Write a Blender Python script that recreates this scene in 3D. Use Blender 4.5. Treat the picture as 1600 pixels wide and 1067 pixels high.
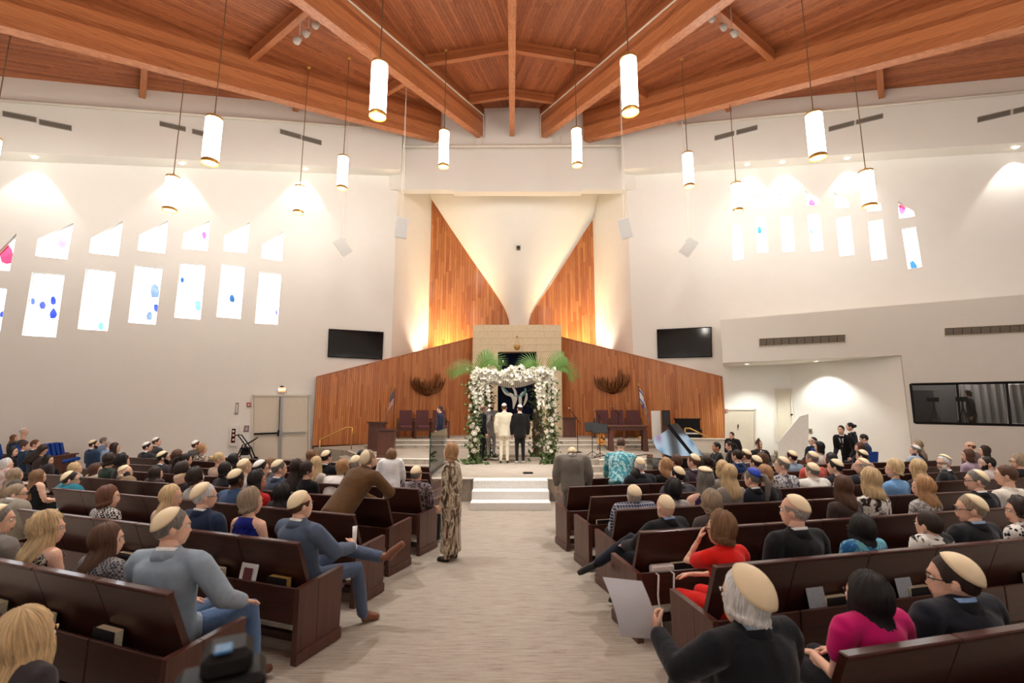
import bpy, bmesh, math, random
import numpy as np
from mathutils import Vector, Matrix
from math import sin, cos, pi, radians, hypot, atan2
R = random.Random(7)
S = bpy.context.scene
COL = S.collection
for o in list(bpy.data.objects): bpy.data.objects.remove(o)

# ------------------------------------------------------------------ camera, light, exposure
FPX, CAMZ, TH = 711.0, 2.05, math.atan(103/711.0)
cd = bpy.data.cameras.new('camera'); cam = bpy.data.objects.new('camera', cd); COL.objects.link(cam)
cd.sensor_width = 36.0; cd.lens = FPX/1600*36.0; cd.clip_end = 200; cd.clip_start = .05
cam.location = (0, 0, CAMZ); cam.rotation_euler = (pi/2+TH, 0, 0)
cd.dof.use_dof = True; cd.dof.focus_distance = 11.0; cd.dof.aperture_fstop = 2.0
S.camera = cam
S.view_settings.view_transform = 'Standard'; S.view_settings.look = 'None'
S.view_settings.gamma = 1; S.view_settings.use_curve_mapping = False
S.view_settings.exposure = 1.25
PEND_L, WORLD_L, WASH_W, DOWN_W, UP_W = 12.5, 2.8, 80.0, 1300.0, 330.0
w = bpy.data.worlds.new('overcast_sky'); S.world = w; w.use_nodes = True
bg = w.node_tree.nodes['Background']; bg.inputs[0].default_value = (.93, .97, 1, 1); bg.inputs[1].default_value = WORLD_L

# ------------------------------------------------------------------ picture to place
CT, ST = cos(TH), sin(TH)
def ray(x, y):
    u = (x-800)/FPX; v = (533.5-y)/FPX; d = CT-v*ST
    return u/d, (ST+v*CT)/d
def at(x, y, z):
    a, b = ray(x, y); Y = (z-CAMZ)/b; return Vector((a*Y, Y, z))
def atY(x, y, Y):
    a, b = ray(x, y); return Vector((a*Y, Y, CAMZ+b*Y))
def onw(x, y, P, Q):                      # on the upright plane through P, Q (floor points)
    a, b = ray(x, y); dx, dy = Q[0]-P[0], Q[1]-P[1]
    Y = (P[0]*dy-P[1]*dx)/(a*dy-dx); return Vector((a*Y, Y, CAMZ+b*Y))
def zf(Y): return 0.0 if Y < 3 else (-.025*(Y-3) if Y < 11 else -.2)
def atf(x, y, h):
    Y = 5.0
    for i in range(50): Y = .5*Y+.5*at(x, y, h+zf(Y)).y
    return at(x, y, h+zf(Y))

# ------------------------------------------------------------------ materials
def lin(c): return tuple(((v/255)/12.92 if v/255 <= .04045 else ((v/255+.055)/1.055)**2.4) for v in c[:3])+(1,)
MC = {}
def newmat(key):
    m = bpy.data.materials.new(key); m.use_nodes = True
    nt = m.node_tree; b = nt.nodes['Principled BSDF']; return m, nt, b
def N(nt, t, **kw):
    n = nt.nodes.new(t)
    for k, v in kw.items():
        if k.startswith('i_'): n.inputs[k[2:]].default_value = v
        else: setattr(n, k, v)
    return n
def ramp(nt, fac, stops):
    r = N(nt, 'ShaderNodeValToRGB'); e = r.color_ramp.elements
    while len(e) < len(stops): e.new(.5)
    for k, (p, c) in enumerate(stops): e[k].position = p; e[k].color = c
    nt.links.new(fac, r.inputs[0]); return r
def flat(name, c, rough=.6, metal=0, emit=0, spec=.4, bump=0, bs=60, coat=0):
    k = ('flat', c, rough, metal, emit, bump, coat)
    if k in MC: return MC[k]
    m, nt, b = newmat(name)
    b.inputs['Base Color'].default_value = lin(c); b.inputs['Roughness'].default_value = rough
    b.inputs['Metallic'].default_value = metal; b.inputs['Specular IOR Level'].default_value = spec
    if coat: b.inputs['Coat Weight'].default_value = coat; b.inputs['Coat Roughness'].default_value = .05
    if emit: b.inputs['Emission Color'].default_value = lin(c); b.inputs['Emission Strength'].default_value = emit
    tc = N(nt, 'ShaderNodeTexCoord')
    nz = N(nt, 'ShaderNodeTexNoise', i_Scale=bs, i_Detail=3.0); nt.links.new(tc.outputs['Object'], nz.inputs[0])
    if bump:
        bp = N(nt, 'ShaderNodeBump', i_Strength=bump, i_Distance=.01); nt.links.new(nz.outputs[0], bp.inputs['Height']); nt.links.new(bp.outputs[0], b.inputs['Normal'])
    if not metal and not emit:
        c0, c1 = lin(tuple(v*(.996 if bs < 3 else .95) for v in c)), lin(tuple(min(255, v*(1.002 if bs < 3 else 1.04)) for v in c))
        r = ramp(nt, nz.outputs[0], [(.35, c0), (.65, c1)]); nt.links.new(r.outputs[0], b.inputs['Base Color'])
    MC[k] = m; return m
def wood(name, c0, c1, scale, rough=.45, island=True, knots=0, coat=0):
    k = ('wood', name)
    if k in MC: return MC[k]
    m, nt, b = newmat(name); b.inputs['Roughness'].default_value = rough
    tc = N(nt, 'ShaderNodeTexCoord'); mp = N(nt, 'ShaderNodeMapping'); mp.inputs['Scale'].default_value = scale
    nt.links.new(tc.outputs['Object'], mp.inputs[0])
    ge = N(nt, 'ShaderNodeNewGeometry')
    nz = N(nt, 'ShaderNodeTexNoise', noise_dimensions='4D', i_Scale=1.0, i_Detail=5.0, i_Roughness=.6); nt.links.new(mp.outputs[0], nz.inputs['Vector'])
    ml = N(nt, 'ShaderNodeMath', operation='MULTIPLY'); ml.inputs[1].default_value = 37; nt.links.new(ge.outputs['Random Per Island'], ml.inputs[0]); nt.links.new(ml.outputs[0], nz.inputs['W'])
    ad = N(nt, 'ShaderNodeMath', operation='MULTIPLY_ADD'); ad.inputs[1].default_value = .42 if island else 0; ad.inputs[2].default_value = -.21 if island else 0
    nt.links.new(ge.outputs['Random Per Island'], ad.inputs[0])
    sm = N(nt, 'ShaderNodeMath', operation='ADD'); nt.links.new(nz.outputs[0], sm.inputs[0]); nt.links.new(ad.outputs[0], sm.inputs[1])
    r = ramp(nt, sm.outputs[0], [(.22, lin(c0)), (.78, lin(c1))]); out = r.outputs[0]
    if knots:
        mp2 = N(nt, 'ShaderNodeMapping'); mp2.inputs['Scale'].default_value = (1.3, 7, 7); nt.links.new(tc.outputs['Object'], mp2.inputs[0])
        vo = N(nt, 'ShaderNodeTexVoronoi', i_Scale=1.1); nt.links.new(mp2.outputs[0], vo.inputs['Vector'])
        r2 = ramp(nt, vo.outputs['Distance'], [(.05, (knots, knots, knots, 1)), (.17, (1, 1, 1, 1))])
        mx = N(nt, 'ShaderNodeMix', data_type='RGBA', blend_type='MULTIPLY'); mx.inputs[0].default_value = 1
        nt.links.new(out, mx.inputs[6]); nt.links.new(r2.outputs[0], mx.inputs[7]); out = mx.outputs[2]
    nt.links.new(out, b.inputs['Base Color'])
    if coat: b.inputs['Coat Weight'].default_value = coat; b.inputs['Coat Roughness'].default_value = .12
    bp = N(nt, 'ShaderNodeBump', i_Strength=.12, i_Distance=.004); nt.links.new(nz.outputs[0], bp.inputs['Height']); nt.links.new(bp.outputs[0], b.inputs['Normal'])
    MC[k] = m; return m
PLASTER = flat('cream_plaster', (243, 240, 234), .75, bs=2, spec=.2)
PLASTER2 = flat('grey_cream_plaster', (234, 230, 222), .75, bs=2, spec=.2)
BEAMW = wood('glulam_timber', (140, 76, 42), (206, 134, 86), (.7, 14, 30), .42, knots=.6)
DECKW = wood('deck_boards_timber', (136, 74, 44), (186, 114, 72), (.9, 22, 22), .5, knots=.45)
SLATW = wood('upright_oak_strips', (168, 92, 46), (216, 142, 82), (24, 24, 1.1), .42, coat=.15)
PEWW = wood('dark_mahogany', (46, 21, 15), (78, 38, 28), (3, 30, 30), .38, island=False, coat=.25)
PEWE = wood('dark_mahogany_end', (62, 33, 26), (96, 56, 44), (24, 24, 2), .4, island=False, coat=.2)
DARKW = wood('brown_stained_wood', (66, 36, 28), (104, 62, 48), (18, 18, 2), .42, island=False)
BRASS = flat('brass', (206, 162, 88), .42, .65); BRONZE = flat('bronze', (128, 84, 54), .24, 1)
BLACK = flat('black_metal', (15, 15, 17), .55, spec=.25); STEEL = flat('brushed_steel', (190, 192, 196), .3, 1)
WHITE = flat('white_paint', (240, 238, 233), .5); OFFW = flat('off_white_paint', (226, 219, 205), .5)

# ------------------------------------------------------------------ mesh helpers
class MB:
    def __init__(s): s.v = []; s.f = []; s.m = []; s.uv = None
    def add(s, vs, fs, m=0):
        n = len(s.v); s.v += [tuple(p) for p in vs]; s.f += [tuple(i+n for i in f) for f in fs]; s.m += [m]*len(fs); return s
    def hexa(s, p, m=0):   # 4 bottom (ccw) then 4 top
        return s.add(p, [(3, 2, 1, 0), (4, 5, 6, 7), (0, 1, 5, 4), (1, 2, 6, 5), (2, 3, 7, 6), (3, 0, 4, 7)], m)
    def box(s, a, b, m=0):
        (x0, y0, z0), (x1, y1, z1) = a, b
        return s.hexa([(x0, y0, z0), (x1, y0, z0), (x1, y1, z0), (x0, y1, z0), (x0, y0, z1), (x1, y0, z1), (x1, y1, z1), (x0, y1, z1)], m)
    def bbox(s, a, b, c=.01, m=0):   # chamfered box
        (x0, y0, z0), (x1, y1, z1) = a, b; n = len(s.v)
        bm = bmesh.new(); bmesh.ops.create_cube(bm, size=1)
        for v in bm.verts: v.co = Vector(((x0+x1)/2+v.co.x*(x1-x0), (y0+y1)/2+v.co.y*(y1-y0), (z0+z1)/2+v.co.z*(z1-z0)))
        bmesh.ops.bevel(bm, geom=bm.edges[:], offset=c, segments=1, affect='EDGES')
        bm.verts.index_update(); s.add([v.co[:] for v in bm.verts], [[v.index for v in f.verts] for f in bm.faces], m); bm.free(); return s
    def prism(s, poly, h, m=0):      # poly: list of 3d points, h: offset vector
        n = len(poly); h = Vector(h); p = [Vector(q) for q in poly]
        fs = [tuple(range(n-1, -1, -1)), tuple(range(n, 2*n))]+[(i, (i+1) % n, n+(i+1) % n, n+i) for i in range(n)]
        return s.add(p+[q+h for q in p], fs, m)
    def tube(s, pts, rad, n=8, m=0, cap=True, side=None, flatr=None):
        pts = [Vector(p) for p in pts]; k = len(pts)
        if not hasattr(rad, '__len__'): rad = [rad]*k
        vs = []; prev = Vector(side) if side is not None else None
        for i in range(k):
            t = (pts[min(i+1, k-1)]-pts[max(i-1, 0)]).normalized()
            if prev is None: prev = Vector((1, 0, 0)) if abs(t.x) < .9 else Vector((0, 1, 0))
            u = (prev-t*prev.dot(t)).normalized(); w_ = t.cross(u)
            if side is None: prev = u
            ra, rb = rad[i] if hasattr(rad[i], '__len__') else (rad[i], rad[i])
            for j in range(n):
                a = 2*pi*j/n; vs.append(pts[i]+u*(cos(a)*ra)+w_*(sin(a)*rb))
        fs = [(i*n+j, i*n+(j+1) % n, (i+1)*n+(j+1) % n, (i+1)*n+j) for i in range(k-1) for j in range(n)]
        if cap: fs += [tuple(range(n-1, -1, -1)), tuple(range((k-1)*n, k*n))]
        return s.add(vs, fs, m)
    def lathe(s, prof, n=16, c=(0, 0, 0), m=0, cap=True):
        vs = [(c[0]+r*cos(2*pi*j/n), c[1]+r*sin(2*pi*j/n), c[2]+z) for r, z in prof for j in range(n)]; k = len(prof)
        fs = [(i*n+j, i*n+(j+1) % n, (i+1)*n+(j+1) % n, (i+1)*n+j) for i in range(k-1) for j in range(n)]
        if cap: fs += [tuple(range(n-1, -1, -1)), tuple(range((k-1)*n, k*n))]
        return s.add(vs, fs, m)
    def ball(s, c, r, nu=10, nv=7, m=0):
        r = r if hasattr(r, '__len__') else (r, r, r); vs = []
        for i in range(nv+1):
            t = pi*i/nv
            for j in range(nu): p = 2*pi*j/nu; vs.append((c[0]+r[0]*sin(t)*cos(p), c[1]+r[1]*sin(t)*sin(p), c[2]+r[2]*cos(t)))
        return s.add(vs, [(i*nu+j, (i+1)*nu+j, (i+1)*nu+(j+1) % nu, i*nu+(j+1) % nu) for i in range(nv) for j in range(nu)], m)
    def mesh(s, name, mats, smooth=False):
        me = bpy.data.meshes.new(name); me.from_pydata([tuple(v) for v in s.v], [], s.f)
        for m in (mats if isinstance(mats, (list, tuple)) else [mats]): me.materials.append(m)
        if max(s.m, default=0): me.polygons.foreach_set('material_index', s.m)
        if smooth: me.polygons.foreach_set('use_smooth', [True]*len(s.f))
        me.validate(); me.update(); return me
    def obj(s, name, mats, parent=None, smooth=False, kind=None, label=None, cat=None, group=None, loc=None, rz=0):
        return place(name, s.mesh(name, mats, smooth), parent, kind, label, cat, group, loc, rz)
def place(name, me, parent=None, kind=None, label=None, cat=None, group=None, loc=None, rz=0):
    o = bpy.data.objects.new(name, me); COL.objects.link(o)
    if parent: o.parent = parent
    if loc is not None: o.location = loc
    if rz: o.rotation_euler[2] = rz
    for k, v in (('kind', kind), ('label', label), ('category', cat), ('group', group)):
        if v: o[k] = v
    return o
def thing(name, label, cat, loc=(0, 0, 0), rz=0, group=None): return place(name, None, None, None, label, cat, group, loc, rz)
def frame(P, Q):      # angle of a wall line
    return atan2(Q[1]-P[1], Q[0]-P[0])

# ------------------------------------------------------------------ the room
AP = Vector((0, 26, 0))                      # roof beams fan out from here
def deckz(x, y): return 18.68-.2*hypot(x, y-26)
PA, PB = (lambda a: (a*16.5, 16.5))(ray(0, 636)[0]), (lambda a: (a*22.5, 22.5))(ray(608, 636)[0])
def mir(p): return (-p[0]+.02, p[1])
dirw = Vector((PB[0]-PA[0], PB[1]-PA[1])).normalized(); nrm = Vector((dirw.y, -dirw.x))      # towards the room
FAR = Vector(PA)-dirw*7.5
def off(p, d): return (p[0]+nrm.x*d, p[1]+nrm.y*d)
# floor: gently sloping carpet
def carpet():
    m, nt, b = newmat('streaked_carpet'); b.inputs['Roughness'].default_value = .95; b.inputs['Specular IOR Level'].default_value = .1
    tc = N(nt, 'ShaderNodeTexCoord'); mp = N(nt, 'ShaderNodeMapping'); mp.inputs['Scale'].default_value = (2.2, 30, 1); nt.links.new(tc.outputs['Object'], mp.inputs[0])
    n1 = N(nt, 'ShaderNodeTexNoise', i_Scale=1.6, i_Detail=6.0, i_Roughness=.7); nt.links.new(mp.outputs[0], n1.inputs[0])
    n2 = N(nt, 'ShaderNodeTexNoise', i_Scale=170.0, i_Detail=2.0); nt.links.new(tc.outputs['Object'], n2.inputs[0])
    mx = N(nt, 'ShaderNodeMath', operation='MULTIPLY_ADD'); mx.inputs[1].default_value = .35; nt.links.new(n2.outputs[0], mx.inputs[0]); nt.links.new(n1.outputs[0], mx.inputs[2])
    r = ramp(nt, mx.outputs[0], [(.44, lin((106, 97, 87))), (.6, lin((158, 147, 134))), (.9, lin((182, 172, 159)))]); nt.links.new(r.outputs[0], b.inputs['Base Color'])
    bp = N(nt, 'ShaderNodeBump', i_Strength=.5, i_Distance=.006); nt.links.new(n2.outputs[0], bp.inputs['Height']); nt.links.new(bp.outputs[0], b.inputs['Normal']); return m
CARPET = carpet()
f = MB(); ys = [-9, 3, 11, 30]
f.add([(x, y, zf(y)) for y in ys for x in (-27, 27)], [(2*i, 2*i+1, 2*i+3, 2*i+2) for i in range(3)])
f.obj('floor', CARPET, kind='structure')

def wall2d(name, outer, holes, org, ux, thick, mat, parent=None):
    """upright wall with real openings: outlines are (u, z) in the wall's plane"""
    cu = bpy.data.curves.new(name, 'CURVE'); cu.dimensions = '2D'; cu.fill_mode = 'BOTH'; cu.extrude = thick/2
    for poly in [outer]+holes:
        sp = cu.splines.new('POLY'); sp.points.add(len(poly)-1); sp.use_cyclic_u = True
        for p, q in zip(sp.points, poly): p.co = (q[0], q[1], 0, 1)
    t = bpy.data.objects.new('t', cu); COL.objects.link(t); bpy.context.view_layer.update()
    me = bpy.data.meshes.new_from_object(t.evaluated_get(bpy.context.evaluated_depsgraph_get())); bpy.data.objects.remove(t)
    ux = Vector((ux[0], ux[1], 0)).normalized(); nz = ux.cross(Vector((0, 0, 1)))     # wall's face towards the room
    # the sheet's front face lies in the plane, its thickness behind
    M = Matrix(((ux.x, 0, nz.x, org[0]-nz.x*thick/2), (ux.y, 0, nz.y, org[1]-nz.y*thick/2), (0, 1, 0, 0), (0, 0, 0, 1)))
    me.transform(M); me.materials.clear(); me.materials.append(mat); me.name = name
    return place(name, me, parent, 'structure')
GLASS_P = {}
def pane_mat(c):
    if c in GLASS_P: return GLASS_P[c]
    m, nt, b = newmat('art_glass'); nt.nodes.remove(b); out = nt.nodes['Material Output']
    t = N(nt, 'ShaderNodeBsdfTransparent'); g = N(nt, 'ShaderNodeBsdfGlossy'); g.inputs[1].default_value = .05; mx = N(nt, 'ShaderNodeMixShader'); mx.inputs[0].default_value = .04
    tc = N(nt, 'ShaderNodeTexCoord'); nz = N(nt, 'ShaderNodeTexNoise', i_Scale=3.0, i_Detail=3.0); nt.links.new(tc.outputs['Object'], nz.inputs[0])
    r = ramp(nt, nz.outputs[0], [(.4, lin(c)), (.65, lin(tuple(min(255, v+14) for v in c)))]); nt.links.new(r.outputs[0], t.inputs[0])
    nt.links.new(t.outputs[0], mx.inputs[1]); nt.links.new(g.outputs[0], mx.inputs[2]); nt.links.new(mx.outputs[0], out.inputs[0]); GLASS_P[c] = m; return m
# windows, as seen: (upper trapezium, lower pane)
WINL = [([(-28, 420), (26, 364), (15, 423), (-34, 421)], [(-25, 445), (11, 451), (-2, 530), (-40, 528)]),
 ([(59, 373), (115, 348), (105, 405), (55, 400)], [(50, 425), (101, 429), (87, 527), (34, 524)]),
 ([(142, 372), (192, 345), (185, 400), (139, 395)], [(134, 419), (181, 424), (168, 517), (121, 514)]),
 ([(218, 367), (263, 344), (258, 396), (215, 391)], [(211, 414), (254, 419), (243, 507), (200, 504)]),
 ([(287, 365), (328, 344), (324, 392), (284, 388)], [(282, 410), (321, 414), (313, 499), (272, 496)]),
 ([(351, 368), (390, 347), (386, 395), (349, 392)], [(346, 412), (383, 416), (376, 498), (338, 495)]),
 ([(410, 382), (444, 361), (441, 408), (408, 403)], [(405, 424), (440, 428), (434, 507), (398, 505)])]
WINR = [([(1141, 311), (1157, 317), (1159, 332), (1142, 333)], [(1143, 352), (1159, 350), (1163, 404), (1145, 407)]),
 ([(1176, 303), (1194, 314), (1196, 325), (1178, 326)], [(1179, 339), (1196, 338), (1201, 393), (1183, 395)]),
 ([(1216, 301), (1235, 312), (1237, 322), (1218, 324)], [(1219, 338), (1238, 336), (1243, 392), (1223, 394)]),
 ([(1258, 297), (1279, 310), (1280, 320), (1260, 321)], [(1261, 335), (1281, 333), (1287, 391), (1267, 393)]),
 ([(1303, 300), (1326, 314), (1327, 324), (1305, 325)], [(1306, 340), (1329, 337), (1335, 398), (1312, 400)]),
 ([(1353, 306), (1376, 318), (1378, 329), (1355, 330)], [(1356, 345), (1379, 342), (1386, 404), (1362, 407)]),
 ([(1403, 314), (1428, 330), (1430, 338), (1405, 341)], [(1409, 357), (1431, 354), (1441, 417), (1419, 420)])]
winno = [0]; doorno = [0]
PIECES = {1: [(1, .12, .45, .1, (96, 110, 190)), (1, .42, .5, .13, (84, 92, 178)), (1, .72, .42, .12, (70, 84, 190)), (1, .78, .63, .15, (60, 76, 190)), (0, .7, .5, .12, (226, 150, 170))],
 0: [(0, .75, .45, .16, (214, 80, 110)), (1, .9, .5, .15, (60, 80, 180))], 2: [(1, .72, .93, .12, (120, 170, 214))],
 3: [(1, .8, .42, .22, (128, 140, 196)), (1, .7, .86, .14, (116, 130, 206)), (1, .92, .7, .14, (70, 92, 200)), (1, .12, .92, .09, (176, 178, 226)), (1, .45, .1, .12, (236, 196, 206))],
 4: [(1, .12, .3, .09, (70, 110, 150)), (1, .85, .75, .2, (120, 214, 222)), (0, .8, .4, .1, (226, 110, 150))],
 5: [(1, .55, .62, .16, (64, 100, 140)), (1, .2, .55, .1, (190, 190, 226)), (1, .4, .8, .12, (240, 222, 206))], 6: [(1, .92, .75, .12, (110, 100, 200)), (1, .3, .75, .1, (206, 206, 226))]}
PIECESR = {1: [(1, .35, .35, .3, (90, 150, 206))], 0: [(1, .6, .3, .16, (236, 206, 170))], 3: [(1, .25, .45, .14, (120, 160, 206)), (0, .5, .8, .2, (236, 120, 170))], 6: [(1, .5, .95, .35, (70, 120, 190)), (0, .3, .3, .2, (230, 120, 170)), (1, .7, .12, .2, (160, 200, 236))], 4: [(1, .1, .9, .1, (140, 180, 220))]}
def side_wall(sgn, wins, pieces, name):
    P, Q = (PA, PB) if sgn < 0 else (mir(PA), mir(PB))
    org = Vector((P[0], P[1])) if sgn < 0 else Vector((Q[0], Q[1])); ux = (Vector(Q)-Vector(P)).normalized() if sgn < 0 else (Vector(P)-Vector(Q)).normalized()
    n2 = Vector((ux.y, -ux.x))
    def uz(p): q = onw(p[0], p[1], P, Q); return ((q.x-org.x)*ux.x+(q.y-org.y)*ux.y, q.z)
    L = (Vector(PB)-Vector(PA)).length
    u0, u1 = (-7.5, L) if sgn < 0 else (0, L+7.5)
    holes = [[uz(p) for p in q] for w_ in wins for q in w_]
    wl = wall2d(name, [(u0, -.3), (u1, -.3), (u1, 15.5), (u0, 15.5)], holes, org, ux, .22, PLASTER)
    for i, w_ in enumerate(wins):
        for k, q in enumerate(w_):
            winno[0] += 1; pts = [uz(p) for p in q]
            to = lambda u, z, d: Vector((org.x+ux.x*u-n2.x*d, org.y+ux.y*u-n2.y*d, z))
            t = place('window_%d' % winno[0], None, None, 'structure'); 
            MB().prism([to(u, z, .13) for u, z in pts], to(0, 0, .14)-to(0, 0, .13)).obj('pane', pane_mat((244, 248, 250)), t)
            fr = MB()
            for a, b2 in zip(pts, pts[1:]+pts[:1]): fr.tube([to(a[0], a[1], .12), to(b2[0], b2[1], .12)], .018, 4)
            fr.obj('window_frame', WHITE, t)
            for (kk, fx, fy, sz, c) in pieces.get(i, []):
                if kk != k: continue
                A, B, C_, D = [Vector(p) for p in pts]; mid = A.lerp(B, fx).lerp(D.lerp(C_, fx), fy); wd = (B-A).length
                pl = [mid+Vector((wd*sz*.9*r_*cos(t_+.1), wd*sz*1.7*r_*sin(t_))) for t_, r_ in zip([0, .9, 1.6, 2.4, 3.1, 4.0, 4.7, 5.5], [R.uniform(.7, 1.05) for _ in range(8)])]
                us = [p[0] for p in pts]; zs = [p[1] for p in pts]
                pl = [(min(max(p[0], min(us)+.04), max(us)-.04), min(max(p[1], min(zs)+.03), max(zs)-.03)) for p in pl]
                MB().prism([to(u, z, .115) for u, z in pl], to(0, 0, .125)-to(0, 0, .115)).obj('coloured_glass', pane_mat(tuple(int(v*.8+50) for v in c)), t)
    # upper wall, standing proud, with a sloping underside (the soffit)
    pr = .75
    def uzp(p):
        P2, Q2 = [(v[0]+n2.x*pr, v[1]+n2.y*pr) for v in (P, Q)]; q = onw(p[0], p[1], P2, Q2); return ((q.x-org.x)*ux.x+(q.y-org.y)*ux.y, q.z)
    ya, yb = ((0, 236), (558, 262)) if sgn < 0 else ((1600, 222), (1040, 260))
    (ua, za), (ub, zb) = uzp(ya), uzp(yb); sl = (zb-za)/(ub-ua)
    us = [u0+i*(u1-u0)/6 for i in range(7)]
    up = MB(); to = lambda u, d, z: (org.x+ux.x*u+n2.x*d, org.y+ux.y*u+n2.y*d, z)
    for a, b2 in zip(us, us[1:]):
        lo = lambda u: za+(u-ua)*sl
        hi = lambda u, d: deckz(to(u, d, 0)[0], to(u, d, 0)[1])+.15
        up.hexa([to(a, pr, lo(a)), to(b2, pr, lo(b2)), to(b2, -.22, lo(b2)), to(a, -.22, lo(a)), to(a, pr, hi(a, pr)), to(b2, pr, hi(b2, pr)), to(b2, -.22, hi(b2, 0)), to(a, -.22, hi(a, 0))])
    ceilh = up.obj('wall_left_upper' if sgn < 0 else 'wall_right_upper', PLASTER2, kind='structure')
    return dict(P=P, Q=Q, org=org, ux=ux, n2=n2, uz=uz, uzp=uzp, to=to, pr=pr, lo=lambda u: za+(u-ua)*sl)
WL = side_wall(-1, WINL, PIECES, 'wall_left')
WR = side_wall(1, WINR, PIECESR, 'wall_right')
# rest of the hall (behind the viewer)
for sgn, nm in ((-1, 'wall_left_rear'), (1, 'wall_right_rear')):
    x = sgn*abs(FAR.x); MB().box((min(x, x+sgn*.2), -9, -.2), (max(x, x+sgn*.2), FAR.y, 17)).obj(nm, PLASTER, kind='structure')
BKW = [(x, 4.6+.3*(k % 2), 1.4, 3.0) for s_ in (-1, 1) for k, x in enumerate([s_*v for v in (8.5, 10.6, 12.7, 14.8)])]  # windows added in the unseen back wall for the piano lid to reflect
wall2d('wall_back', [(-27, -.2), (27, -.2), (27, 17), (-27, 17)], [[(-x-w_/2, z), (-x+w_/2, z), (-x+w_/2, z+h), (-x-w_/2, z+h)] for x, z, w_, h in BKW], (0, -9), (-1, 0), .22, PLASTER)
for x, z, w_, h in BKW:
    winno[0] += 1; t = place('window_%d' % winno[0], None, None, 'structure'); MB().box((x-w_/2, -9.15, z), (x+w_/2, -9.14, z+h)).obj('pane', pane_mat((236, 246, 250)), t)
    for k in range(3): a = x+R.uniform(-.4, .4); b = z+h*(k+.5)/3; MB().prism([(a-.2, -9.12, b), (a, -9.12, b-.45), (a+.2, -9.12, b), (a, -9.12, b+.45)], (0, .01, 0)).obj('coloured_glass', pane_mat(R.choice(((110, 190, 220), (236, 130, 190), (120, 150, 230)))), t)

# ---- timber roof: five fan bays of boards, radial beams, purlins
ceil = place('ceiling', None, None, 'structure')
bays = [(-12, 12), (12, 12), (-35, 11), (35, 11), (-57, 11), (57, 11), (-79, 11), (79, 11)]
for bi, (mid, half) in enumerate(bays):
    t = math.tan(radians(half)); ch = cos(radians(half)); a = radians(mid); ux = Vector((sin(a), -cos(a), 0)); uy = Vector((cos(a), sin(a), 0))
    L = 40*ch; bw = .145; mb = MB(); n = int(L*t/bw)+1
    for k in range(-n, n+1):
        y0, y1 = k*bw+.004, (k+1)*bw-.004
        x0 = max(2.2, min(abs(y0), abs(y1))/t if k not in (0, -1) else 2.2); x = x0+.03
        while x < L:
            x2 = min(L, x+R.uniform(2.5, 6.5)); dz = R.uniform(0, .006)
            vs = []
            for xx, yy, d in ((x, y0, 0), (x2, y0, 0), (x2, y1, 0), (x, y1, 0), (x, y0, .02), (x2, y0, .02), (x2, y1, .02), (x, y1, .02)):
                vs.append((xx, yy, 18.68-.2*xx/ch+d-dz))
            mb.add(vs, [(3, 2, 1, 0), (0, 1, 5, 4), (2, 3, 7, 6)]); x = x2+.004
    M = Matrix(((ux.x, uy.x, 0, AP.x), (ux.y, uy.y, 0, AP.y), (0, 0, 1, 0), (0, 0, 0, 1)))
    o = mb.obj('deck_board', DECKW, ceil, kind='stuff'); o.matrix_local = M
    bk = MB(); z = lambda xx: 18.68-.2*xx/ch+.03
    bk.add([(0, 0, z(0)), (L, -L*t, z(L)), (L, L*t, z(L))], [(0, 2, 1)]); o = bk.obj('roof_sheathing', DARKW, ceil); o.matrix_local = M
def radial(name, ang, r0, r1, wd, dep, top=0.0, parent=None):
    a = radians(ang); ux = Vector((sin(a), -cos(a), 0)); uy = Vector((cos(a), sin(a), 0)); mb = MB()
    zt = lambda r: 18.68-.2*r+.02-top
    nlam = 9; h = dep/nlam
    for i in range(nlam):        # glued laminations, each a hair proud or shy
        d = R.uniform(0, .004)
        zz = lambda r, k: zt(r)-dep+k*h
        mb.hexa([(r0, -wd/2+d, zz(r0, i)), (r1, -wd/2+d, zz(r1, i)), (r1, wd/2-d, zz(r1, i)), (r0, wd/2-d, zz(r0, i)), (r0, -wd/2+d, zz(r0, i+1)), (r1, -wd/2+d, zz(r1, i+1)), (r1, wd/2-d, zz(r1, i+1)), (r0, wd/2-d, zz(r0, i+1))])
    o = mb.obj(name, BEAMW, parent); o.matrix_local = Matrix(((ux.x, uy.x, 0, AP.x), (ux.y, uy.y, 0, AP.y), (0, 0, 1, 0), (0, 0, 0, 1))); return o
for ang, r0, wd in ((0, 3.75, .26), (24, 4.05, .36), (-24, 4.05, .36), (46, 5.4, .4), (-46, 5.4, .4)):
    radial('roof_beam', ang, r0, 38, wd, 1.72, 0, ceil)
for s in (-1, 1):
    a_ = radians(s*24); p = [Vector((sin(a_)*r-s*cos(a_)*.27, 26-cos(a_)*r-sin(abs(a_))*.27*0, 18.68-.2*r-.5)) for r in (4.3, 24)]
    MB().tube(p, .035, 6).obj('conduit', OFFW, ceil)
    MB().tube([p[0], p[0]+Vector((0, 0, -1.3))], .035, 6).obj('conduit', OFFW, ceil)
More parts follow.
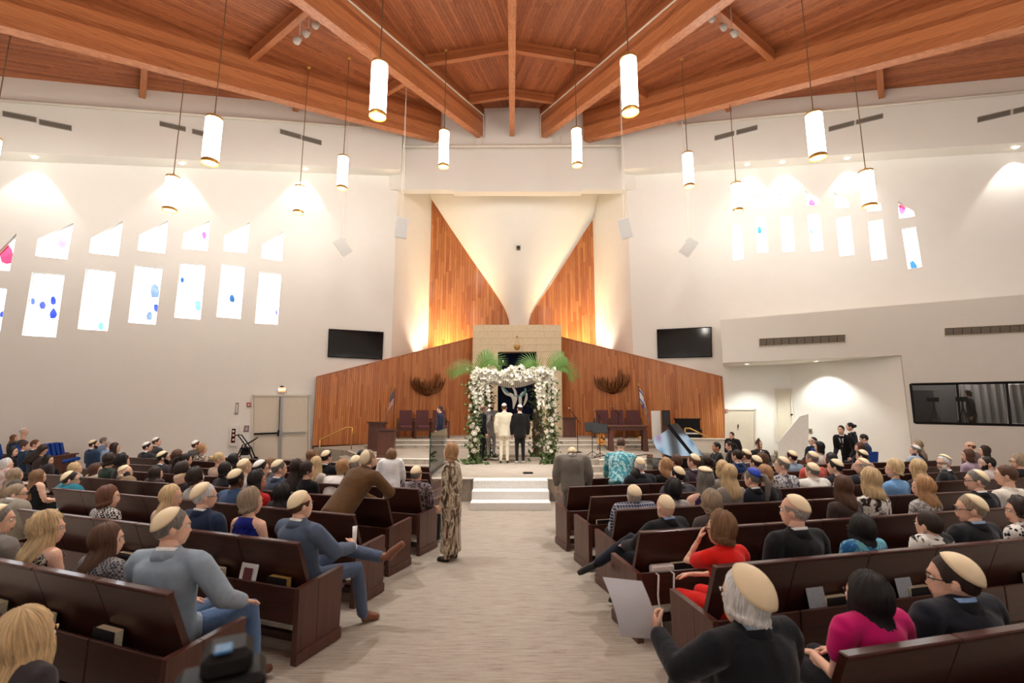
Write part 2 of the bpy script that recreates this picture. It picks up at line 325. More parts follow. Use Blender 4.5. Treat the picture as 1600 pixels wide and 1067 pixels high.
def purlin(a0, r0, a1, r1, dep=.45, wd=.2):
    p = [Vector((sin(radians(a))*r, 26-cos(radians(a))*r, 18.68-.2*r)) for a, r in ((a0, r0), (a1, r1))]
    ux = (p[1]-p[0]); L = ux.length; ux.normalize(); uy = Vector((0, 0, 1)).cross(ux).normalized(); uz = ux.cross(uy)
    mb = MB()
    for i in range(3): d = R.uniform(0, .004); mb.box((0, -wd/2+d, -dep+i*dep/3), (L, wd/2-d, -dep+(i+1)*dep/3))
    o = mb.obj('purlin', BEAMW, ceil); o.matrix_local = Matrix(((ux.x, uy.x, uz.x, p[0].x), (ux.y, uy.y, uz.y, p[0].y), (ux.z, uy.z, uz.z, p[0].z), (0, 0, 0, 1)))
for s in (-1, 1):
    for r in (5.6, 9.4, 14.5, 20): purlin(0, r, s*24, r)
    for r in (9.0, 14.3, 20): purlin(s*24, r, s*46, r)
    for r, aw in ((11.8, 61.5), (17.4, 62.5)): purlin(s*46, r, s*aw, r+.4)
# ---- header over the bimah, alcove, folded white form
HY = 22.3
hb = atY(700, 296, HY).z
xl, xr = atY(566, 250, HY).x, atY(1058, 250, HY).x
wall2d('wall_front_header', [(xl, hb), (xl*.39, hb), (xl*.39, hb-.12), (xr*.42, hb-.12), (xr*.42, hb), (xr, hb), (xr, 17.2), (xr*.45, 18.3), (0, 18.6), (xl*.45, 18.3), (xl, 17.2)], [], (0, HY), (1, 0), .5, PLASTER2)
XB = atY(667, 500, 26).x; XBr = -XB
AY = 26.6
for s, nm in ((-1, 'wall_alcove_left'), (1, 'wall_alcove_right')):
    x0 = PB[0] if s < 0 else mir(PB)[0]; x1 = XB if s < 0 else XBr; d = Vector((x1-x0, AY-22.5)).normalized(); q = Vector((-d.y, d.x))*(.2 if s < 0 else -.2)
    MB().prism([(x0, 22.5, -.2), (x1, AY, -.2), (x1+q.x, AY+q.y, -.2), (x0+q.x, 22.5+q.y, -.2)], (0, 0, 17)).obj(nm, PLASTER, kind='structure')
VENTD0 = flat('sensor_grey', (96, 90, 84), .6)
# ---- alcove: oak strips, folded white form
def strips(name, parent, P, Q, zlo, zhi, wd, Mz=None, mat=SLATW):
    """upright strips on the line P-Q between heights zlo(u) and zhi(u)"""
    P, Q = Vector((P[0], P[1])), Vector((Q[0], Q[1])); L = (Q-P).length; ux = (Q-P)/L; n2 = Vector((ux.y, -ux.x)); mb = MB()
    n = int(L/wd); wd = L/n
    for k in range(n):
        a, b = k*wd+.004, (k+1)*wd-.004; za, zb = zlo((a+b)/2), None; z = za-R.uniform(0, 1.5)
        while True:
            z2 = z+R.uniform(1.1, 2.6); ta, tb = min(z2, zhi(a)), min(z2, zhi(b)); lo = max(z, za); d = R.uniform(.03, .042)
            if min(ta, tb) > lo+.02:
                p = []
                for zz in ((lo, lo), (ta, tb)):
                    for u, dd, q in ((a, d, 0), (b, d, 1), (b, 0, 1), (a, 0, 0)): p.append((P.x+ux.x*u+n2.x*dd, P.y+ux.y*u+n2.y*dd, zz[q]))
                mb.hexa(p)
            z = z2+.003
            if z > max(zhi(a), zhi(b)): break
    return mb.obj(name, mat, parent, kind='stuff')
aw = place('wall_alcove_back', None, None, 'structure')
MB().box((XB-.3, AY, -.2), (XBr+.3, AY+.2, 17)).obj('wall_backing', DARKW, aw)
strips('oak_strip', aw, (XB, AY), (XBr, AY), lambda u: 1, lambda u: 16.2, .16)
vf = MB(); lev = [(508, 796, 826), (497, 795, 828), (487, 792, 831), (476, 787, 837), (464, 780, 845), (440, 764, 862), (400, 736, 888), (350, 702, 920), (300, 669, 953), (240, 629, 992)]
nn = 17
for y, xa, xb in lev:
    A, B = atY(xa, y, 25.9), atY(xb, y, 25.9)
    for j in range(nn):
        t = j/(nn-1); p = A.lerp(B, t); p.y = 26.56-(B.x-A.x)*.22*(1-abs(2*t-1)**2.2)-.25; vf.v.append(tuple(p))
for i in range(len(lev)-1):
    for j in range(nn-1): vf.f.append((i*nn+j, i*nn+j+1, (i+1)*nn+j+1, (i+1)*nn+j)); vf.m.append(0)
k0 = len(vf.v)
for y, xa, xb in lev:
    for x in (xa, xb): p = atY(x, y, 25.9); p.y = 26.6; vf.v.append(tuple(p))
for i in range(len(lev)-1):
    for s in (0, 1): a, b = i*nn+s*(nn-1), (i+1)*nn+s*(nn-1); vf.f.append((a, b, k0+2*i+2+s, k0+2*i+s)); vf.m.append(0)
vf.obj('trim_1', PLASTER, smooth=True, kind='structure')
p = atY(810, 388, 25.0); t = thing('wall_sensor', 'small dark square plate on the folded white form', 'sensor', (p.x, 26.56-6.2*.22-.36, p.z)); MB().bbox((-.11, 0, -.11), (.11, .25, .11), .01).obj('plate', VENTD0, t); MB().bbox((-.05, -.02, -.05), (.05, 0, .05), .006).obj('lens', BLACK, t)
# ---- stage
SZ = atY(740, 747, 11.47).z
SY = 11.47
lw0, lw1 = at(488, 697, SZ), atY(740, 600, 24.1)
rw0, rw1 = at(1136, 697, SZ), atY(876, 600, 24.1)
st = place('trim_2', None, None, 'structure')
def slab(poly, z0, z1, name, mat=CARPET, parent=st): return MB().prism([(p[0], p[1], z0) for p in poly], (0, 0, z1-z0)).obj(name, mat, parent)
def half(s):
    a = [at(672, 717, SZ), at(576, 716, SZ), at(544, 704, SZ), at(490, 699, SZ)] if s < 0 else [at(936, 718, SZ), at(1040, 716, SZ), at(1070, 706, SZ), at(1134, 699, SZ)]
    return [(p.x, p.y) for p in a]
hl, hr = half(-1), half(1)
XL, XR = -2.13, 2.0
slab([(XL, SY), (XR, SY), (XR, hr[0][1])]+hr[:]+[(rw1.x+.3, 26), (lw1.x-.3, 26)]+hl[::-1]+[(XL, hl[0][1])], -.2, SZ, 'stage_platform')
for k in (1, 2):
    for s, h in ((-1, hl), (1, hr)):
        xx = XL-.02 if s < 0 else XR+.02
        e = [(xx, h[0][1]-.45*k), (h[1][0]+s*.35*k, h[1][1]-.5*k), (h[2][0]+s*.2*k, h[2][1]-.45*k), (h[2][0]+s*.1, h[2][1]+.3), (xx, h[0][1]+.3)]
        slab(e if s > 0 else e[::-1], -.2, SZ-.18*k, 'stage_step')
uy1 = at(640, 700.7, SZ).y; uy2 = uy1+.42
slab([(-6.2, uy1), (6.2, uy1), (6.2, 25.5), (-6.2, 25.5)], SZ+.002, SZ+.15, 'stage_step')
slab([(-6.2, uy2), (6.2, uy2), (6.2, 25.5), (-6.2, 25.5)], SZ+.15, SZ+.3, 'upper_platform')
UZ = SZ+.3
for y_, z_ in ((uy1, SZ+.15), (uy2, UZ)): MB().bbox((-6.2, y_-.02, z_-.025), (6.2, y_+.03, z_+.004), .006).obj('stair_nosing', OFFW, st)
MB().bbox((XL-.02, SY-.03, SZ-.03), (XR+.02, SY+.05, SZ+.006), .008).obj('stair_nosing', OFFW, st)
for s, h in ((-1, hl), (1, hr)):
    p = [Vector((q[0], q[1], SZ-.01)) for q in h[:3]]
    MB().tube(p, .025, 6).obj('stair_nosing', OFFW, st)
# white timber steps to the platform
ws = thing('portable_steps', 'white painted three-step stair block at the front of the stage', 'steps', (-.03, SY, -.2))
x0, x1 = at(735, 797, -.2).x+.03, at(860, 797, -.2).x+.03
hz = (SZ+.2)/3
for k in range(3): MB().bbox((x0, -.345*(3-k)-.03, 0 if k == 0 else hz*k-.03), (x1, -.04, hz*(k+1)+(.004 if k == 2 else 0)), .012).obj('step', WHITE, ws)
# wing walls of oak strips
for s, P, Q, tl, tr in ((-1, lw0, lw1, (492, 590), (738, 528)), (1, rw1, rw0, (878, 527), (1131, 590))):
    zt0, zt1 = onw(*tl, P, Q).z, onw(*tr, P, Q).z; L = (Vector((Q.x, Q.y))-Vector((P.x, P.y))).length
    wl_ = place('wall_stage_left' if s < 0 else 'wall_stage_right', None, None, 'structure')
    ux = Vector((Q.x-P.x, Q.y-P.y, 0))/L; n2 = Vector((ux.y, -ux.x, 0))
    zt = lambda u: zt0+(zt1-zt0)*u/L
    bk = [Vector((P.x, P.y, -.2)), Vector((Q.x, Q.y, -.2)), Vector((Q.x, Q.y, zt1)), Vector((P.x, P.y, zt0))]
    MB().prism(bk, -n2*.25).obj('wall_backing', DARKW, wl_)
    strips('oak_strip', wl_, P, Q, lambda u: SZ+.02, zt, .088)
    MB().hexa([q+d for q in (Vector((P.x, P.y, zt0)), Vector((Q.x, Q.y, zt1))) for d in (n2*.06, -n2*.28)][0:0] or [Vector((P.x, P.y, zt0))+n2*.06, Vector((Q.x, Q.y, zt1))+n2*.06, Vector((Q.x, Q.y, zt1))-n2*.28, Vector((P.x, P.y, zt0))-n2*.28, Vector((P.x, P.y, zt0+.06))+n2*.06, Vector((Q.x, Q.y, zt1+.06))+n2*.06, Vector((Q.x, Q.y, zt1+.06))-n2*.28, Vector((P.x, P.y, zt0+.06))-n2*.28]).obj('cap_rail', BEAMW, wl_)
# lamps behind the wings wash the oak of the alcove upward
for x, e in ((-2.75, 1.0), (-3.9, 1.25), (2.75, 1.0), (3.9, 1.25)):
    ld = bpy.data.lights.new('trough_uplight', 'SPOT'); ld.energy = UP_W*e; ld.spot_size = radians(95); ld.spot_blend = 1; ld.color = (1, .7, .34); ld.shadow_soft_size = .1
    lo = bpy.data.objects.new('trough_uplight', ld); COL.objects.link(lo); lo.location = (x, 26.05, 4.6); lo.rotation_euler = (radians(176), radians(6 if x > 0 else -6), 0)
for x in (-4.55, 4.55):
    ld = bpy.data.lights.new('trough_uplight', 'SPOT'); ld.energy = UP_W*.8; ld.spot_size = radians(100); ld.spot_blend = .9; ld.color = (1, .86, .66); ld.shadow_soft_size = .1
    lo = bpy.data.objects.new('trough_uplight', ld); COL.objects.link(lo); lo.location = (x, 25.0, 4.2); lo.rotation_euler = (radians(180), 0, 0)
# ---- the ark
AF = 23.4
ax0, ax1 = atY(738.5, 600, AF).x, atY(877.5, 600, AF).x; atop = atY(800, 507.5, AF).z
ox0, ox1, oz1 = atY(778, 560, AF).x, atY(838, 560, AF).x, atY(800, 550, AF).z; oz0 = UZ+.75
ark = thing('stone_ark', 'pale limestone block tower with a dark curtained opening behind the canopy', 'ark', ((ax0+ax1)/2, AF, UZ))
STONE = flat('limestone', (238, 220, 186), .85, bump=.25, bs=9, spec=.2); MORTAR = flat('mortar', (206, 188, 156), .9, spec=.1)
ca = lambda x: x-(ax0+ax1)/2
for a, b, c, d in ((ax0+.02, ox0-.02, UZ, atop-.02), (ox1+.02, ax1-.02, UZ, atop-.02), (ox0-.02, ox1+.02, oz1+.02, atop-.02), (ox0-.02, ox1+.02, UZ, oz0-.02)):
    MB().box((ca(a), .03, c-UZ), (ca(b), 1.9, d-UZ)).obj('core', MORTAR, ark)
bm = MB().bbox((0, 0, 0), (1, 1, 1), .02).mesh('stone_block', STONE)
ch = .365; nrow = int(round((atop-UZ)/ch)); ch = (atop-UZ)/nrow
for j in range(nrow):
    z0, z1 = UZ+j*ch, UZ+(j+1)*ch; x = ax0-(.37 if j % 2 else 0)
    while x < ax1:
        L = R.choice((.72, .74, .9, .56)); a, b = max(x, ax0), min(x+L, ax1); x += L
        segs = [(a, b)]
        if z0 < oz1-.05 and z1 > oz0+.05: segs = [(a, min(b, ox0)), (max(a, ox1), b)]
        for p, q in segs:
            if q-p < .06: continue
            o = place('stone_block', bm, ark); d = R.uniform(0, .012)
            o.location = (ca(p)+.004, -.02-d, z0-UZ+.004); o.scale = (q-p-.008, .08+d, ch-.008)
for s, x in ((-1, ax0), (1, ax1)):
    for j in range(nrow):
        o = place('stone_block', bm, ark); o.location = (ca(x)-.03, .07, j*ch+.004); o.scale = (.06, 1.8, ch-.008)
NAVY = flat('navy_velvet', (18, 24, 46), .9, spec=.15)
cu = MB(); nf = 48
for i in range(nf+1):
    x = ox0+(ox1-ox0)*i/nf; yy = .55+.05*sin(i*1.7)+.02*sin(i*.6)
    cu.v += [(ca(x), yy, oz0-UZ), (ca(x), yy, oz1-UZ)]
cu.f = [(2*i, 2*i+2, 2*i+3, 2*i+1) for i in range(nf)]; cu.m = [0]*nf
curt = cu.obj('ark_curtain', NAVY, ark, smooth=True)
def ribbon(px, wd, mat, nm):
    mb = MB(); P = [atY(x, y, AF+.42) for x, y in px]; pts = []
    for i in range(len(P)-1):
        for t in (0, .25, .5, .75):
            a, b, c, d = P[max(i-1, 0)], P[i], P[i+1], P[min(i+2, len(P)-1)]
            pts.append(.5*((2*b)+(c-a)*t+(2*a-5*b+4*c-d)*t*t+(3*b-a-3*c+d)*t**3))
    pts.append(P[-1]); n = len(pts)
    ww = [wd*(.15+.85*sin(pi*min(1, (i+.6)/n))**.8) for i in range(n)]
    mb.tube([(p.x-(ax0+ax1)/2, p.y-AF, p.z-UZ) for p in pts], [(w_, .012) for w_ in ww], 8, side=(1, 0, 0)); mb.obj(nm, mat, ark, smooth=True)
WS, TS = flat('white_applique', (214, 214, 206), .6), flat('teal_applique', (96, 150, 150), .6)
ribbon([(784, 605), (790, 614), (800, 618), (803, 628), (802, 639)], .095, WS, 'flame_letter'); ribbon([(800, 604), (805, 612), (806, 624), (802, 637)], .075, WS, 'flame_letter')
ribbon([(802, 618), (812, 619), (820, 613), (821, 606)], .085, TS, 'flame_letter'); ribbon([(818, 612), (813, 620), (813, 630), (811, 636)], .09, WS, 'flame_letter')
ribbon([(785, 603), (789, 611), (796, 615)], .09, TS, 'flame_letter'); ribbon([(823, 614), (822, 624), (818, 634)], .07, WS, 'flame_letter')
nt_ = atY(808, 541, AF-.5)
lamp = thing('eternal_light', 'small brass hanging oil lamp on chains above the ark opening', 'lamp', nt_, 0)
MB().lathe([(.02, -.2), (.1, -.17), (.16, -.06), (.17, .04), (.15, .05), (.13, .0)], 14).obj('bowl', BRASS, lamp, True)
c = MB(); [c.tube([(.14*cos(a), .14*sin(a), .05), (.03*cos(a), .03*sin(a), .46)], .008, 5) for a in (.5, 2.6, 4.7)]; c.obj('chain', BRASS, lamp)
MB().lathe([(.0, .44), (.09, .46), (.06, .5), (.0, .55)], 10).obj('canopy', BRASS, lamp, True); MB().tube([(0, 0, .5), (0, .5, .5)], .012, 6).obj('bracket', BRASS, lamp)
# ---- wall-mounted things
def onwall(W, px, d0, d1, nm, mat, parent=None, **kw):
    """a flat slab whose outline is seen at px, lying on the angled wall"""
    mb = MB(); q = [W['uz'](p) for p in px]
    A = [Vector(W['to'](u, d0, z)) for u, z in q]; B = Vector(W['to'](0, d1, 0))-Vector(W['to'](0, d0, 0)); return mb.prism(A, B).obj(nm, mat, parent, **kw)
SCREEN = flat('dark_screen', (9, 10, 13), .07, spec=.6)
for W, px, side in ((WL, [(511.5, 558), (597, 562), (599, 519), (513.5, 514)], 'left'), (WR, [(1028, 560), (1113, 558), (1112, 511), (1026.5, 515)], 'right')):
    t = thing('wall_television', 'large black television on the wall above the %s wing of oak' % side, 'television')
    onwall(W, px, .03, .1, 'casing', BLACK, t)
    cx = sum(p[0] for p in px)/4; cy = sum(p[1] for p in px)/4; onwall(W, [(cx+(x-cx)*.965, cy+(y-cy)*.94) for x, y in px], .1, .104, 'screen', SCREEN, t)
    onwall(W, [(cx+(x-cx)*.3, cy+(y-cy)*.3) for x, y in px], 0, .05, 'bracket', BLACK, t)
VENT = flat('grey_grille', (148, 138, 126), .5); VENTD = flat('grille_shadow_grey', (92, 84, 76), .7)
def vent(W, px, label, n, proud, grp, useup):
    uz = W['uzp'] if useup else W['uz']; q = [uz(p) for p in px]; d = (W['pr'] if useup else 0)+proud
    t = thing('air_vent', label, 'vent', group=grp)
    to = lambda u, z, dd: Vector(W['to'](u, dd, z))
    MB().prism([to(u, z, d-.02) for u, z in q], to(0, 0, .03)-to(0, 0, 0)).obj('backing', VENTD, t)
    fr = MB()
    for a, b in zip(q, q[1:]+q[:1]): fr.tube([to(a[0], a[1], d+.02), to(b[0], b[1], d+.02)], .014, 4)
    fr.obj('frame', VENT, t)
    A, B, C, D = [Vector((u, z)) for u, z in q]
    for k in range(n):
        f_ = (k+.5)/n; a, b = A.lerp(D, f_), B.lerp(C, f_); MB().tube([to(a[0], a[1], d+.022), to(b[0], b[1], d+.022)], (.011, .011), 4).obj('slat', VENT, t)
def vq(x0, y0, x1, y1, h): return [(x0, y0+h), (x1, y1+h), (x1, y1), (x0, y0)]
for (a, b, c, d, h, l) in ((5, 174, 57, 184, 8, 'outermost grille high on the upper left wall'), (62, 187, 112, 197, 8, 'second grille from the outside high on the upper left wall'), (250, 190, 290, 199, 7, 'grille high on the upper left wall, left of the lamp cord'), (301, 202, 318, 206, 7, 'narrow grille half behind the large lamp high on the left wall'), (438, 202, 470, 211, 7, 'grille high on the left wall, nearest but one to the stage header'), (472, 212, 502, 220, 7, 'grille high on the left wall nearest the stage header')):
    vent(WL, vq(a, b, c, d, h), 'grey slatted '+l, 4, .01, 'grilles on the upper walls', True)
for (a, b, c, d, h, l) in ((1527, 184, 1578, 172, 8, 'second grille from the outside high on the upper right wall'), (1583, 171, 1604, 166, 8, 'outermost grille high on the upper right wall'), (1295, 199, 1334, 189, 7, 'grille high on the right wall beside the large lamp'), (1338, 188, 1379, 178, 7, 'grille high on the right wall, outer one of the middle pair'), (1117, 213, 1147, 205, 7, 'grille high on the right wall nearest the stage header'), (1151, 204, 1183, 196, 7, 'grille high on the right wall, second from the stage header')):
    vent(WR, vq(a, b, c, d, h), 'grey slatted '+l, 4, .01, 'grilles on the upper walls', True)
# ---- projecting box on the right with the recess, stairs and control booth
OB = 2.2
Pb, Qb = [(v[0]+WR['n2'].x*OB, v[1]+WR['n2'].y*OB) for v in (WR['P'], WR['Q'])]
def uzb(p): q = onw(p[0], p[1], Pb, Qb); return ((q.x-WR['org'].x)*WR['ux'].x+(q.y-WR['org'].y)*WR['ux'].y, q.z)
to = WR['to']; uE = (Vector(PB)-Vector(PA)).length+7.5
(ul, zl), (ur, zr) = uzb((1125, 500)), uzb((1600, 460)); (u2, z2), (u3, z3) = uzb((1127, 567)), uzb((1408, 555))
zt = lambda u: zl+(zr-zl)*(u-ul)/(ur-ul); zb = lambda u: z2+(z3-z2)*(u-u2)/(u3-u2)
bw_ = [uzb(p) for p in ((1423, 600), (1430, 660), (1640, 666), (1640, 595))]; bw_[2] = (bw_[2][0], bw_[2][1]); 
borg = (WR['org'].x+WR['n2'].x*OB, WR['org'].y+WR['n2'].y*OB)
wall2d('wall_right_box', [(ul, zb(ul)), (u3, z3), (u3, -.3), (uE, -.3), (uE, zt(uE)), (ul, zt(ul))], [bw_], borg, WR['ux'], .18, PLASTER2)
T3 = lambda u, d, z: Vector(to(u, d, z))
MB().hexa([T3(ul, OB-.17, zt(ul)-.15), T3(uE, OB-.17, zt(uE)-.15), T3(uE, 0, zt(uE)-.15), T3(ul, 0, zt(ul)-.15), T3(ul, OB-.17, zt(ul)), T3(uE, OB-.17, zt(uE)), T3(uE, 0, zt(uE)), T3(ul, 0, zt(ul))]).obj('trim_3', PLASTER, kind='structure')
MB().hexa([T3(ul, OB-.17, zb(ul)), T3(u3+.3, OB-.17, zb(u3+.3)), T3(u3+.3, 0, zb(u3+.3)), T3(ul, 0, zb(ul)), T3(ul, OB-.17, zb(ul)+.12), T3(u3+.3, OB-.17, zb(u3+.3)+.12), T3(u3+.3, 0, zb(u3+.3)+.12), T3(ul, 0, zb(ul)+.12)]).obj('ceiling_recess', PLASTER2, kind='structure')
MB().hexa([T3(ul, OB-.17, zb(ul)), T3(ul+.15, OB-.17, zb(ul)), T3(ul+.15, 0, zb(ul)), T3(ul, 0, zb(ul)), T3(ul, OB-.17, zt(ul)), T3(ul+.15, OB-.17, zt(ul)), T3(ul+.15, 0, zt(ul)), T3(ul, 0, zt(ul))]).obj('trim_4', PLASTER2, kind='structure')
pu = WR['uz']((1240, 640))[0]
A, B = T3(pu, .02, -.25), T3(u3, OB-.1, -.25); hh = zb(u3)+.25
nn_ = (B-A).normalized().cross(Vector((0, 0, 1)))
MB().prism([A, B, B+Vector((0, 0, hh)), A+Vector((0, 0, zb(pu)+.25))], -nn_*.12).obj('wall_recess', PLASTER, kind='structure')
# booth behind the dark window
MB().prism([T3(u3+.4, .05, .5), T3(uE-.2, .05, .5), T3(uE-.2, .05, zt(u3)-.3), T3(u3+.4, .05, zt(u3)-.3)], T3(0, .05, 0)-T3(0, 0, 0)).obj('wall_booth_back', flat('booth_grey', (120, 118, 116), .8), kind='structure')
TINT, ntt, bb = newmat('smoked_glass'); ntt.nodes.remove(bb)
tr_ = N(ntt, 'ShaderNodeBsdfTransparent'); tr_.inputs[0].default_value = (.5, .5, .51, 1); gl = N(ntt, 'ShaderNodeBsdfGlossy'); gl.inputs[1].default_value = .03; fr_ = N(ntt, 'ShaderNodeFresnel'); fr_.inputs[0].default_value = 1.5
mx_ = N(ntt, 'ShaderNodeMixShader'); ntt.links.new(fr_.outputs[0], mx_.inputs[0]); ntt.links.new(tr_.outputs[0], mx_.inputs[1]); ntt.links.new(gl.outputs[0], mx_.inputs[2]); ntt.links.new(mx_.outputs[0], ntt.nodes['Material Output'].inputs[0])
def onbox(px, d0, d1, nm, mat, parent=None, **kw):
    q = [uzb(p) for p in px]; return MB().prism([T3(u, OB+d0, z) for u, z in q], T3(0, d1, 0)-T3(0, d0, 0)).obj(nm, mat, parent, **kw)
winno[0] += 1; bwn = place('window_%d' % winno[0], None, None, 'structure')
xs = [(1424, 1494), (1499, 1572), (1577, 1640)]
for a, b in xs: onbox([(a+2, 601+.0), (a+6, 661), (b+5, 664), (b, 599)], -.1, -.085, 'pane', TINT, bwn)
fb = MB(); q = [uzb(p) for p in ((1423, 600), (1430, 661), (1640, 666), (1640, 596))]
for a, b in zip(q, q[1:]+q[:1]): fb.tube([T3(a[0], OB-.02, a[1]), T3(b[0], OB-.02, b[1])], .05, 4)
for x in (1496, 1574): a, b = uzb((x, 598)), uzb((x+6, 663)); fb.tube([T3(a[0], OB-.05, a[1]), T3(b[0], OB-.05, b[1])], .05, 4)
fb.obj('window_frame', BLACK, bwn)
DARKG = flat('dark_grey', (52, 52, 54), .6)
mo = uzb((1452, 630)); t = thing('booth_monitor', 'dark square wall screen inside the booth at its left end', 'screen'); c = T3(mo[0]+.3, .2, mo[1])
MB().prism([T3(mo[0]-.2, .12, mo[1]-.55), T3(mo[0]+.75, .12, mo[1]-.55), T3(mo[0]+.75, .12, mo[1]+.5), T3(mo[0]-.2, .12, mo[1]+.5)], T3(0, .08, 0)-T3(0, 0, 0)).obj('panel', DARKG, t)
cur = thing('booth_curtain', 'pale pleated curtain hanging inside the control booth', 'curtain'); cm = MB(); ua = uzb((1540, 630))[0]
for i in range(41): u = ua+i*.045; d = .45+.06*sin(i*1.3); cm.v += [tuple(T3(u, d, .8)), tuple(T3(u, d, zt(u3)-.4))]
cm.f = [(2*i, 2*i+2, 2*i+3, 2*i+1) for i in range(40)]; cm.m = [0]*40; cm.obj('cloth', flat('curtain_cloth', (190, 186, 180), .9), cur, True)
for px, lb in ((1474, 'left tripod with a small video camera inside the booth'), (1522, 'tripod and video camera in front of the booth operator')):
    u = uzb((px, 640))[0]; t = thing('video_tripod', 'dark '+lb, 'tripod', T3(u, 1.4, .9))
    for a in (0, 2.1, 4.2): MB().tube([(0, 0, 1.15), (.38*cos(a), .38*sin(a), 0)], .02, 5).obj('leg', BLACK, t)
    MB().tube([(0, 0, 1.1), (0, 0, 1.35)], .025, 6).obj('column', BLACK, t); MB().bbox((-.18, -.06, 1.35), (.18, .06, 1.52), .02).obj('camera_body', BLACK, t)
MB().prism([T3(u3+.4, .1, .78), T3(uE-.3, .1, .78), T3(uE-.3, OB-.2, .78), T3(u3+.4, OB-.2, .78)], (0, 0, .12)).obj('floor_booth', DARKG, kind='structure')
ld = bpy.data.lights.new('booth_fill_lamp', 'POINT'); ld.energy = 85; ld.color = (1, .95, .9); ld.shadow_soft_size = .2; lo = bpy.data.objects.new('booth_fill_lamp', ld); COL.objects.link(lo); lo.location = T3(uzb((1520, 600))[0], 1.0, 4.2)  # unseen lamp added to lift the dark booth behind its glass
# vents of the box
for px, n, l in (([(1186, 541.5), (1321, 535), (1321, 522.5), (1186, 529)], 11, 'long grey grille of eleven bays above the recess'), ([(1475, 525), (1640, 518), (1640, 504.5), (1475, 512.5)], 11, 'long grey grille above the dark booth window')):
    t = thing('air_vent', l, 'vent'); onbox(px, 0, .02, 'backing', VENTD, t); q = [Vector(uzb(p)) for p in px]
    fr = MB()
    for a, b in zip(q, q[1:]+q[:1]): fr.tube([T3(a[0], OB+.02, a[1]), T3(b[0], OB+.02, b[1])], .02, 4)
    fr.obj('frame', OFFW, t)
    for k in range(n):
        a, b = q[0].lerp(q[1], (k+.06)/n), q[3].lerp(q[2], (k+.06)/n); a2, b2 = q[0].lerp(q[1], (k+.94)/n), q[3].lerp(q[2], (k+.94)/n)
        g = MB()
        for j in range(5): p, p2 = a.lerp(b, (j+.7)/6.2), a2.lerp(b2, (j+.7)/6.2); g.tube([T3(p[0], OB+.03, p[1]), T3(p2[0], OB+.03, p2[1])], .018, 4)
        g.obj('grille_section', VENT, t)
# ---- doors
def door(W, x0, x1, yt, yb, ytr=None, ybr=None):
    pass
DOORC = flat('cream_door_paint', (224, 214, 196), .45)
doorno[0] += 1; d1 = place('door_1', None, None, 'structure')
onwall(WL, [(397, 718.5), (437.5, 719), (437.5, 619.5), (397.5, 619.5)], .01, .05, 'door_leaf', DOORC, d1); onwall(WL, [(438.5, 719), (480, 718), (481, 619.5), (438.5, 619.5)], .01, .05, 'door_leaf', DOORC, d1)
for px in ([(393, 719), (396.5, 719), (396.5, 617), (393.5, 617)], [(481.5, 718), (484.5, 718), (485.5, 617), (482, 617)], [(393.5, 619.3), (485.5, 619.3), (485.5, 616.5), (393.5, 616.5)]): onwall(WL, px, .01, .09, 'door_frame', OFFW, d1)
onwall(WL, [(434.5, 719), (439.5, 719), (442.5, 619.5), (438, 619.5)], .05, .13, 'door_post', STEEL, d1)
onwall(WL, [(397, 679), (434, 677.6), (434, 675), (397, 676.6)], .08, .15, 'push_bar', BLACK, d1); onwall(WL, [(441, 677), (477, 675.6), (477, 674), (441, 675)], .08, .15, 'push_bar', STEEL, d1)
onwall(WL, [(433, 681), (436, 681), (437, 672), (434, 672)], .05, .17, 'latch_case', BLACK, d1); onwall(WL, [(439, 680), (442, 680), (442.5, 673), (439.5, 673)], .05, .17, 'latch_case', STEEL, d1)
onwall(WL, [(435.3, 672), (436.2, 672), (438.5, 620), (437.2, 620)], .13, .16, 'latch_rod', BLACK, d1)
d2 = place('door_2', None, None, 'structure'); onwall(WR, [(1137, 722), (1179, 722), (1178, 642), (1136, 641)], .01, .05, 'door_leaf', DOORC, d2)
for px in ([(1133, 722), (1136.5, 722), (1136, 638), (1132.5, 638)], [(1179.5, 722), (1181.5, 722), (1180.5, 638), (1178.5, 638)], [(1133, 641), (1181, 641), (1181, 638.5), (1133, 638.5)]): onwall(WR, px, .01, .08, 'door_frame', OFFW, d2)
onwall(WR, [(1152.4, 668), (1154, 668), (1154, 663), (1152.4, 663)], .05, .11, 'door_handle', BLACK, d2)
d3 = place('door_3', None, None, 'structure'); onwall(WR, [(1215, 690), (1237, 690), (1235, 610), (1213, 610)], .01, .04, 'door_leaf', DOORC, d3)
for px in ([(1212.5, 690), (1215, 690), (1213, 607), (1210.5, 607)], [(1237, 690), (1239, 690), (1237, 607), (1235, 607)], [(1211, 610), (1238, 610), (1238, 607), (1211, 607)]): onwall(WR, px, .01, .07, 'door_frame', OFFW, d3)
onwall(WR, [(1235, 648.5), (1238.5, 648.5), (1238.5, 646.5), (1235, 646.5)], .04, .1, 'door_handle', BLACK, d3)
# stairs up to the far door, and their sloping parapet
su = WR['uz']((1206, 700))[0]; stp = place('trim_5', None, None, 'structure')
ue = WR['uz']((1219, 700))[0]
for k in range(6):
    u_ = su-.35+.2*k
    MB().prism([T3(u_, .35, -.2), T3(max(ue, u_+.2), .35, -.2), T3(max(ue, u_+.2), 1.2, -.2), T3(u_, 1.2, -.2)], (0, 0, .16*(k+1))).obj('stair_step', CARPET, stp)
q = [WR['uz'](p) for p in ((1217, 722), (1243, 722), (1262, 722), (1262, 646), (1249, 649), (1217, 687))]
Mx = [T3(u*.985-.05, 1.42, z) for u, z in q]; MB().prism(Mx, T3(0, .12, 0)-T3(0, 0, 0)).obj('stair_parapet', WHITE, stp)
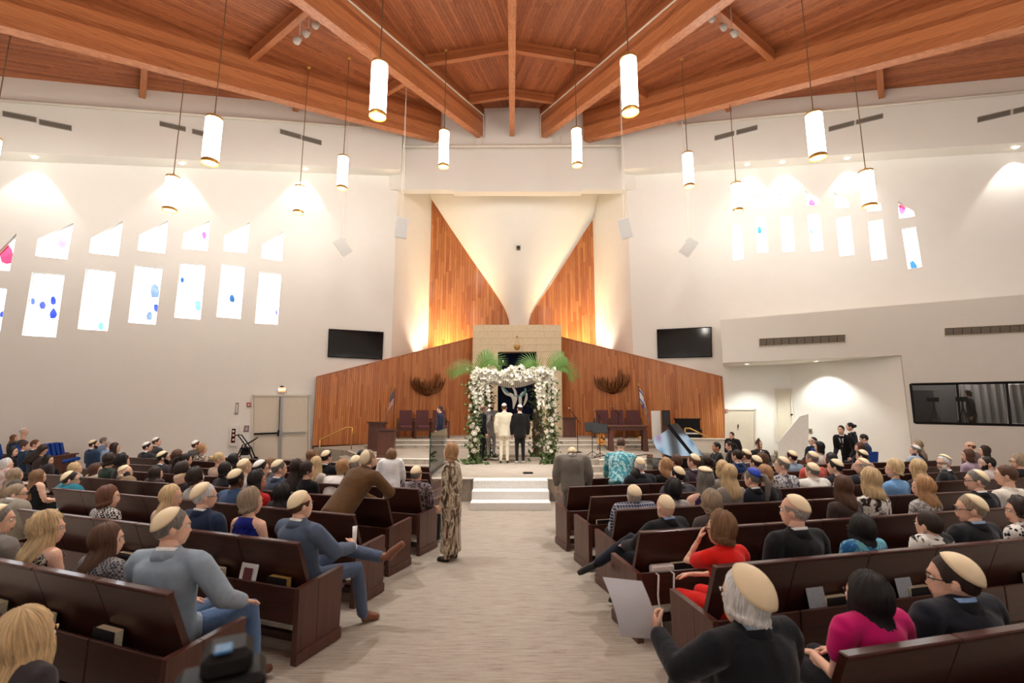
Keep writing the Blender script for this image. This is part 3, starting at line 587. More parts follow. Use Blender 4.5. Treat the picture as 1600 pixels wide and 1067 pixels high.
# little things on the walls
ex = thing('exit_sign', 'orange-lit EXIT sign over the left double door', 'sign'); onwall(WL, [(434.5, 613), (446, 613), (446.5, 605), (435, 605)], .03, .14, 'sign_box', WHITE, ex)
onwall(WL, [(435.5, 612.3), (445.5, 612.3), (445.8, 605.8), (435.8, 605.8)], .14, .15, 'lit_face', flat('exit_orange', (255, 120, 70), .5, emit=1.0), ex); onwall(WL, [(438, 604.9), (443, 604.9), (443, 603), (438, 603)], .05, .12, 'lamp_head', BLACK, ex)
def text(body, size, W, px, d, mat, parent, nm):
    cu = bpy.data.curves.new(nm, 'FONT'); cu.body = body; cu.size = size; cu.align_x = 'CENTER'; cu.align_y = 'CENTER'; cu.extrude = .004; u, z = W['uz'](px)
    t_ = bpy.data.objects.new('t', cu); COL.objects.link(t_); bpy.context.view_layer.update(); me = bpy.data.meshes.new_from_object(t_.evaluated_get(bpy.context.evaluated_depsgraph_get())); bpy.data.objects.remove(t_)
    ux, n2, p = W['ux'], W['n2'], Vector(W['to'](u, d, z)); me.transform(Matrix(((ux.x, 0, n2.x, p.x), (ux.y, 0, n2.y, p.y), (0, 1, 0, p.z), (0, 0, 0, 1)))); me.materials.clear(); me.materials.append(mat); place(nm, me, parent)
text('EXIT', .15, WL, (440.7, 609), .152, flat('exit_white', (255, 236, 220), .5, emit=1.2), ex, 'lettering')
RED = flat('alarm_red', (170, 40, 34), .4)
al = thing('fire_alarm', 'small red square fire alarm strobe left of the double door', 'alarm'); onwall(WL, [(385.5, 635.5), (391.5, 635.5), (391.5, 629), (385.5, 629)], 0, .06, 'housing', RED, al); onwall(WL, [(387.3, 634), (390, 634), (390, 631), (387.3, 631)], .06, .09, 'strobe', WHITE, al)
b_ = thing('wall_bell_strip', 'slim upright framed strip on the wall left of the fire alarm', 'fixture'); onwall(WL, [(367.5, 647), (371.5, 647), (373, 629.5), (369, 629.5)], 0, .04, 'frame', flat('frame_brown', (110, 80, 70), .5), b_); onwall(WL, [(368.5, 645.5), (370.8, 645.5), (372, 631), (369.8, 631)], .04, .05, 'face', WHITE, b_)
ae = thing('extinguisher_cabinet', 'white wall cabinet with dark red glass beside the double door', 'cabinet'); onwall(WL, [(359.5, 696), (371.5, 696), (373.5, 665), (361, 665)], 0, .14, 'case', WHITE, ae); onwall(WL, [(361.2, 691.5), (367.5, 691.5), (369, 669.5), (363, 669.5)], .14, .15, 'glass', flat('dark_red_glass', (88, 26, 26), .15), ae)
for y in (673, 679, 686): onwall(WL, [(363.5, y+2), (366.5, y+2), (367, y-1), (364, y-1)], .15, .155, 'lettering', WHITE, ae)
sg = thing('notice_plate', 'small square purple-grey notice plate left of the double door', 'sign'); onwall(WL, [(380.5, 674.5), (388.5, 674.5), (389.5, 665), (382, 665)], 0, .02, 'plate', flat('plate_plum', (112, 84, 92), .5), sg); onwall(WL, [(382.5, 673), (387.3, 673), (388, 666.5), (383.5, 666.5)], .02, .025, 'emblem', flat('plate_pale', (196, 170, 170), .5), sg)
ra = thing('fire_alarm', 'small red alarm at the right end of the oak wing', 'alarm'); onwall(WR, [(1133.5, 644), (1137, 644), (1137, 640), (1133.5, 640)], .01, .12, 'housing', RED, ra); onwall(WR, [(1134.5, 643), (1136, 643), (1136, 641), (1134.5, 641)], .12, .14, 'strobe', WHITE, ra)
pA = onw(1266.5, 673.5, A, B); so = thing('wall_socket', 'small grey switch plate on the recess wall', 'switch', pA, frame(A, B)); MB().bbox((-.07, -.02, -.1), (.07, .0, .1), .006).obj('plate', flat('plate_grey', (140, 130, 112), .5), so); MB().bbox((-.02, -.03, -.03), (.02, -.015, .03), .004).obj('rocker', BLACK, so)
# pipe along the header and along the upper walls
pp = place('trim_6', None, None, 'structure'); a, b = atY(593, 229, HY-.35), atY(1028, 227, HY-.35); MB().tube([a, b], .07, 8).obj('header_pipe', OFFW, pp, True)
for x in (598, 740, 752, 864, 877, 1024): p = atY(x, 228, HY-.35); MB().tube([p, p+Vector((0, 0, .55))], .03, 6).obj('pipe_hanger', OFFW, pp)
for W, y0, y1, xa, xb, r in ((WL, 156, 199, 0, 565, PA), (WR, 143, 196, 1600, 1060, PA)):
    P2, Q2 = [(v[0]+W['n2'].x*(W['pr']+.12), v[1]+W['n2'].y*(W['pr']+.12)) for v in (W['P'], W['Q'])]; a, b = onw(xa, y0, P2, Q2), onw(xb, y1, P2, Q2); a = a+(a-b)*.3
    MB().tube([a, b], .06, 8).obj('wall_pipe', OFFW, pp, True)
# ---- pendant lamps
LAMPW = flat('opal_glass', (255, 249, 238), .4, emit=PEND_L); LAMPB = flat('opal_base', (255, 214, 140), .4, emit=PEND_L*.35)
PEND = [(590, 100, 187, 11.2, 'big cylindrical pendant lamp hanging left of the centre beam, nearest on that side'), (985, 92, 181, 11.2, 'big cylindrical pendant lamp hanging right of the centre beam, nearest on that side'), (328, 185, 260, 12.4, 'large pendant lamp in front of the upper left wall'), (1278, 178, 252, 12.4, 'large pendant lamp in front of the upper right wall'),
 (693, 205, 266, 17.0, 'pendant lamp left of centre in front of the stage header'), (902, 202, 264, 17.0, 'pendant lamp right of centre in front of the stage header'), (534, 245, 300, 17.0, 'pendant lamp hanging left of the header, above the tilted speaker'), (1077, 240, 297, 17.0, 'pendant lamp hanging right of the header, above the tilted speaker'),
 (265, 277, 334, 15.2, 'low pendant lamp over the left windows, third from the left edge'), (1359, 268, 328, 15.2, 'low pendant lamp over the outer right windows'), (466, 292, 338, 17.3, 'lowest small pendant lamp before the last left window'), (1153, 287, 335, 17.3, 'lowest small pendant lamp before the first right window'), (-24, 215, 290, 13.4, 'pendant lamp whose cord shows at the upper left frame edge')]
PEND_ADDED = [(-9, 2.5, 10.2), (9, 2.5, 10.2), (-3.4, 4.2, 9.6), (3.4, 4.2, 9.6), (-13.5, 8, 9.9), (13.5, 8, 9.9), (-4, -3, 9.5), (4, -3, 9.5)]  # unseen pendants, added for the light they give
def pendant(p, rad, ln, label):
    t = thing('pendant_lamp', label, 'lamp', p, 0, 'cylindrical pendant lamps')
    MB().lathe([(rad*.96, .05), (rad, .07), (rad, ln-.03), (rad*.96, ln-.02)], 20).obj('glass_cylinder', LAMPW, t, True)
    MB().lathe([(rad*1.04, -.03), (rad*1.04, .07), (rad*.9, .07), (rad*.9, -.03)], 20, cap=False).obj('lower_ring', BRASS, t, True)
    MB().lathe([(rad*.9, -.01), (rad*.9, .02)], 20).obj('glass_base', LAMPB, t, True)
    MB().lathe([(rad*1.04, ln-.05), (rad*1.04, ln+.02), (rad*.3, ln+.06), (.03, ln+.14)], 20).obj('upper_ring', BRASS, t, True)
    zc = deckz(p.x, p.y)-p.z
    MB().tube([(0, 0, ln+.1), (0, 0, zc)], .016, 6).obj('cord', flat('brown_cord', (120, 92, 66), .5), t); MB().lathe([(.03, zc-.12), (.09, zc-.05), (.1, zc)], 12).obj('ceiling_rose', BRASS, t, True)
for x, y0, y1, Y, l in PEND:
    a, b = atY(x, y1-6, Y), atY(x, y0, Y); pendant(a, .195 if Y > 16.5 else .215, b.z-a.z, l)
for k, (x, y, z) in enumerate(PEND_ADDED): pendant(Vector((x, y, z)), .215, 1.3, 'added unseen pendant lamp over the rear pews, %s side, %s from the aisle' % ('left' if x < 0 else 'right', {0: 'second', 1: 'second', 2: 'first', 3: 'first', 4: 'third', 5: 'third', 6: 'rearmost', 7: 'rearmost'}[k]))
# ---- recessed wall washers in the soffits
for W, xs, k in ((WL, (62, 288, 478), 'left'), (WR, (1166, 1220, 1320, 1578), 'right')):
    for x in xs:
        yq = 245 if k == 'left' else (240 if x < 1400 else 232)
        u, z = W['uz']((x, yq)); zz = W['lo'](u); p = Vector(W['to'](u, .42, zz-.01))
        t = thing('recessed_downlight', '%s recessed lamp in the %s wall soffit, counted from the stage' % (('first', 'second', 'third', 'fourth')[(xs[::-1] if k == 'left' else xs).index(x)], k), 'lamp', p, 0, 'recessed lamps in the %s soffit' % k)
        MB().lathe([(.1, -.012), (.13, -.012), (.13, .01), (.1, .01)], 14, cap=False).obj('trim_ring', WHITE, t); MB().lathe([(.1, -.002), (.1, .004)], 14).obj('lens', flat('lamp_lens', (255, 246, 230), .4, emit=6), t)
        ld = bpy.data.lights.new('wall_washer', 'SPOT'); ld.energy = WASH_W*(.55 if 1100 < x < 1400 else 1); ld.spot_size = radians(76); ld.spot_blend = .35; ld.color = (1, .95, .87); ld.shadow_soft_size = .04
        lo = bpy.data.objects.new('wall_washer', ld); COL.objects.link(lo); lo.location = p+Vector((0, 0, -.06)); dv = Vector((-W['n2'].x*.22, -W['n2'].y*.22, -1)); lo.rotation_euler = dv.to_track_quat('-Z', 'Y').to_euler()
for x, y in ((1168, 568), (1281, 563)):
    u, z = uzb((x, y)); p = T3(u, OB*.62, zb(u)-.01); t = thing('recessed_downlight', ('left' if x < 1200 else 'right')+' recessed lamp in the ceiling over the stair recess', 'lamp', p, 0, 'recessed lamps in the recess'); MB().lathe([(.08, -.012), (.11, -.012), (.11, .01), (.08, .01)], 14, cap=False).obj('trim_ring', WHITE, t); MB().lathe([(.08, -.002), (.08, .004)], 14).obj('lens', flat('lamp_lens', (255, 246, 230), .4, emit=6), t)
    ld = bpy.data.lights.new('recess_lamp', 'SPOT'); ld.energy = 130; ld.spot_size = radians(110); ld.spot_blend = .6; ld.color = (.95, 1, .92); ld.shadow_soft_size = .05; lo = bpy.data.objects.new('recess_lamp', ld); COL.objects.link(lo); lo.location = p-Vector((0, 0, .06))
# spots without fixtures, added in the roof to brighten seats and stage
for x, y in ((-7, 8), (0, 9), (7, 8), (-4, 14), (4, 14), (0, 17), (-10, 3), (10, 3), (0, 2)):
    z = deckz(x, y)-.5; ld = bpy.data.lights.new('added_roof_spot', 'SPOT'); ld.energy = DOWN_W; ld.spot_size = radians(80); ld.spot_blend = .8; ld.color = (1, .98, .94); ld.shadow_soft_size = .25; lo = bpy.data.objects.new('added_roof_spot', ld); COL.objects.link(lo); lo.location = (x, y, z)
for s, xs in ((-1, ((466, 63), (480, 52), (495, 39))), (1, ((1110, 29), (1129, 42), (1146, 52)))):
    for k, (x, y) in enumerate(xs):
        p = atY(x, y, 13.9); t = thing('track_spotlight', 'small white spotlight, %s of three under the %s roof purlin' % (('outer', 'middle', 'inner')[k if s < 0 else 2-k], 'left' if s < 0 else 'right'), 'spotlight', p, 0, 'roof spotlights')
        MB().tube([(0, .1, .16), (0, -.12, -.14)], [.08, .12], 12).obj('can', flat('spot_grey', (196, 186, 176), .4), t, True); MB().tube([(0, .06, .1), (0, .06, deckz(p.x, p.y)-p.z)], .02, 6).obj('stem', OFFW, t)
for s in (-1, 1):        # unseen spots added above the seats to light the stage front
    ld = bpy.data.lights.new('added_stage_spot', 'SPOT'); ld.energy = 2300; ld.spot_size = radians(34); ld.spot_blend = .7; ld.color = (1, .95, .87); ld.shadow_soft_size = .15; lo = bpy.data.objects.new('added_stage_spot', ld); COL.objects.link(lo); lo.location = (s*4.5, 5.5, deckz(4.5, 5.5)-.6); lo.rotation_euler = (Vector((s*1.2, 15.5, 1.6))-lo.location).to_track_quat('-Z', 'Y').to_euler()
# ---- hanging loudspeakers
def speaker(px, Y, w_, h, rz, tilt, roll, label):
    p = atY(px[0], px[1], Y); t = thing('hanging_speaker', label, 'speaker', p, rz); g = Matrix.Rotation(tilt, 4, 'X') @ Matrix.Rotation(roll, 4, 'Y')
    c = MB(); q = [(-w_/2, 0, -h/2), (w_/2, 0, -h/2), (w_*.36, .45, -h*.42), (-w_*.36, .45, -h*.42), (-w_/2, 0, h/2), (w_/2, 0, h/2), (w_*.36, .45, h*.42), (-w_*.36, .45, h*.42)]; c.hexa([g @ Vector(v) for v in q]); c.obj('cabinet', WHITE, t)
    m = MB(); m.hexa([g @ Vector(v) for v in [(-w_*.44, -.02, -h*.46), (w_*.44, -.02, -h*.46), (w_*.44, -.001, -h*.46), (-w_*.44, -.001, -h*.46), (-w_*.44, -.02, h*.46), (w_*.44, -.02, h*.46), (w_*.44, -.001, h*.46), (-w_*.44, -.001, h*.46)]]); m.obj('grille', flat('pale_grille', (226, 226, 224), .6), t)
    c = MB(); z = deckz(p.x, p.y)-p.z
    for a in (-.12, .12): c.tube([(a, .25, h*.42), (a*.4, .25, h*.8), (0, .25, z)], .01, 5)
    c.obj('cable', OFFW, t); MB().tube([(-w_*.3, .2, h*.5), (w_*.3, .2, h*.5)], .025, 6).obj('bracket', STEEL, t)
speaker((627, 356), 18, .5, .85, .25, .3, .1, 'white loudspeaker hanging left of the folded white form'); speaker((977, 357), 18, .5, .85, -.25, .3, -.2, 'white loudspeaker hanging right of the folded white form')
speaker((536, 385), 19.3, .5, .8, .6, .25, -.75, 'white loudspeaker tilted sideways, left of the left television'); speaker((1076, 386), 19.3, .5, .8, -.6, .25, .75, 'white loudspeaker tilted sideways, right of the stage opening')
# ------------------------------------------------------------------ pews
ANG = {-1: radians(-20.5), 1: radians(14.0)}
NV = {s: Vector((-sin(ANG[s]), cos(ANG[s]), 0)) for s in (-1, 1)}; UV = {s: Vector((cos(ANG[s]), sin(ANG[s]), 0)) for s in (-1, 1)}
ROWS = {-1: [(1.0, -2.2, 4), (2.01, -2.06, 4), (3.15, -1.8, 6), (4.245, -1.72, 8), (5.2, -1.62, 11), (6.1, -1.4, 12), (7.03, -1.45, 13), (7.95, -1.6, 13), (8.9, -1.8, 13)],
 1: [(.75, 1.55, 4), (1.8, 1.5, 5), (2.97, 1.44, 7), (4.0, 1.18, 9), (5.0, 1.2, 11), (5.9, 1.06, 12), (6.84, .88, 13), (7.7, 1.0, 14), (8.6, 2.0, 13)]}
SEG = .7
def pew_meshes(s):
    x = (lambda a, b: (0, SEG-.008) if s > 0 else (-SEG+.008, 0))(0, 0); x0, x1 = x; m = {}
    b = MB(); b.hexa([(x0, .19, .43), (x1, .19, .43), (x1, .235, .43), (x0, .235, .43), (x0, 0, .925), (x1, 0, .925), (x1, .04, .925), (x0, .04, .925)]); m['back_panel'] = b.mesh('back_panel', PEWW)
    m['top_rail'] = MB().bbox((x0, -.012, .922), (x1, .046, .945), .006).mesh('top_rail', PEWW)
    m['rear_panel'] = MB().bbox((x0, 0, .3), (x1, .022, .585), .005).mesh('rear_panel', PEWW)
    m['seat'] = MB().bbox((x0, .2, .39), (x1, .62, .445), .012).mesh('seat', PEWW)
    m['book_tray'] = MB().box((x0, .022, .44), (x1, .16, .455)).mesh('book_tray', PEWW)
    e = MB(); xa, xb = (-.05, 0) if s > 0 else (0, .05)
    for pl in ([(0, 0), (.215, 0), (.215, .6), (0, .585)], [(.22, 0), (.5, 0), (.52, .615), (.22, .6)]):
        e.prism([(xa if s > 0 else xb, y, z) for y, z in pl][::(1 if s > 0 else -1)], (xb-xa if s > 0 else xa-xb, 0, 0))
    e.box((xa-.012 if s > 0 else xa, -.004, .0), (xb if s > 0 else xb+.012, .515, .09)); m['end_panel'] = e.mesh('end_panel', PEWE)
    m['leg'] = MB().box((-.03, .1, 0), (.03, .5, .39)).mesh('leg', PEWW)
    return m
PM = {s: pew_meshes(s) for s in (-1, 1)}
ORD = ['nearest', 'second', 'third', 'fourth', 'fifth', 'sixth', 'seventh', 'eighth', 'ninth']
ROWP = {}
for s in (-1, 1):
    for i, (d, xe, n) in enumerate(ROWS[s]):
        t_ = (d-NV[s].x*xe)/NV[s].y; o = Vector((xe, t_, 0)); ROWP[s, i] = (d, o)
        ux = UV[s].copy(); ux.z = -.025*ux.y*(1 if o.y < 9 else .5); ux.normalize(); uy = NV[s].copy(); uz = ux.cross(uy).normalized(); uy = uz.cross(ux)
        p = place('pew', None, None, None, 'dark mahogany pew, %s from the viewer in the %s block' % (ORD[i], 'left' if s < 0 else 'right'), 'pew', 'pews in the %s block' % ('left' if s < 0 else 'right'))
        p.matrix_world = Matrix(((ux.x, uy.x, uz.x, o.x), (ux.y, uy.y, uz.y, o.y), (ux.z, uy.z, uz.z, zf(o.y)), (0, 0, 0, 1)))
        place('end_panel', PM[s]['end_panel'], p); e2 = place('end_panel', PM[s]['end_panel'], p); e2.location.x = s*(n*SEG+.05)
        for k in range(n):
            for nm in ('back_panel', 'rear_panel', 'seat', 'book_tray'):
                c = place(nm, PM[s][nm], p); c.location.x = s*k*SEG
                if nm == 'back_panel': place('top_rail', PM[s]['top_rail'], c)
            if k and k % 2 == 0: c = place('leg', PM[s]['leg'], p); c.location.x = s*k*SEG
        MB().box((min(0, s*n*SEG), .22, .05), (max(0, s*n*SEG), .27, .11)).obj('foot_rail', PEWW, p)
def pewpt(s, i, px, r, z):       # the spot on pew i at image column px, r behind the back line, height z
    d, o = ROWP[s, i]; a = ray(px, 800)[0]; D = d+r; Y = D/(NV[s].x*a+NV[s].y); return Vector((a*Y, Y, zf(Y)+z))
PAGE, COVER, PAPER = flat('page_edges', (236, 222, 190), .8), flat('book_cover_black', (26, 22, 22), .5), flat('white_paper', (236, 234, 230), .7)
GILT = flat('gilt_edges', (196, 158, 84), .5)
def book(s, i, px, label, lean=0, pg=PAGE, w_=.22, hh=.175, group='prayer books in the pew racks'):
    p = pewpt(s, i, px, .075, .457); t = thing('prayer_book', label, 'book', p, ANG[s], group)
    c = MB(); c.bbox((-w_/2, -.032, 0), (w_/2, -.026, hh), .002); c.bbox((-w_/2, .026, 0), (w_/2, .032, hh), .002); c.box((-w_/2, -.032, 0), (w_/2, .032, .006)); c.obj('cover', COVER, t); MB().bbox((-w_/2+.006, -.026, .005), (w_/2-.006, .026, hh-.004), .002).obj('pages', pg, t)
for a in ((-1, 1, 192, 'black book with cream top edge in the nearest full left pew rack'), (-1, 1, 90, 'black book with cream edge further left in the nearest left rack'), (-1, 1, 15, 'black book with cream edge at the left frame edge'), (-1, 2, 345, 'black book with cream edge beside the teal bag'), (-1, 2, 206, 'black book with cream edge in the rack before the dark-haired woman')): book(*a)
book(-1, 2, 444, 'black book with gilt edge at the aisle end of the left rack', pg=GILT)
for a in ((1, 2, 1292, 'black book with cream edges in the right rack, left of the dark-haired woman'), (1, 2, 1420, 'black book with cream edges in the right rack beside a grey leaflet'), (1, 2, 1600, 'black book with cream edges at the right frame edge'), (1, 5, 943, 'white-edged black book in the fifth right pew rack by the aisle'), (1, 3, 1060, 'white-edged black book behind the woman in red')): book(*a)
def leaf(s, i, px, label, c, w_=.16, h=.26):
    p = pewpt(s, i, px, .05, .46); t = thing('leaflet', label, 'leaflet', p, ANG[s], 'leaflets in the pew racks'); m = MB(); m.hexa([(-w_/2, -.006, 0), (w_/2, -.006, 0), (w_/2, 0, 0), (-w_/2, 0, 0), (-w_/2, .04, h), (w_/2, .04, h), (w_/2, .046, h), (-w_/2, .046, h)]); m.obj('sheet', c, t); return t
LG = flat('grey_leaflet_paper', (176, 184, 190), .6)
l_ = leaf(-1, 2, 392, 'white printed card with a dark red picture in the left rack', PAPER, .2, .24); MB().hexa([(-.05, .004, .1), (.05, .004, .1), (.05, .008, .1), (-.05, .008, .1), (-.05, .022, .2), (.05, .022, .2), (.05, .026, .2), (-.05, .026, .2)]).obj('picture', flat('picture_maroon', (110, 52, 58), .6), l_)
leaf(1, 2, 1268, 'pale grey leaflet leaning beside a book in the right rack', LG); leaf(1, 2, 1405, 'grey leaflet standing beside the open-edged book in the right rack', LG)
# teal bag and white power strip
p = pewpt(-1, 2, 326, .085, .457); t = thing('teal_bag', 'crumpled teal quilted bag in the left pew rack', 'bag', p, ANG[-1]); m = MB(); m.ball((0, 0, .13), (.12, .055, .14), 14, 10)
m.v = [(x*(1+.12*sin(19*z+7*x)), y*(1+.1*sin(23*x)), z*(1+.06*sin(17*x))) for x, y, z in m.v]; m.obj('pouch', flat('teal_quilt', (28, 104, 112), .6, bump=.8, bs=50), t, True); MB().tube([(-.05, 0, .25), (-.03, 0, .31), (.03, 0, .31), (.05, 0, .25)], .008, 6).obj('handle', BLACK, t)
p = pewpt(1, 3, 1030, .06, .5); t = thing('power_strip', 'white plastic power adapter with hanging white cord on the pew rack', 'adapter', p, ANG[1]); MB().bbox((-.12, -.035, 0), (.12, .035, .13), .015).obj('case', WHITE, t)
for a, b in ((-.1, -.55), (.06, -.3)): MB().tube([(a, -.03, .08), (a+.01, -.09, .07), (a-.01, -.1, -.1), (a+.02, -.1, b+.15), (a+.1, -.12, b), (a+.2, -.04, b+.08)], .009, 6).obj('cord', WHITE, t, True)
# ------------------------------------------------------------------ on the stage
def lectern(p, w_, h, dp, label, rz=0):
    t = thing('lectern', label, 'lectern', p, rz); MB().bbox((-w_/2-.02, -dp/2-.02, 0), (w_/2+.02, dp/2+.02, .07), .01).obj('plinth', DARKW, t)
    MB().bbox((-w_/2, -dp/2, .07), (w_/2, dp/2, h-.05), .01).obj('body', DARKW, t); MB().hexa([(-w_/2-.05, -dp/2-.05, h-.06), (w_/2+.05, -dp/2-.05, h-.06), (w_/2+.05, dp/2+.05, h-.11), (-w_/2-.05, dp/2+.05, h-.11), (-w_/2-.05, -dp/2-.05, h), (w_/2+.05, -dp/2-.05, h), (w_/2+.05, dp/2+.05, h-.06), (-w_/2-.05, dp/2+.05, h-.06)]).obj('desk_top', DARKW, t); return t
p = at(603, 714, SZ); lectern(p, .56, .98, .45, 'brown wooden lectern nearest the audience on the left of the stage', .1)
p = at(588, 704, SZ); lt = lectern(p, .6, 1.15, .5, 'brown wooden lectern standing behind another on the stage left', .1); MB().tube([(.1, 0, 1.1), (.1, -.05, 1.5), (.08, -.1, 2.0)], .012, 6).obj('microphone_stem', BLACK, lt)
p = at(890, 683, UZ); lectern(p, .58, .95, .4, 'dark wooden cabinet lectern standing right of the ark')
UPH = newmat('plum_check_upholstery'); m_, nt, b = UPH; b.inputs['Roughness'].default_value = .85
tc = N(nt, 'ShaderNodeTexCoord'); ck = N(nt, 'ShaderNodeTexChecker', i_Scale=16.0); ck.inputs[1].default_value = lin((112, 66, 64)); ck.inputs[2].default_value = lin((82, 44, 48)); nt.links.new(tc.outputs['Object'], ck.inputs[0]); nt.links.new(ck.outputs[0], b.inputs['Base Color']); UPH = m_
def throne(p, rz, label):
    t = thing('clergy_chair', label, 'chair', p, rz, 'upholstered chairs on the stage'); w_ = .3
    MB().bbox((-w_, -.3, .42), (w_, .3, .58), .04).obj('seat', UPH, t); MB().hexa([(-w_, .24, .5), (w_, .24, .5), (w_, .36, .5), (-w_, .36, .5), (-w_*.96, .34, 1.28), (w_*.96, .34, 1.28), (w_*.96, .46, 1.28), (-w_*.96, .46, 1.28)]).obj('backrest', UPH, t)
    for s in (-1, 1):
        MB().bbox((s*(w_+.06)-.04, -.32, .72), (s*(w_+.06)+.04, .34, .78), .012).obj('armrest', DARKW, t)
        for y in (-.28, .32): MB().bbox((s*(w_+.06)-.035, y-.035, 0), (s*(w_+.06)+.035, y+.035, .74 if y < 0 else .9), .008).obj('leg', DARKW, t)
    MB().bbox((-w_-.03, -.3, .34), (w_+.03, -.26, .44), .006).obj('seat_rail', DARKW, t)
for px, l in ((634, 'plum checked armchair nearest the flag of stripes'), (660.5, 'plum checked armchair, middle of the left three'), (687, 'plum checked armchair half hidden behind the man in navy')): throne(at(px, 684.5, UZ), .32, l)
for px, l in ((941, 'plum checked armchair, leftmost of the three behind the table'), (965, 'plum checked armchair, middle of the three behind the table'), (990, 'plum checked armchair beside the white and blue flag')): throne(at(px, 684, UZ), -.25, l)
# flags
def stripes(name, kind):
    m, nt, b = newmat(name); b.inputs['Roughness'].default_value = .8; uvn = N(nt, 'ShaderNodeUVMap'); sp = N(nt, 'ShaderNodeSeparateXYZ'); nt.links.new(uvn.outputs[0], sp.inputs[0])
    def mth(op, a, v): q = N(nt, 'ShaderNodeMath', operation=op); nt.links.new(a, q.inputs[0]); q.inputs[1].default_value = v; return q.outputs[0]
    def mix(f, c0, c1):
        x = N(nt, 'ShaderNodeMix', data_type='RGBA'); nt.links.new(f, x.inputs[0])
        for k, c in ((6, c0), (7, c1)):
            if isinstance(c, tuple): x.inputs[k].default_value = lin(c)
            else: nt.links.new(c, x.inputs[k])
        return x.outputs[2]
    if kind == 'us':
        f = mth('GREATER_THAN', mth('FRACT', mth('MULTIPLY', sp.outputs[1], 6.5), 0), .5)
        st_ = mix(f, (232, 226, 216), (168, 40, 44)); un = N(nt, 'ShaderNodeMath', operation='MULTIPLY'); nt.links.new(mth('LESS_THAN', sp.outputs[0], .4), un.inputs[0]); nt.links.new(mth('GREATER_THAN', sp.outputs[1], .46), un.inputs[1])
        vo = N(nt, 'ShaderNodeTexVoronoi', i_Scale=14.0); vo.inputs['Randomness'].default_value = 0; nt.links.new(uvn.outputs[0], vo.inputs[0])
        ca_ = mix(mth('LESS_THAN', vo.outputs['Distance'], .22), (38, 44, 84), (226, 226, 226)); c = mix(un.outputs[0], st_, ca_)
    else:
        a = mth('LESS_THAN', mth('ABSOLUTE', mth('ADD', sp.outputs[1], -.84), 0), .08); b2 = mth('LESS_THAN', mth('ABSOLUTE', mth('ADD', sp.outputs[1], -.16), 0), .08)
        ad = N(nt, 'ShaderNodeMath', operation='ADD'); nt.links.new(a, ad.inputs[0]); nt.links.new(b2, ad.inputs[1]); c = mix(ad.outputs[0], (232, 232, 230), (44, 74, 158))
    nt.links.new(c, b.inputs['Base Color']); return m
def flag(p, h, kind, label, s):
    t = thing('flag', label, 'flag', p); MB().tube([(0, 0, 0), (0, 0, h)], .02, 8).obj('pole', DARKW, t); MB().lathe([(.2, 0), (.2, .04), (.06, .1)], 14).obj('base', BRASS, t, True)
    fm = MB(); MB().lathe([(.0, h), (.05, h+.05), (.02, h+.12), (.0, h+.22)], 8).obj('finial', BRASS, t, True)
    nu, nv = 18, 10; uv = []
    for i in range(nu+1):          # hoist at the pole, the fly hanging down in folds
        u = i/nu
        for j in range(nv+1):
            v = j/nv; zz = h-.08-(1-v)*(.62+.3*u)-u*1.02; fold = .1*sin(u*9+v*2.2)
            fm.v.append((s*(.03+.46*sin(u*1.9)*(.5+.5*(1-v))+.04*sin(u*7)), -.03-.06*u+fold*.7*(.35+u), zz)); uv.append((u, v))
    fm.f = [(i*(nv+1)+j, (i+1)*(nv+1)+j, (i+1)*(nv+1)+j+1, i*(nv+1)+j+1) for i in range(nu) for j in range(nv)]; fm.m = [0]*len(fm.f)
    o = fm.obj('cloth', stripes('flag_cloth_'+kind, kind), t, True); ul = o.data.uv_layers.new(name='UVMap')
    for l in o.data.loops: ul.data[l.index].uv = uv[l.vertex_index]
    if kind == 'il':
        st2 = MB()
        for a0 in (pi/2, -pi/2):
            q = [(s*.13+.07*cos(a0+2*pi*k/3), -.16, h-.95+.1*sin(a0+2*pi*k/3)) for k in range(3)]
            for a, b in zip(q, q[1:]+q[:1]): st2.tube([a, b], .011, 4)
        st2.obj('star_emblem', flat('flag_blue', (44, 74, 158), .7), t)
flag(at(614, 684.5, UZ), 2.3, 'us', 'stars and stripes flag draped on a dark pole, stage left', -.9); flag(at(1001, 684.5, UZ), 2.4, 'il', 'white flag with blue stripes draped on a pole, stage right', .9)
# bronze flame reliefs on the wings
def relief(cx, cy, P, Q, label, fl):
    c = onw(cx, cy, P, Q); a = frame(P, Q); n2 = Vector((sin(a), -cos(a), 0)); t = thing('bronze_relief', label, 'sculpture', c+n2*.08, a); r_ = random.Random(3)
    for k in range(27):
        g = (k/26-.5)*2*fl; b0 = Vector((r_.uniform(-.12, .12), -.03, -.55)); hgt = (.62+.28*abs(g)**1.5+r_.uniform(-.12, .2)+(.3 if .45 < g < .75 else 0)); tip = Vector((g*.86+r_.uniform(-.05, .05), -.12+r_.uniform(-.05, .05), -.55+hgt)); mid = Vector((g*.95+r_.uniform(-.06, .06), -.14, -.52+.17*abs(g)))
        pts = [b0*(1-u)**2+mid*2*u*(1-u)+tip*u*u for u in (0, .18, .36, .54, .7, .84, .95, 1)]; MB().tube(pts, [(.018, .012), (.028, .016), (.036, .018), (.046, .02), (.05, .02), (.042, .016), (.022, .01), (.004, .004)], 6, side=(cos(k), .3, sin(k))).obj('flame_blade', BRONZE, t, True)
    MB().ball((0, 0, -.5), (.2, .05, .1), 10, 6).obj('root_plate', BRONZE, t, True)
relief(667, 600, lw0, lw1, 'bronze relief of flame-like branches on the left oak wing', 1); relief(957, 597, rw1, rw0, 'bronze relief of flame-like branches on the right oak wing', -1)
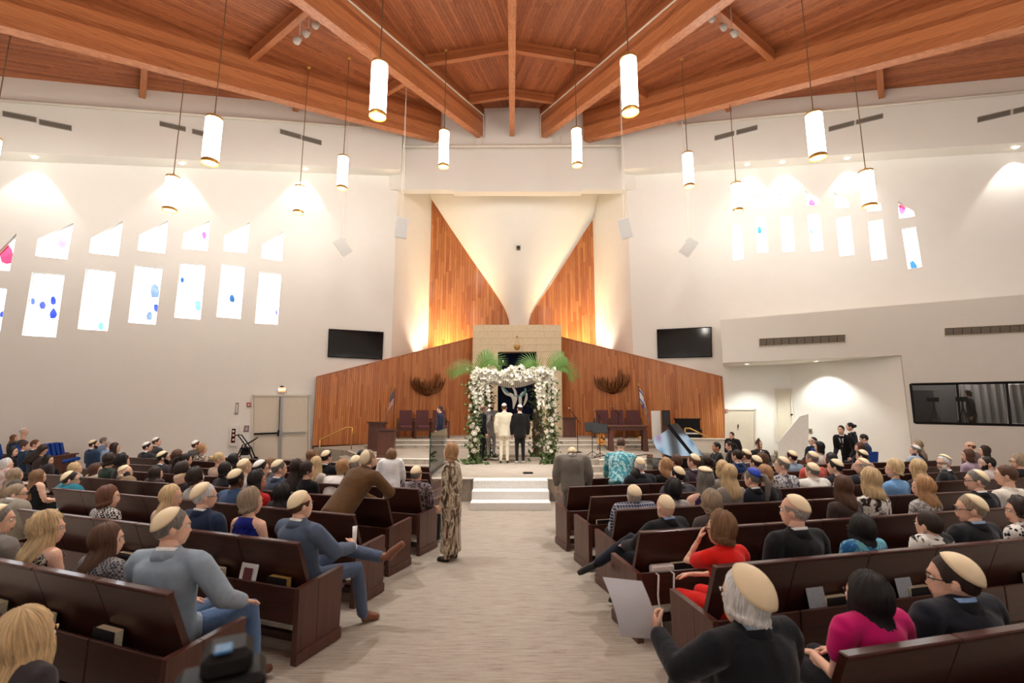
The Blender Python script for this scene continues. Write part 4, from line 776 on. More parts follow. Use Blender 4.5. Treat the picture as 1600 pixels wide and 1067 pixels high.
# glass balustrade and handrails
GL, ntg, bg_ = newmat('clear_glass'); ntg.nodes.remove(bg_); a_ = N(ntg, 'ShaderNodeBsdfTransparent'); a_.inputs[0].default_value = (.86, .93, .89, 1); b_ = N(ntg, 'ShaderNodeBsdfGlossy'); b_.inputs[1].default_value = .02; f_ = N(ntg, 'ShaderNodeFresnel'); x_ = N(ntg, 'ShaderNodeMixShader'); ntg.links.new(f_.outputs[0], x_.inputs[0]); ntg.links.new(a_.outputs[0], x_.inputs[1]); ntg.links.new(b_.outputs[0], x_.inputs[2]); ntg.links.new(x_.outputs[0], ntg.nodes['Material Output'].inputs[0])
t = thing('glass_balustrade', 'clear green-edged glass panel on the left edge of the stage platform', 'balustrade', (XL+.1, SY+.08, SZ)); MB().bbox((-.01, 0, .0), (.01, 2.9, 1.06), .003).obj('glass_panel', GL, t)
m = MB(); m.box((-.013, -.012, 0), (.013, 0, 1.06)); m.box((-.013, -.012, 1.055), (.013, 2.9, 1.07)); m.obj('edge_strip', flat('glass_edge_green', (42, 66, 58), .2), t); MB().box((-.03, 0, -.005), (.03, 2.9, .04)).obj('shoe_channel', STEEL, t)
def rail(pts, posts, label):
    t = thing('handrail', label, 'railing', pts[0]); o = pts[0]; MB().tube([p-o for p in pts], .032, 8).obj('rail', BRASS, t, True)
    for p, z in posts: MB().tube([p-o, Vector((p.x, p.y, z))-o], .024, 8).obj('post', BRASS, t, True)
a, b = at(499, 704, SZ), at(549, 702, SZ); rail([Vector((a.x, a.y, SZ+.42)), Vector((b.x-.25, b.y, SZ+.88)), Vector((b.x, b.y, SZ+.88))], [(Vector((a.x, a.y, SZ+.42)), SZ-.4), (Vector((b.x, b.y, SZ+.88)), SZ)], 'brass handrail sloping down at the left end of the stage')
a, b = at(1072, 702, SZ), at(1124, 702, SZ); rail([Vector((a.x, a.y, SZ+.85)), Vector((a.x+.2, a.y, SZ+.85)), Vector((b.x, b.y, SZ+.25))], [(Vector((a.x, a.y, SZ+.85)), SZ), (Vector((b.x, b.y, SZ+.25)), SZ-.3)], 'brass handrail sloping down behind the piano')
# table, guitar, stands
p = at(981, 704, SZ); t = thing('wooden_table', 'long dark wooden table on the right of the stage', 'table', p, -.12)
MB().bbox((-.78, -.36, .93), (.78, .36, 1.0), .01).obj('tabletop', DARKW, t); MB().bbox((-.7, -.32, .82), (.7, .32, .93), .006).obj('apron', DARKW, t)
for x in (-.66, .66):
    for y in (-.26, .26): MB().hexa([(x-.1, y-.05, 0), (x+.1, y-.05, 0), (x+.1, y+.05, 0), (x-.1, y+.05, 0), (x-.07, y-.05, .83), (x+.07, y-.05, .83), (x+.07, y+.05, .83), (x-.07, y+.05, .83)]).obj('leg', DARKW, t)
p = at(940, 703, SZ); t = thing('acoustic_guitar', 'honey-coloured acoustic guitar upright on a black stand', 'guitar', p, .15); g = MB(); pr = []
for k in range(40):
    a = 2*pi*k/40; z = .42+.25*sin(a); wv = .2 if sin(a) < 0 else .15; x = cos(a)*(wv-.04*math.exp(-((sin(a)-.12)/.28)**2)); pr.append((x, -.06, z))
HONEY = flat('honey_spruce', (206, 140, 72), .3); g.prism(pr[::-1], (0, .1, 0)); g.obj('body', HONEY, t); 
m = MB(); m.prism([(.05*cos(k*.4), -.062, .5+.05*sin(k*.4)) for k in range(16)][::-1], (0, .003, 0)); m.prism([(.05, -.063, .42), (.11, -.063, .38), (.13, -.063, .47), (.06, -.063, .5)], (0, .004, 0)); m.obj('sound_hole', flat('dark_brown', (44, 26, 18), .5), t)
MB().bbox((-.028, -.075, .5), (.028, -.05, 1.02), .006).obj('neck', DARKW, t); MB().bbox((-.04, -.065, 1.02), (.04, -.045, 1.17), .006).obj('headstock', DARKW, t); MB().bbox((-.07, -.075, .3), (.07, -.06, .325), .004).obj('bridge', DARKW, t)
m = MB(); [m.tube([(0, .05, .5), (x, y, 0)], .012, 5) for x, y in ((-.22, -.12), (.22, -.12), (0, .25))]; m.tube([(-.12, -.09, .17), (.12, -.09, .17)], .012, 5); m.obj('stand', BLACK, t)
def mstand(p, h, label, rz=0):
    t = thing('music_stand', label, 'stand', p, rz)
    for a in (.3, 2.4, 4.5): MB().tube([(0, 0, .18), (.26*cos(a), .26*sin(a), .01)], .011, 5).obj('leg', BLACK, t)
    MB().tube([(0, 0, .1), (0, 0, h)], .013, 6).obj('pole', BLACK, t); MB().hexa([(-.26, -.1, h-.1), (.26, -.1, h-.1), (.26, -.08, h-.1), (-.26, -.08, h-.1), (-.26, .06, h+.2), (.26, .06, h+.2), (.26, .08, h+.2), (-.26, .08, h+.2)]).obj('tray', BLACK, t); MB().bbox((-.26, -.17, h-.11), (.26, -.09, h-.09), .004).obj('ledge', BLACK, t)
mstand(at(926, 713, SZ), .98, 'black music stand left of the guitar'); mstand(at(938, 716, SZ), .95, 'black music stand in front of the guitar'); mstand(at(1156, 712, -.1)-Vector((0, 0, .1)), .95, 'black music stand before the low cream door')
def mic(p, h, boom, label):
    t = thing('microphone_stand', label, 'stand', p); MB().lathe([(.16, 0), (.16, .02), (.04, .05)], 14).obj('base', BLACK, t, True); MB().tube([(0, 0, 0), (0, 0, h)], .014, 6).obj('pole', BLACK, t)
    q = Vector(boom); MB().tube([Vector((0, 0, h))-q*.5, Vector((0, 0, h))+q], .012, 6).obj('boom', BLACK, t); MB().tube([Vector((0, 0, h))+q, Vector((0, 0, h))+q*1.12], .025, 8).obj('microphone', STEEL, t, True)
mic(at(903, 707, SZ), 1.25, (-.3, -.1, .4), 'black boom microphone stand right of the floral canopy'); mic(at(968, 700, SZ), 1.45, (-.32, -.1, .28), 'black microphone stand in front of the table'); mic(at(937, 699, SZ), 1.35, (-.2, 0, .25), 'black microphone stand behind the guitar'); mic(at(1170, 712, -.1)-Vector((0, 0, .1)), 1.25, (.02, 0, .12), 'slim straight microphone stand beside the cellist')
for k, pts in enumerate(([(865, 716), (885, 718), (905, 712), (925, 716), (945, 711)], [(955, 712), (985, 713), (1010, 710), (1025, 711)], [(760, 716), (775, 719), (790, 716)])): MB().tube([at(x, y, SZ+.014) for x, y in pts], .014, 5).obj('floor_cable', BLACK, None, True, label='black cable snaking over the stage floor '+('beside the stands', 'in front of the table', 'by the groom in white')[k], cat='cable')
p = at(825, 740, SZ); t = thing('floor_box', 'flat black bar lying at the front of the stage', 'box', p); MB().bbox((-.13, -.05, 0), (.13, .05, .04), .008).obj('case', BLACK, t); MB().bbox((-.1, -.03, .04), (.1, .03, .045), .002).obj('lid', DARKG, t)
# right of stage: panel, cabinet, organ, ledge
p = at(1027, 697, SZ); t = thing('white_panel', 'tall narrow white panel standing left of the organ', 'panel', p, -.2); MB().bbox((-.2, 0, 0), (.2, .06, 1.56), .008).obj('board', WHITE, t); MB().box((-.22, -.05, 0), (.22, .12, .04)).obj('foot', WHITE, t)
p = at(1043, 698, SZ); t = thing('speaker_cabinet', 'slim black upright cabinet beside the white panel', 'speaker', p, -.2); MB().bbox((-.14, 0, .9), (.18, .3, 1.58), .01).obj('case', BLACK, t); MB().bbox((-.14, -.01, .92), (.16, .0, 1.54), .004).obj('grille', DARKG, t); MB().bbox((-.2, -.1, 0), (.5, .2, .9), .01).obj('base_cabinet', DARKW, t)
p = at(1076, 700, SZ); t = thing('electric_organ', 'black organ console with raised music desk behind the piano', 'organ', p, -.35); MB().bbox((-.55, -.3, 0), (.55, .2, .8), .01).obj('case', BLACK, t); MB().bbox((-.5, -.05, .8), (.5, .2, 1.2), .01).obj('music_desk', BLACK, t); MB().bbox((-.55, -.06, 1.19), (.55, .22, 1.24), .006).obj('lid', BLACK, t); MB().bbox((-.5, -.36, .6), (.5, -.3, .66), .004).obj('keyboard', WHITE, t)
p = at(1093, 707, SZ); t = thing('stage_ledge', 'long cream low wall at the right end of the stage', 'wall', p, -.35); MB().bbox((-.9, -.12, 0), (.9, .12, .5), .01).obj('ledge_body', OFFW, t); MB().bbox((-.93, -.15, .5), (.93, .15, .54), .006).obj('coping', OFFW, t)
# grand piano: keyboard to the right, tail to the left, lid open
pc = at(1065, 716, -.2+.98); PY = pc.y; t = thing('grand_piano', 'black grand piano with raised glossy lid below the stage right', 'piano', (pc.x, PY, -.2))
PBK = flat('piano_black', (12, 12, 14), .08, spec=.6, coat=1); LIDM = flat('lid_polish', (92, 93, 96), .06, metal=.9, spec=.6)
def loc(px, z=0): v = atY(px, 716, PY); return v.x-pc.x
out = [(loc(1109), 0), (loc(1109), 1.35), (loc(1085), 1.4), (loc(1062), 1.2), (loc(1042), 1.05), (loc(1028), .9), (loc(1021), .6), (loc(1023), .2), (loc(1034), 0)]
MB().prism([(x, y, .62) for x, y in out], (0, 0, .36)).obj('case', PBK, t); MB().bbox((loc(1108), .05, .58), (loc(1124), 1.35, .74), .01).obj('key_bed', PBK, t); MB().bbox((loc(1111), .12, .74), (loc(1121), 1.28, .765), .003).obj('keyboard', WHITE, t)
for x, y in ((loc(1030), .5), (loc(1104), .15), (loc(1104), 1.2)): MB().lathe([(.04, 0), (.055, .1), (.05, .4), (.08, .62)], 10, (x, y, 0)).obj('leg', PBK, t, True)
H0 = Vector((0, 0, .985)); tilt = radians(80)
def lid(px):
    v = []
    for x, y in px:
        a, b = ray(x, y); # meet the tilted lid plane through the hinge
        n_ = Vector((0, -sin(tilt), cos(tilt))); o = Vector((pc.x, PY, -.2+.985)); d = Vector((a, 1, b)); k = (o-Vector((0, 0, CAMZ))).dot(n_)/d.dot(n_); q = Vector((0, 0, CAMZ))+d*k; v.append(q-Vector((pc.x, PY, -.2)))
    return v
nl = Vector((0, sin(tilt), -cos(tilt)))*.025
m1 = lid([(1048, 712.5), (1035, 708), (1026, 701), (1021.5, 692), (1021, 684), (1026, 680), (1034, 677), (1047, 668), (1082, 712.5)]); MB().prism(m1, nl).obj('lid', LIDM, t)
m2 = lid([(1084.5, 712.5), (1046, 664.5), (1058, 660.5), (1101, 712.5)]); MB().prism(m2, nl).obj('lid_flap', LIDM, t)
m3 = lid([(1081, 713), (1041, 664), (1046, 662.5), (1086, 713)]); MB().prism([v-nl for v in m3], nl*2.2).obj('lid_hinge', BLACK, t)
a = lid([(1070, 690)])[0]; MB().tube([a+nl*2, (a.x, a.y+.35, .98)], .012, 6).obj('lid_prop', PBK, t)
t = thing('piano_bench', 'black padded piano bench at the keyboard', 'bench', (pc.x+loc(1136), PY+.65, -.2)); MB().bbox((-.18, -.4, .42), (.18, .4, .5), .02).obj('cushion', BLACK, t)
for x in (-.14, .14):
    for y in (-.34, .34): MB().box((x-.02, y-.02, 0), (x+.02, y+.02, .42)).obj('leg', BLACK, t)
# walker by the door
p = onw(386, 722, WL['P'], WL['Q'])+Vector((WL['n2'].x, WL['n2'].y, 0))*.6; p.z = -.2; t = thing('rollator', 'black wheeled walker parked beside the double door', 'walker', p, .3)
for s in (-1, 1):
    MB().tube([(-.45, s*.25, 1.12), (-.3, s*.25, 1.1), (.1, s*.25, .55), (.3, s*.25, .1)], .025, 6).obj('side_frame', BLACK, t, True); MB().tube([(-.1, s*.25, .75), (-.35, s*.25, .1)], .025, 6).obj('leg', BLACK, t)
    for x in (-.35, .3): m = MB(); m.lathe([(.1, -.02), (.1, .02)], 14); m.v = [(x+a, s*.25+c, .1+b) for a, b, c in m.v]; m.obj('wheel', BLACK, t)
MB().bbox((-.22, -.24, .52), (.15, .24, .6), .02).obj('seat', BLACK, t); MB().bbox((-.2, -.2, .3), (.1, .2, .5), .03).obj('bag', BLACK, t); MB().tube([(.0, -.24, .75), (.3, -.1, .95), (.36, 0, 1.0), (.3, .1, .95), (0, .24, .75)], .02, 6).obj('back_strap', BLACK, t, True)
# ------------------------------------------------------------------ floral canopy
CY = at(740, 724, SZ); CX0, CX1, F0 = CY.x, at(862, 724, SZ).x, CY.y; B0 = F0+2.0
hup = thing('floral_canopy', 'wedding canopy of white roses, orchids and palm fronds on the stage', 'canopy', ((CX0+CX1)/2, F0, SZ)); hc = (CX0+CX1)/2
POSTS = [(CX0-hc, 0), (CX1-hc, 0), (CX0-hc+.28, 2.0), (CX1-hc-.3, 2.0)]; HT = 2.72
LEAF = flat('leaf_green', (70, 88, 44), .6); LEAF2 = flat('leaf_light', (92, 112, 58), .6); PETAL = flat('petal_white', (244, 240, 226), .65); STEMG = flat('twig_grey', (110, 96, 76), .8)
PALM = flat('palm_green', (88, 124, 52), .5)
def rose():
    m = MB(); m.ball((0, 0, 0), (.55, .55, .55), 8, 6)
    for ring, (n, rr, op) in enumerate(((5, .62, .35), (6, .82, .75), (7, 1.0, 1.15))):
        for k in range(n):
            a = 2*pi*k/n+ring*.5; c_, s_ = cos(a), sin(a); tv = (-s_, c_)
            def P(r_, t_, z): return (c_*r_+tv[0]*t_, s_*r_+tv[1]*t_, z)
            w_ = rr*.62; m.add([P(.3, -w_*.5, -.35), P(.3, w_*.5, -.35), P(rr*.85, w_, .1), P(rr*(.75+.25*op), w_*.55, .62-.28*op), P(rr*(.8+.28*op), -w_*.55, .62-.28*op), P(rr*.85, -w_, .1)], [(0, 1, 2, 5), (5, 2, 3, 4)])
    return m.mesh('rose', PETAL, True)
ROSE = rose()
rr = random.Random(11)
def leaves(mb, c, n, sp, sz, m=0):
    for _ in range(n):
        p = Vector((rr.gauss(0, sp[0]), rr.gauss(0, sp[1]), rr.uniform(-1, 1)*sp[2]))+Vector(c); d = Vector((rr.gauss(0, 1), rr.gauss(0, 1), rr.gauss(-.2, .8))).normalized(); u = d.orthogonal().normalized(); s_ = sz*rr.uniform(.6, 1.3); n2 = d.cross(u)
        mb.add([p, p+d*s_*.5+u*s_*.28+n2*.02, p+d*s_, p+d*s_*.5-u*s_*.28+n2*.02], [(0, 1, 2, 3)], m)
for pi_, (x, y) in enumerate(POSTS):
    po = MB().tube([(x, y, 0), (x, y, HT)], .035, 8).obj('post', STEMG, hup)
    lf = MB(); front = y == 0
    for k in range(26): leaves(lf, (x+.04*sin(k), y, .1+k*(HT-.2)/26), 26, (.1, .1, .07), .13, k % 3 == 0)
    leaves(lf, (x, y, .06), 90, (.17, .15, .06), .2); lf.obj('foliage', [LEAF, LEAF2], po, kind='stuff')
    if pi_ == 3:
        tw = MB()
        for k in range(26): a = k*2.4; tw.tube([(x+.16*cos(a), y+.16*sin(a), 0), (x+.2*cos(a+.5), y+.2*sin(a+.5), .8), (x+.14*cos(a+1), y+.14*sin(a+1), 1.7)], .012, 4)
        tw.obj('twig_bundle', STEMG, po, kind='stuff')
    n = 24 if front else 18
    for k in range(n):
        o = place('rose', ROSE, po); a = -pi/2+rr.uniform(-1.5, 1.5); z = .2+(HT-.4)*(k+rr.random())/n; o.location = (x+.16*cos(a), y+.16*sin(a)-.02, z); s_ = rr.choice((.045, .055, .065, .08)); o.scale = (s_,)*3; o.rotation_euler = (pi/2+rr.uniform(-.4, .4), rr.uniform(-.3, .3), a+pi/2)
for (a, b) in ((0, 1), (2, 3), (0, 2), (1, 3)): MB().tube([(*POSTS[a], HT), (*POSTS[b], HT)], .035, 8).obj('rail', STEMG, hup)
# orchid mass along the top, dripping at the corners
def orchid(mb, p, s_, d, m=0):
    u = d.orthogonal().normalized(); v = d.cross(u)
    for k in range(5):
        a = 2*pi*k/5+.3; e = u*cos(a)+v*sin(a); g = u*-sin(a)+v*cos(a); mb.add([p, p+e*s_*.55+g*s_*.35+d*.02, p+e*s_+d*.012, p+e*s_*.55-g*s_*.35+d*.02], [(0, 1, 2, 3)], m)
om = MB()
for k in range(900):
    t_ = rr.random(); e = rr.choice((0, 0, 0, 1, 2, 3)); A, B = [(POSTS[0], POSTS[1]), (POSTS[0], POSTS[2]), (POSTS[1], POSTS[3]), (POSTS[2], POSTS[3])][e]
    p = Vector((A[0]+(B[0]-A[0])*t_, A[1]+(B[1]-A[1])*t_, HT+.05+.1*rr.gauss(0, 1)-.02)); p += Vector((rr.gauss(0, .09), rr.gauss(0, .1)-.05, 0)); orchid(om, p, rr.uniform(.05, .085), Vector((rr.gauss(0, .7), -1+rr.gauss(0, .5), rr.gauss(.3, .5))).normalized())
for c in range(12):
    x, y = POSTS[c % 2]; x += rr.uniform(-.1, .45)*(1 if c % 2 == 0 else -1)
    for j in range(26): orchid(om, Vector((x+rr.gauss(0, .03), y-.1+rr.gauss(0, .05), HT-.05-j*.04*rr.uniform(.6, 1.1))), .06, Vector((rr.gauss(0, .5), -1, rr.gauss(0, .5))).normalized())
om.obj('orchid_mass', PETAL, hup, kind='stuff')
for k in range(46):
    t_ = (k+.5)/46; o = place('rose', ROSE, hup); o.location = (POSTS[0][0]+(POSTS[1][0]-POSTS[0][0])*t_+rr.gauss(0, .03), -.14+rr.gauss(0, .04), HT+.03+rr.gauss(0, .1)); s_ = rr.uniform(.06, .1); o.scale = (s_,)*3; o.rotation_euler = (pi/2+rr.gauss(0, .4), 0, rr.gauss(0, .6))
# striped prayer-shawl roof
tl = newmat('shawl_stripes'); m_, nt, b = tl; tc = N(nt, 'ShaderNodeTexCoord'); wv = N(nt, 'ShaderNodeTexWave', i_Scale=5.0, i_Distortion=0.0); nt.links.new(tc.outputs['Object'], wv.inputs[0]); r_ = ramp(nt, wv.outputs[0], [(.78, lin((232, 228, 218))), (.84, lin((96, 92, 100)))]); nt.links.new(r_.outputs[0], b.inputs['Base Color']); b.inputs['Roughness'].default_value = .9
sh = MB(); n = 14
for i in range(n+1):
    for j in range(n+1): u, v = i/n, j/n; x = (POSTS[0][0]*(1-u)+POSTS[1][0]*u)*(1-v)+(POSTS[2][0]*(1-u)+POSTS[3][0]*u)*v; sh.v.append((x, 2*v, HT-.06-.3*sin(pi*u)*sin(pi*min(1, .12+v*.8))))
sh.f = [(i*(n+1)+j, (i+1)*(n+1)+j, (i+1)*(n+1)+j+1, i*(n+1)+j+1) for i in range(n) for j in range(n)]; sh.m = [0]*len(sh.f); sh.obj('shawl_roof', m_, hup, True)
# palm fronds
def frond(base, tip, bend, name='palm_frond', nl=15, wl=.42):
    base, tip = Vector(base), Vector(tip); mid = base.lerp(tip, .5)+Vector(bend); mb = MB(); P = lambda u: base*(1-u)**2+mid*2*u*(1-u)+tip*u*u
    mb.tube([P(u/10) for u in range(11)], [.018-.0014*u for u in range(11)], 5)
    for k in range(nl):
        u = .12+.88*k/nl; p = P(u); tg = (P(min(1, u+.02))-P(u-.02)).normalized(); sd = tg.cross(Vector((0, -1, .25))).normalized()
        for s in (-1, 1):
            d = (sd*s*.8+tg*.75+Vector((0, 0, -.28))).normalized(); L = wl*(.35+sin(pi*min(1, u*.9+.08))*.75); w_ = tg*.017; q = p+d*L*.55; e = p+d*L+Vector((0, 0, -.1*L))
            mb.add([p-w_, p+w_, q+w_, e, q-w_], [(0, 1, 2, 3, 4)])
    mb.obj(name, PALM, hup)
pw = lambda x, y, dy=0: (atY(x, y, F0+dy)-Vector((hc, F0, SZ)))
frond(pw(752, 583), pw(699, 586), (-.05, -.1, .52)); frond(pw(748, 582), pw(786, 572), (-.1, -.15, .62), wl=.5); frond(pw(746, 583), pw(765, 550), (-.05, -.1, .1), wl=.34)
frond(pw(849, 581), pw(812, 574), (.0, -.1, .55)); frond(pw(858, 581), pw(882, 555), (-.12, -.1, .12), wl=.4); frond(pw(862, 582), pw(901, 592), (-.05, -.1, .62), wl=.46)
# ------------------------------------------------------------------ people: builder
HC = dict(bk=(20, 16, 16), db=(44, 29, 22), br=(84, 54, 36), lb=(126, 92, 62), bl=(206, 176, 130), sb=(176, 132, 90), au=(104, 64, 46), gr=(120, 114, 108), lg=(170, 164, 156), wh=(228, 223, 214), gb=(152, 132, 108))
SK = dict(l=(234, 188, 162), t=(204, 148, 116), d=(112, 74, 54), p=(238, 196, 170))
def hairmat(c):
    k = ('hair', c)
    if k in MC: return MC[k]
    m, nt, b = newmat('hair_strands'); b.inputs['Roughness'].default_value = .5; b.inputs['Specular IOR Level'].default_value = .35
    u = N(nt, 'ShaderNodeUVMap'); mp = N(nt, 'ShaderNodeMapping'); mp.inputs['Scale'].default_value = (46, 2.2, 1); nt.links.new(u.outputs[0], mp.inputs[0])
    nz = N(nt, 'ShaderNodeTexNoise', i_Scale=1.6, i_Detail=4.0, i_Roughness=.7); nt.links.new(mp.outputs[0], nz.inputs[0])
    r = ramp(nt, nz.outputs[0], [(.32, lin(tuple(v*.66 for v in c))), (.68, lin(tuple(min(255, v*1.16+6) for v in c)))]); nt.links.new(r.outputs[0], b.inputs['Base Color'])
    bp = N(nt, 'ShaderNodeBump', i_Strength=.5, i_Distance=.006); nt.links.new(nz.outputs[0], bp.inputs['Height']); nt.links.new(bp.outputs[0], b.inputs['Normal']); MC[k] = m; return m
def cloth(c, pat='', c2=(235, 232, 226), sc=14):
    k = ('cloth', c, pat, c2, sc)
    if k in MC: return MC[k]
    m, nt, b = newmat('fabric'); b.inputs['Roughness'].default_value = .88; b.inputs['Specular IOR Level'].default_value = .15; b.inputs['Sheen Weight'].default_value = .15
    tc = N(nt, 'ShaderNodeTexCoord'); nz = N(nt, 'ShaderNodeTexNoise', i_Scale=9.0, i_Detail=3.0, i_Distortion=.8); nt.links.new(tc.outputs['Object'], nz.inputs[0])
    bp = N(nt, 'ShaderNodeBump', i_Strength=.45, i_Distance=.02); nt.links.new(nz.outputs[0], bp.inputs['Height']); nt.links.new(bp.outputs[0], b.inputs['Normal'])
    if not pat: f, st = nz.outputs[0], [(.3, lin(tuple(v*.93 for v in c))), (.7, lin(c))]
    elif pat == 'floral': n = N(nt, 'ShaderNodeTexNoise', i_Scale=float(sc), i_Detail=2.0, i_Distortion=1.2); nt.links.new(tc.outputs['Object'], n.inputs[0]); f, st = n.outputs[0], [(.47, lin(c)), (.53, lin(c2))]
    elif pat == 'dots': n = N(nt, 'ShaderNodeTexVoronoi', i_Scale=float(sc)); nt.links.new(tc.outputs['Object'], n.inputs[0]); f, st = n.outputs['Distance'], [(.33, lin(c2)), (.38, lin(c))]
    elif pat == 'zebra': mp = N(nt, 'ShaderNodeMapping'); mp.inputs['Rotation'].default_value = (0, .5, 0); mp.inputs['Scale'].default_value = (1, 1, .28); nt.links.new(tc.outputs['Object'], mp.inputs[0]); n = N(nt, 'ShaderNodeTexNoise', i_Scale=float(sc), i_Detail=3.0, i_Distortion=1.6); nt.links.new(mp.outputs[0], n.inputs[0]); f, st = n.outputs[0], [(.38, lin((62, 50, 42))), (.46, lin(c)), (.56, lin(c2)), (.64, lin((96, 78, 62)))]
    elif pat == 'check': n = N(nt, 'ShaderNodeTexChecker', i_Scale=float(sc)); nt.links.new(tc.outputs['Object'], n.inputs[0]); f, st = n.outputs[1], [(.4, lin(c)), (.6, lin(c2))]
    elif pat == 'plaid':
        a = N(nt, 'ShaderNodeTexWave', bands_direction='X', i_Scale=float(sc)); b2 = N(nt, 'ShaderNodeTexWave', bands_direction='Z', i_Scale=float(sc)); [nt.links.new(tc.outputs['Object'], q.inputs[0]) for q in (a, b2)]
        mx = N(nt, 'ShaderNodeMath', operation='MAXIMUM'); nt.links.new(a.outputs[0], mx.inputs[0]); nt.links.new(b2.outputs[0], mx.inputs[1]); f, st = mx.outputs[0], [(.82, lin(c)), (.93, lin(c2))]
    r = ramp(nt, f, st); nt.links.new(r.outputs[0], b.inputs['Base Color']); MC[k] = m; return m
LIP, EYEW, IRIS = flat('lips', (178, 104, 92), .5), flat('eye_white', (236, 230, 224), .3), flat('iris', (48, 34, 26), .2)
SHOEB = flat('shoe_leather_black', (22, 19, 18), .35); SHOET = flat('shoe_leather_brown', (98, 58, 40), .4)
def HR(d):                     # distance from the head's centre to its surface in direction d
    out = []
    for c, r in (((0, -.012, .022), (.075, .098, .104)), ((0, .022, -.05), (.057, .066, .068))):
        c, r = np.array(c), np.array(r); a = ((d/r)**2).sum(-1); b = (d*c/r**2).sum(-1); q = ((c/r)**2).sum()-1; out.append((b+np.sqrt(np.maximum(b*b-a*q, 0)))/a)
    k = 140; return np.log(np.exp(k*out[0])+np.exp(k*out[1]))/k
HEADS = {}
def headgrid(nu, nv):
    if (nu, nv) in HEADS: return HEADS[nu, nv]
    V = []; 
    for i in range(1, nv):
        t = pi*i/nv
        for j in range(nu):
            g = 2*pi*j/nu; g = g+.38*sin(g) if nu > 20 else g          # finer towards the face
            V.append((sin(t)*cos(g+pi/2-pi), sin(t)*sin(g+pi/2-pi), cos(t)))
    V = np.array([(0, 0, 1)]+V+[(0, 0, -1)]); V[:, :2] *= -1 if False else 1
    P = V*HR(V)[:, None]; x, y, z = P.T; f = y > .02
    gs = lambda x0, z0, sx, sz: np.exp(-((x-x0)/sx)**2-((z-z0)/sz)**2)*f
    dy = .011*gs(0, 0, .011, .03)+.014*gs(0, -.026, .013, .015)-.011*(gs(.03, .008, .016, .014)+gs(-.03, .008, .016, .014))+.005*gs(0, .034, .05, .012)+.006*gs(0, -.062, .02, .012)-.004*gs(0, -.078, .02, .007)+.006*gs(0, -.1, .022, .016)
    P[:, 1] += dy; F = []; n0 = 1; last = len(V)-1
    for j in range(nu): F.append((0, n0+j, n0+(j+1) % nu)); F.append((last, n0+(nv-2)*nu+(j+1) % nu, n0+(nv-2)*nu+j))
    for i in range(nv-2):
        for j in range(nu): a = n0+i*nu+j; b = n0+i*nu+(j+1) % nu; F.append((a, a+nu, b+nu, b))
    mi = [4 if (abs(np.mean(P[list(q), 0])) < .024 and -.071 < np.mean(P[list(q), 2]) < -.052 and np.mean(P[list(q), 1]) > .05) else 0 for q in F]
    mb = MB(); mb.add(P, F); mb.m = mi
    for s in (-1, 1):
        mb.ball((s*.074, -.012, -.004), (.011, .02, .032), 8, 6, 0); mb.ball((s*.03, .0735, .008), .0125, 8, 6, 5); mb.ball((s*.0305, .0815, .008), .0062, 7, 4, 6)
    HEADS[nu, nv] = mb; return mb
def interp(tab, x):
    for (a, va), (b, vb) in zip(tab, tab[1:]):
        if a <= x <= b: return va+(vb-va)*(x-a)/(b-a)
    return tab[-1][1]
SHORT = [(0, 50), (30, 52), (48, 62), (60, 82), (72, 92), (86, 84), (100, 82), (116, 98), (140, 106), (180, 106)]
RECED = [(0, 36), (22, 34), (36, 30), (48, 52), (60, 80), (72, 92), (86, 84), (100, 82), (116, 98), (140, 106), (180, 106)]
FEM = [(0, 52), (35, 55), (50, 72), (62, 96), (75, 100), (180, 104)]
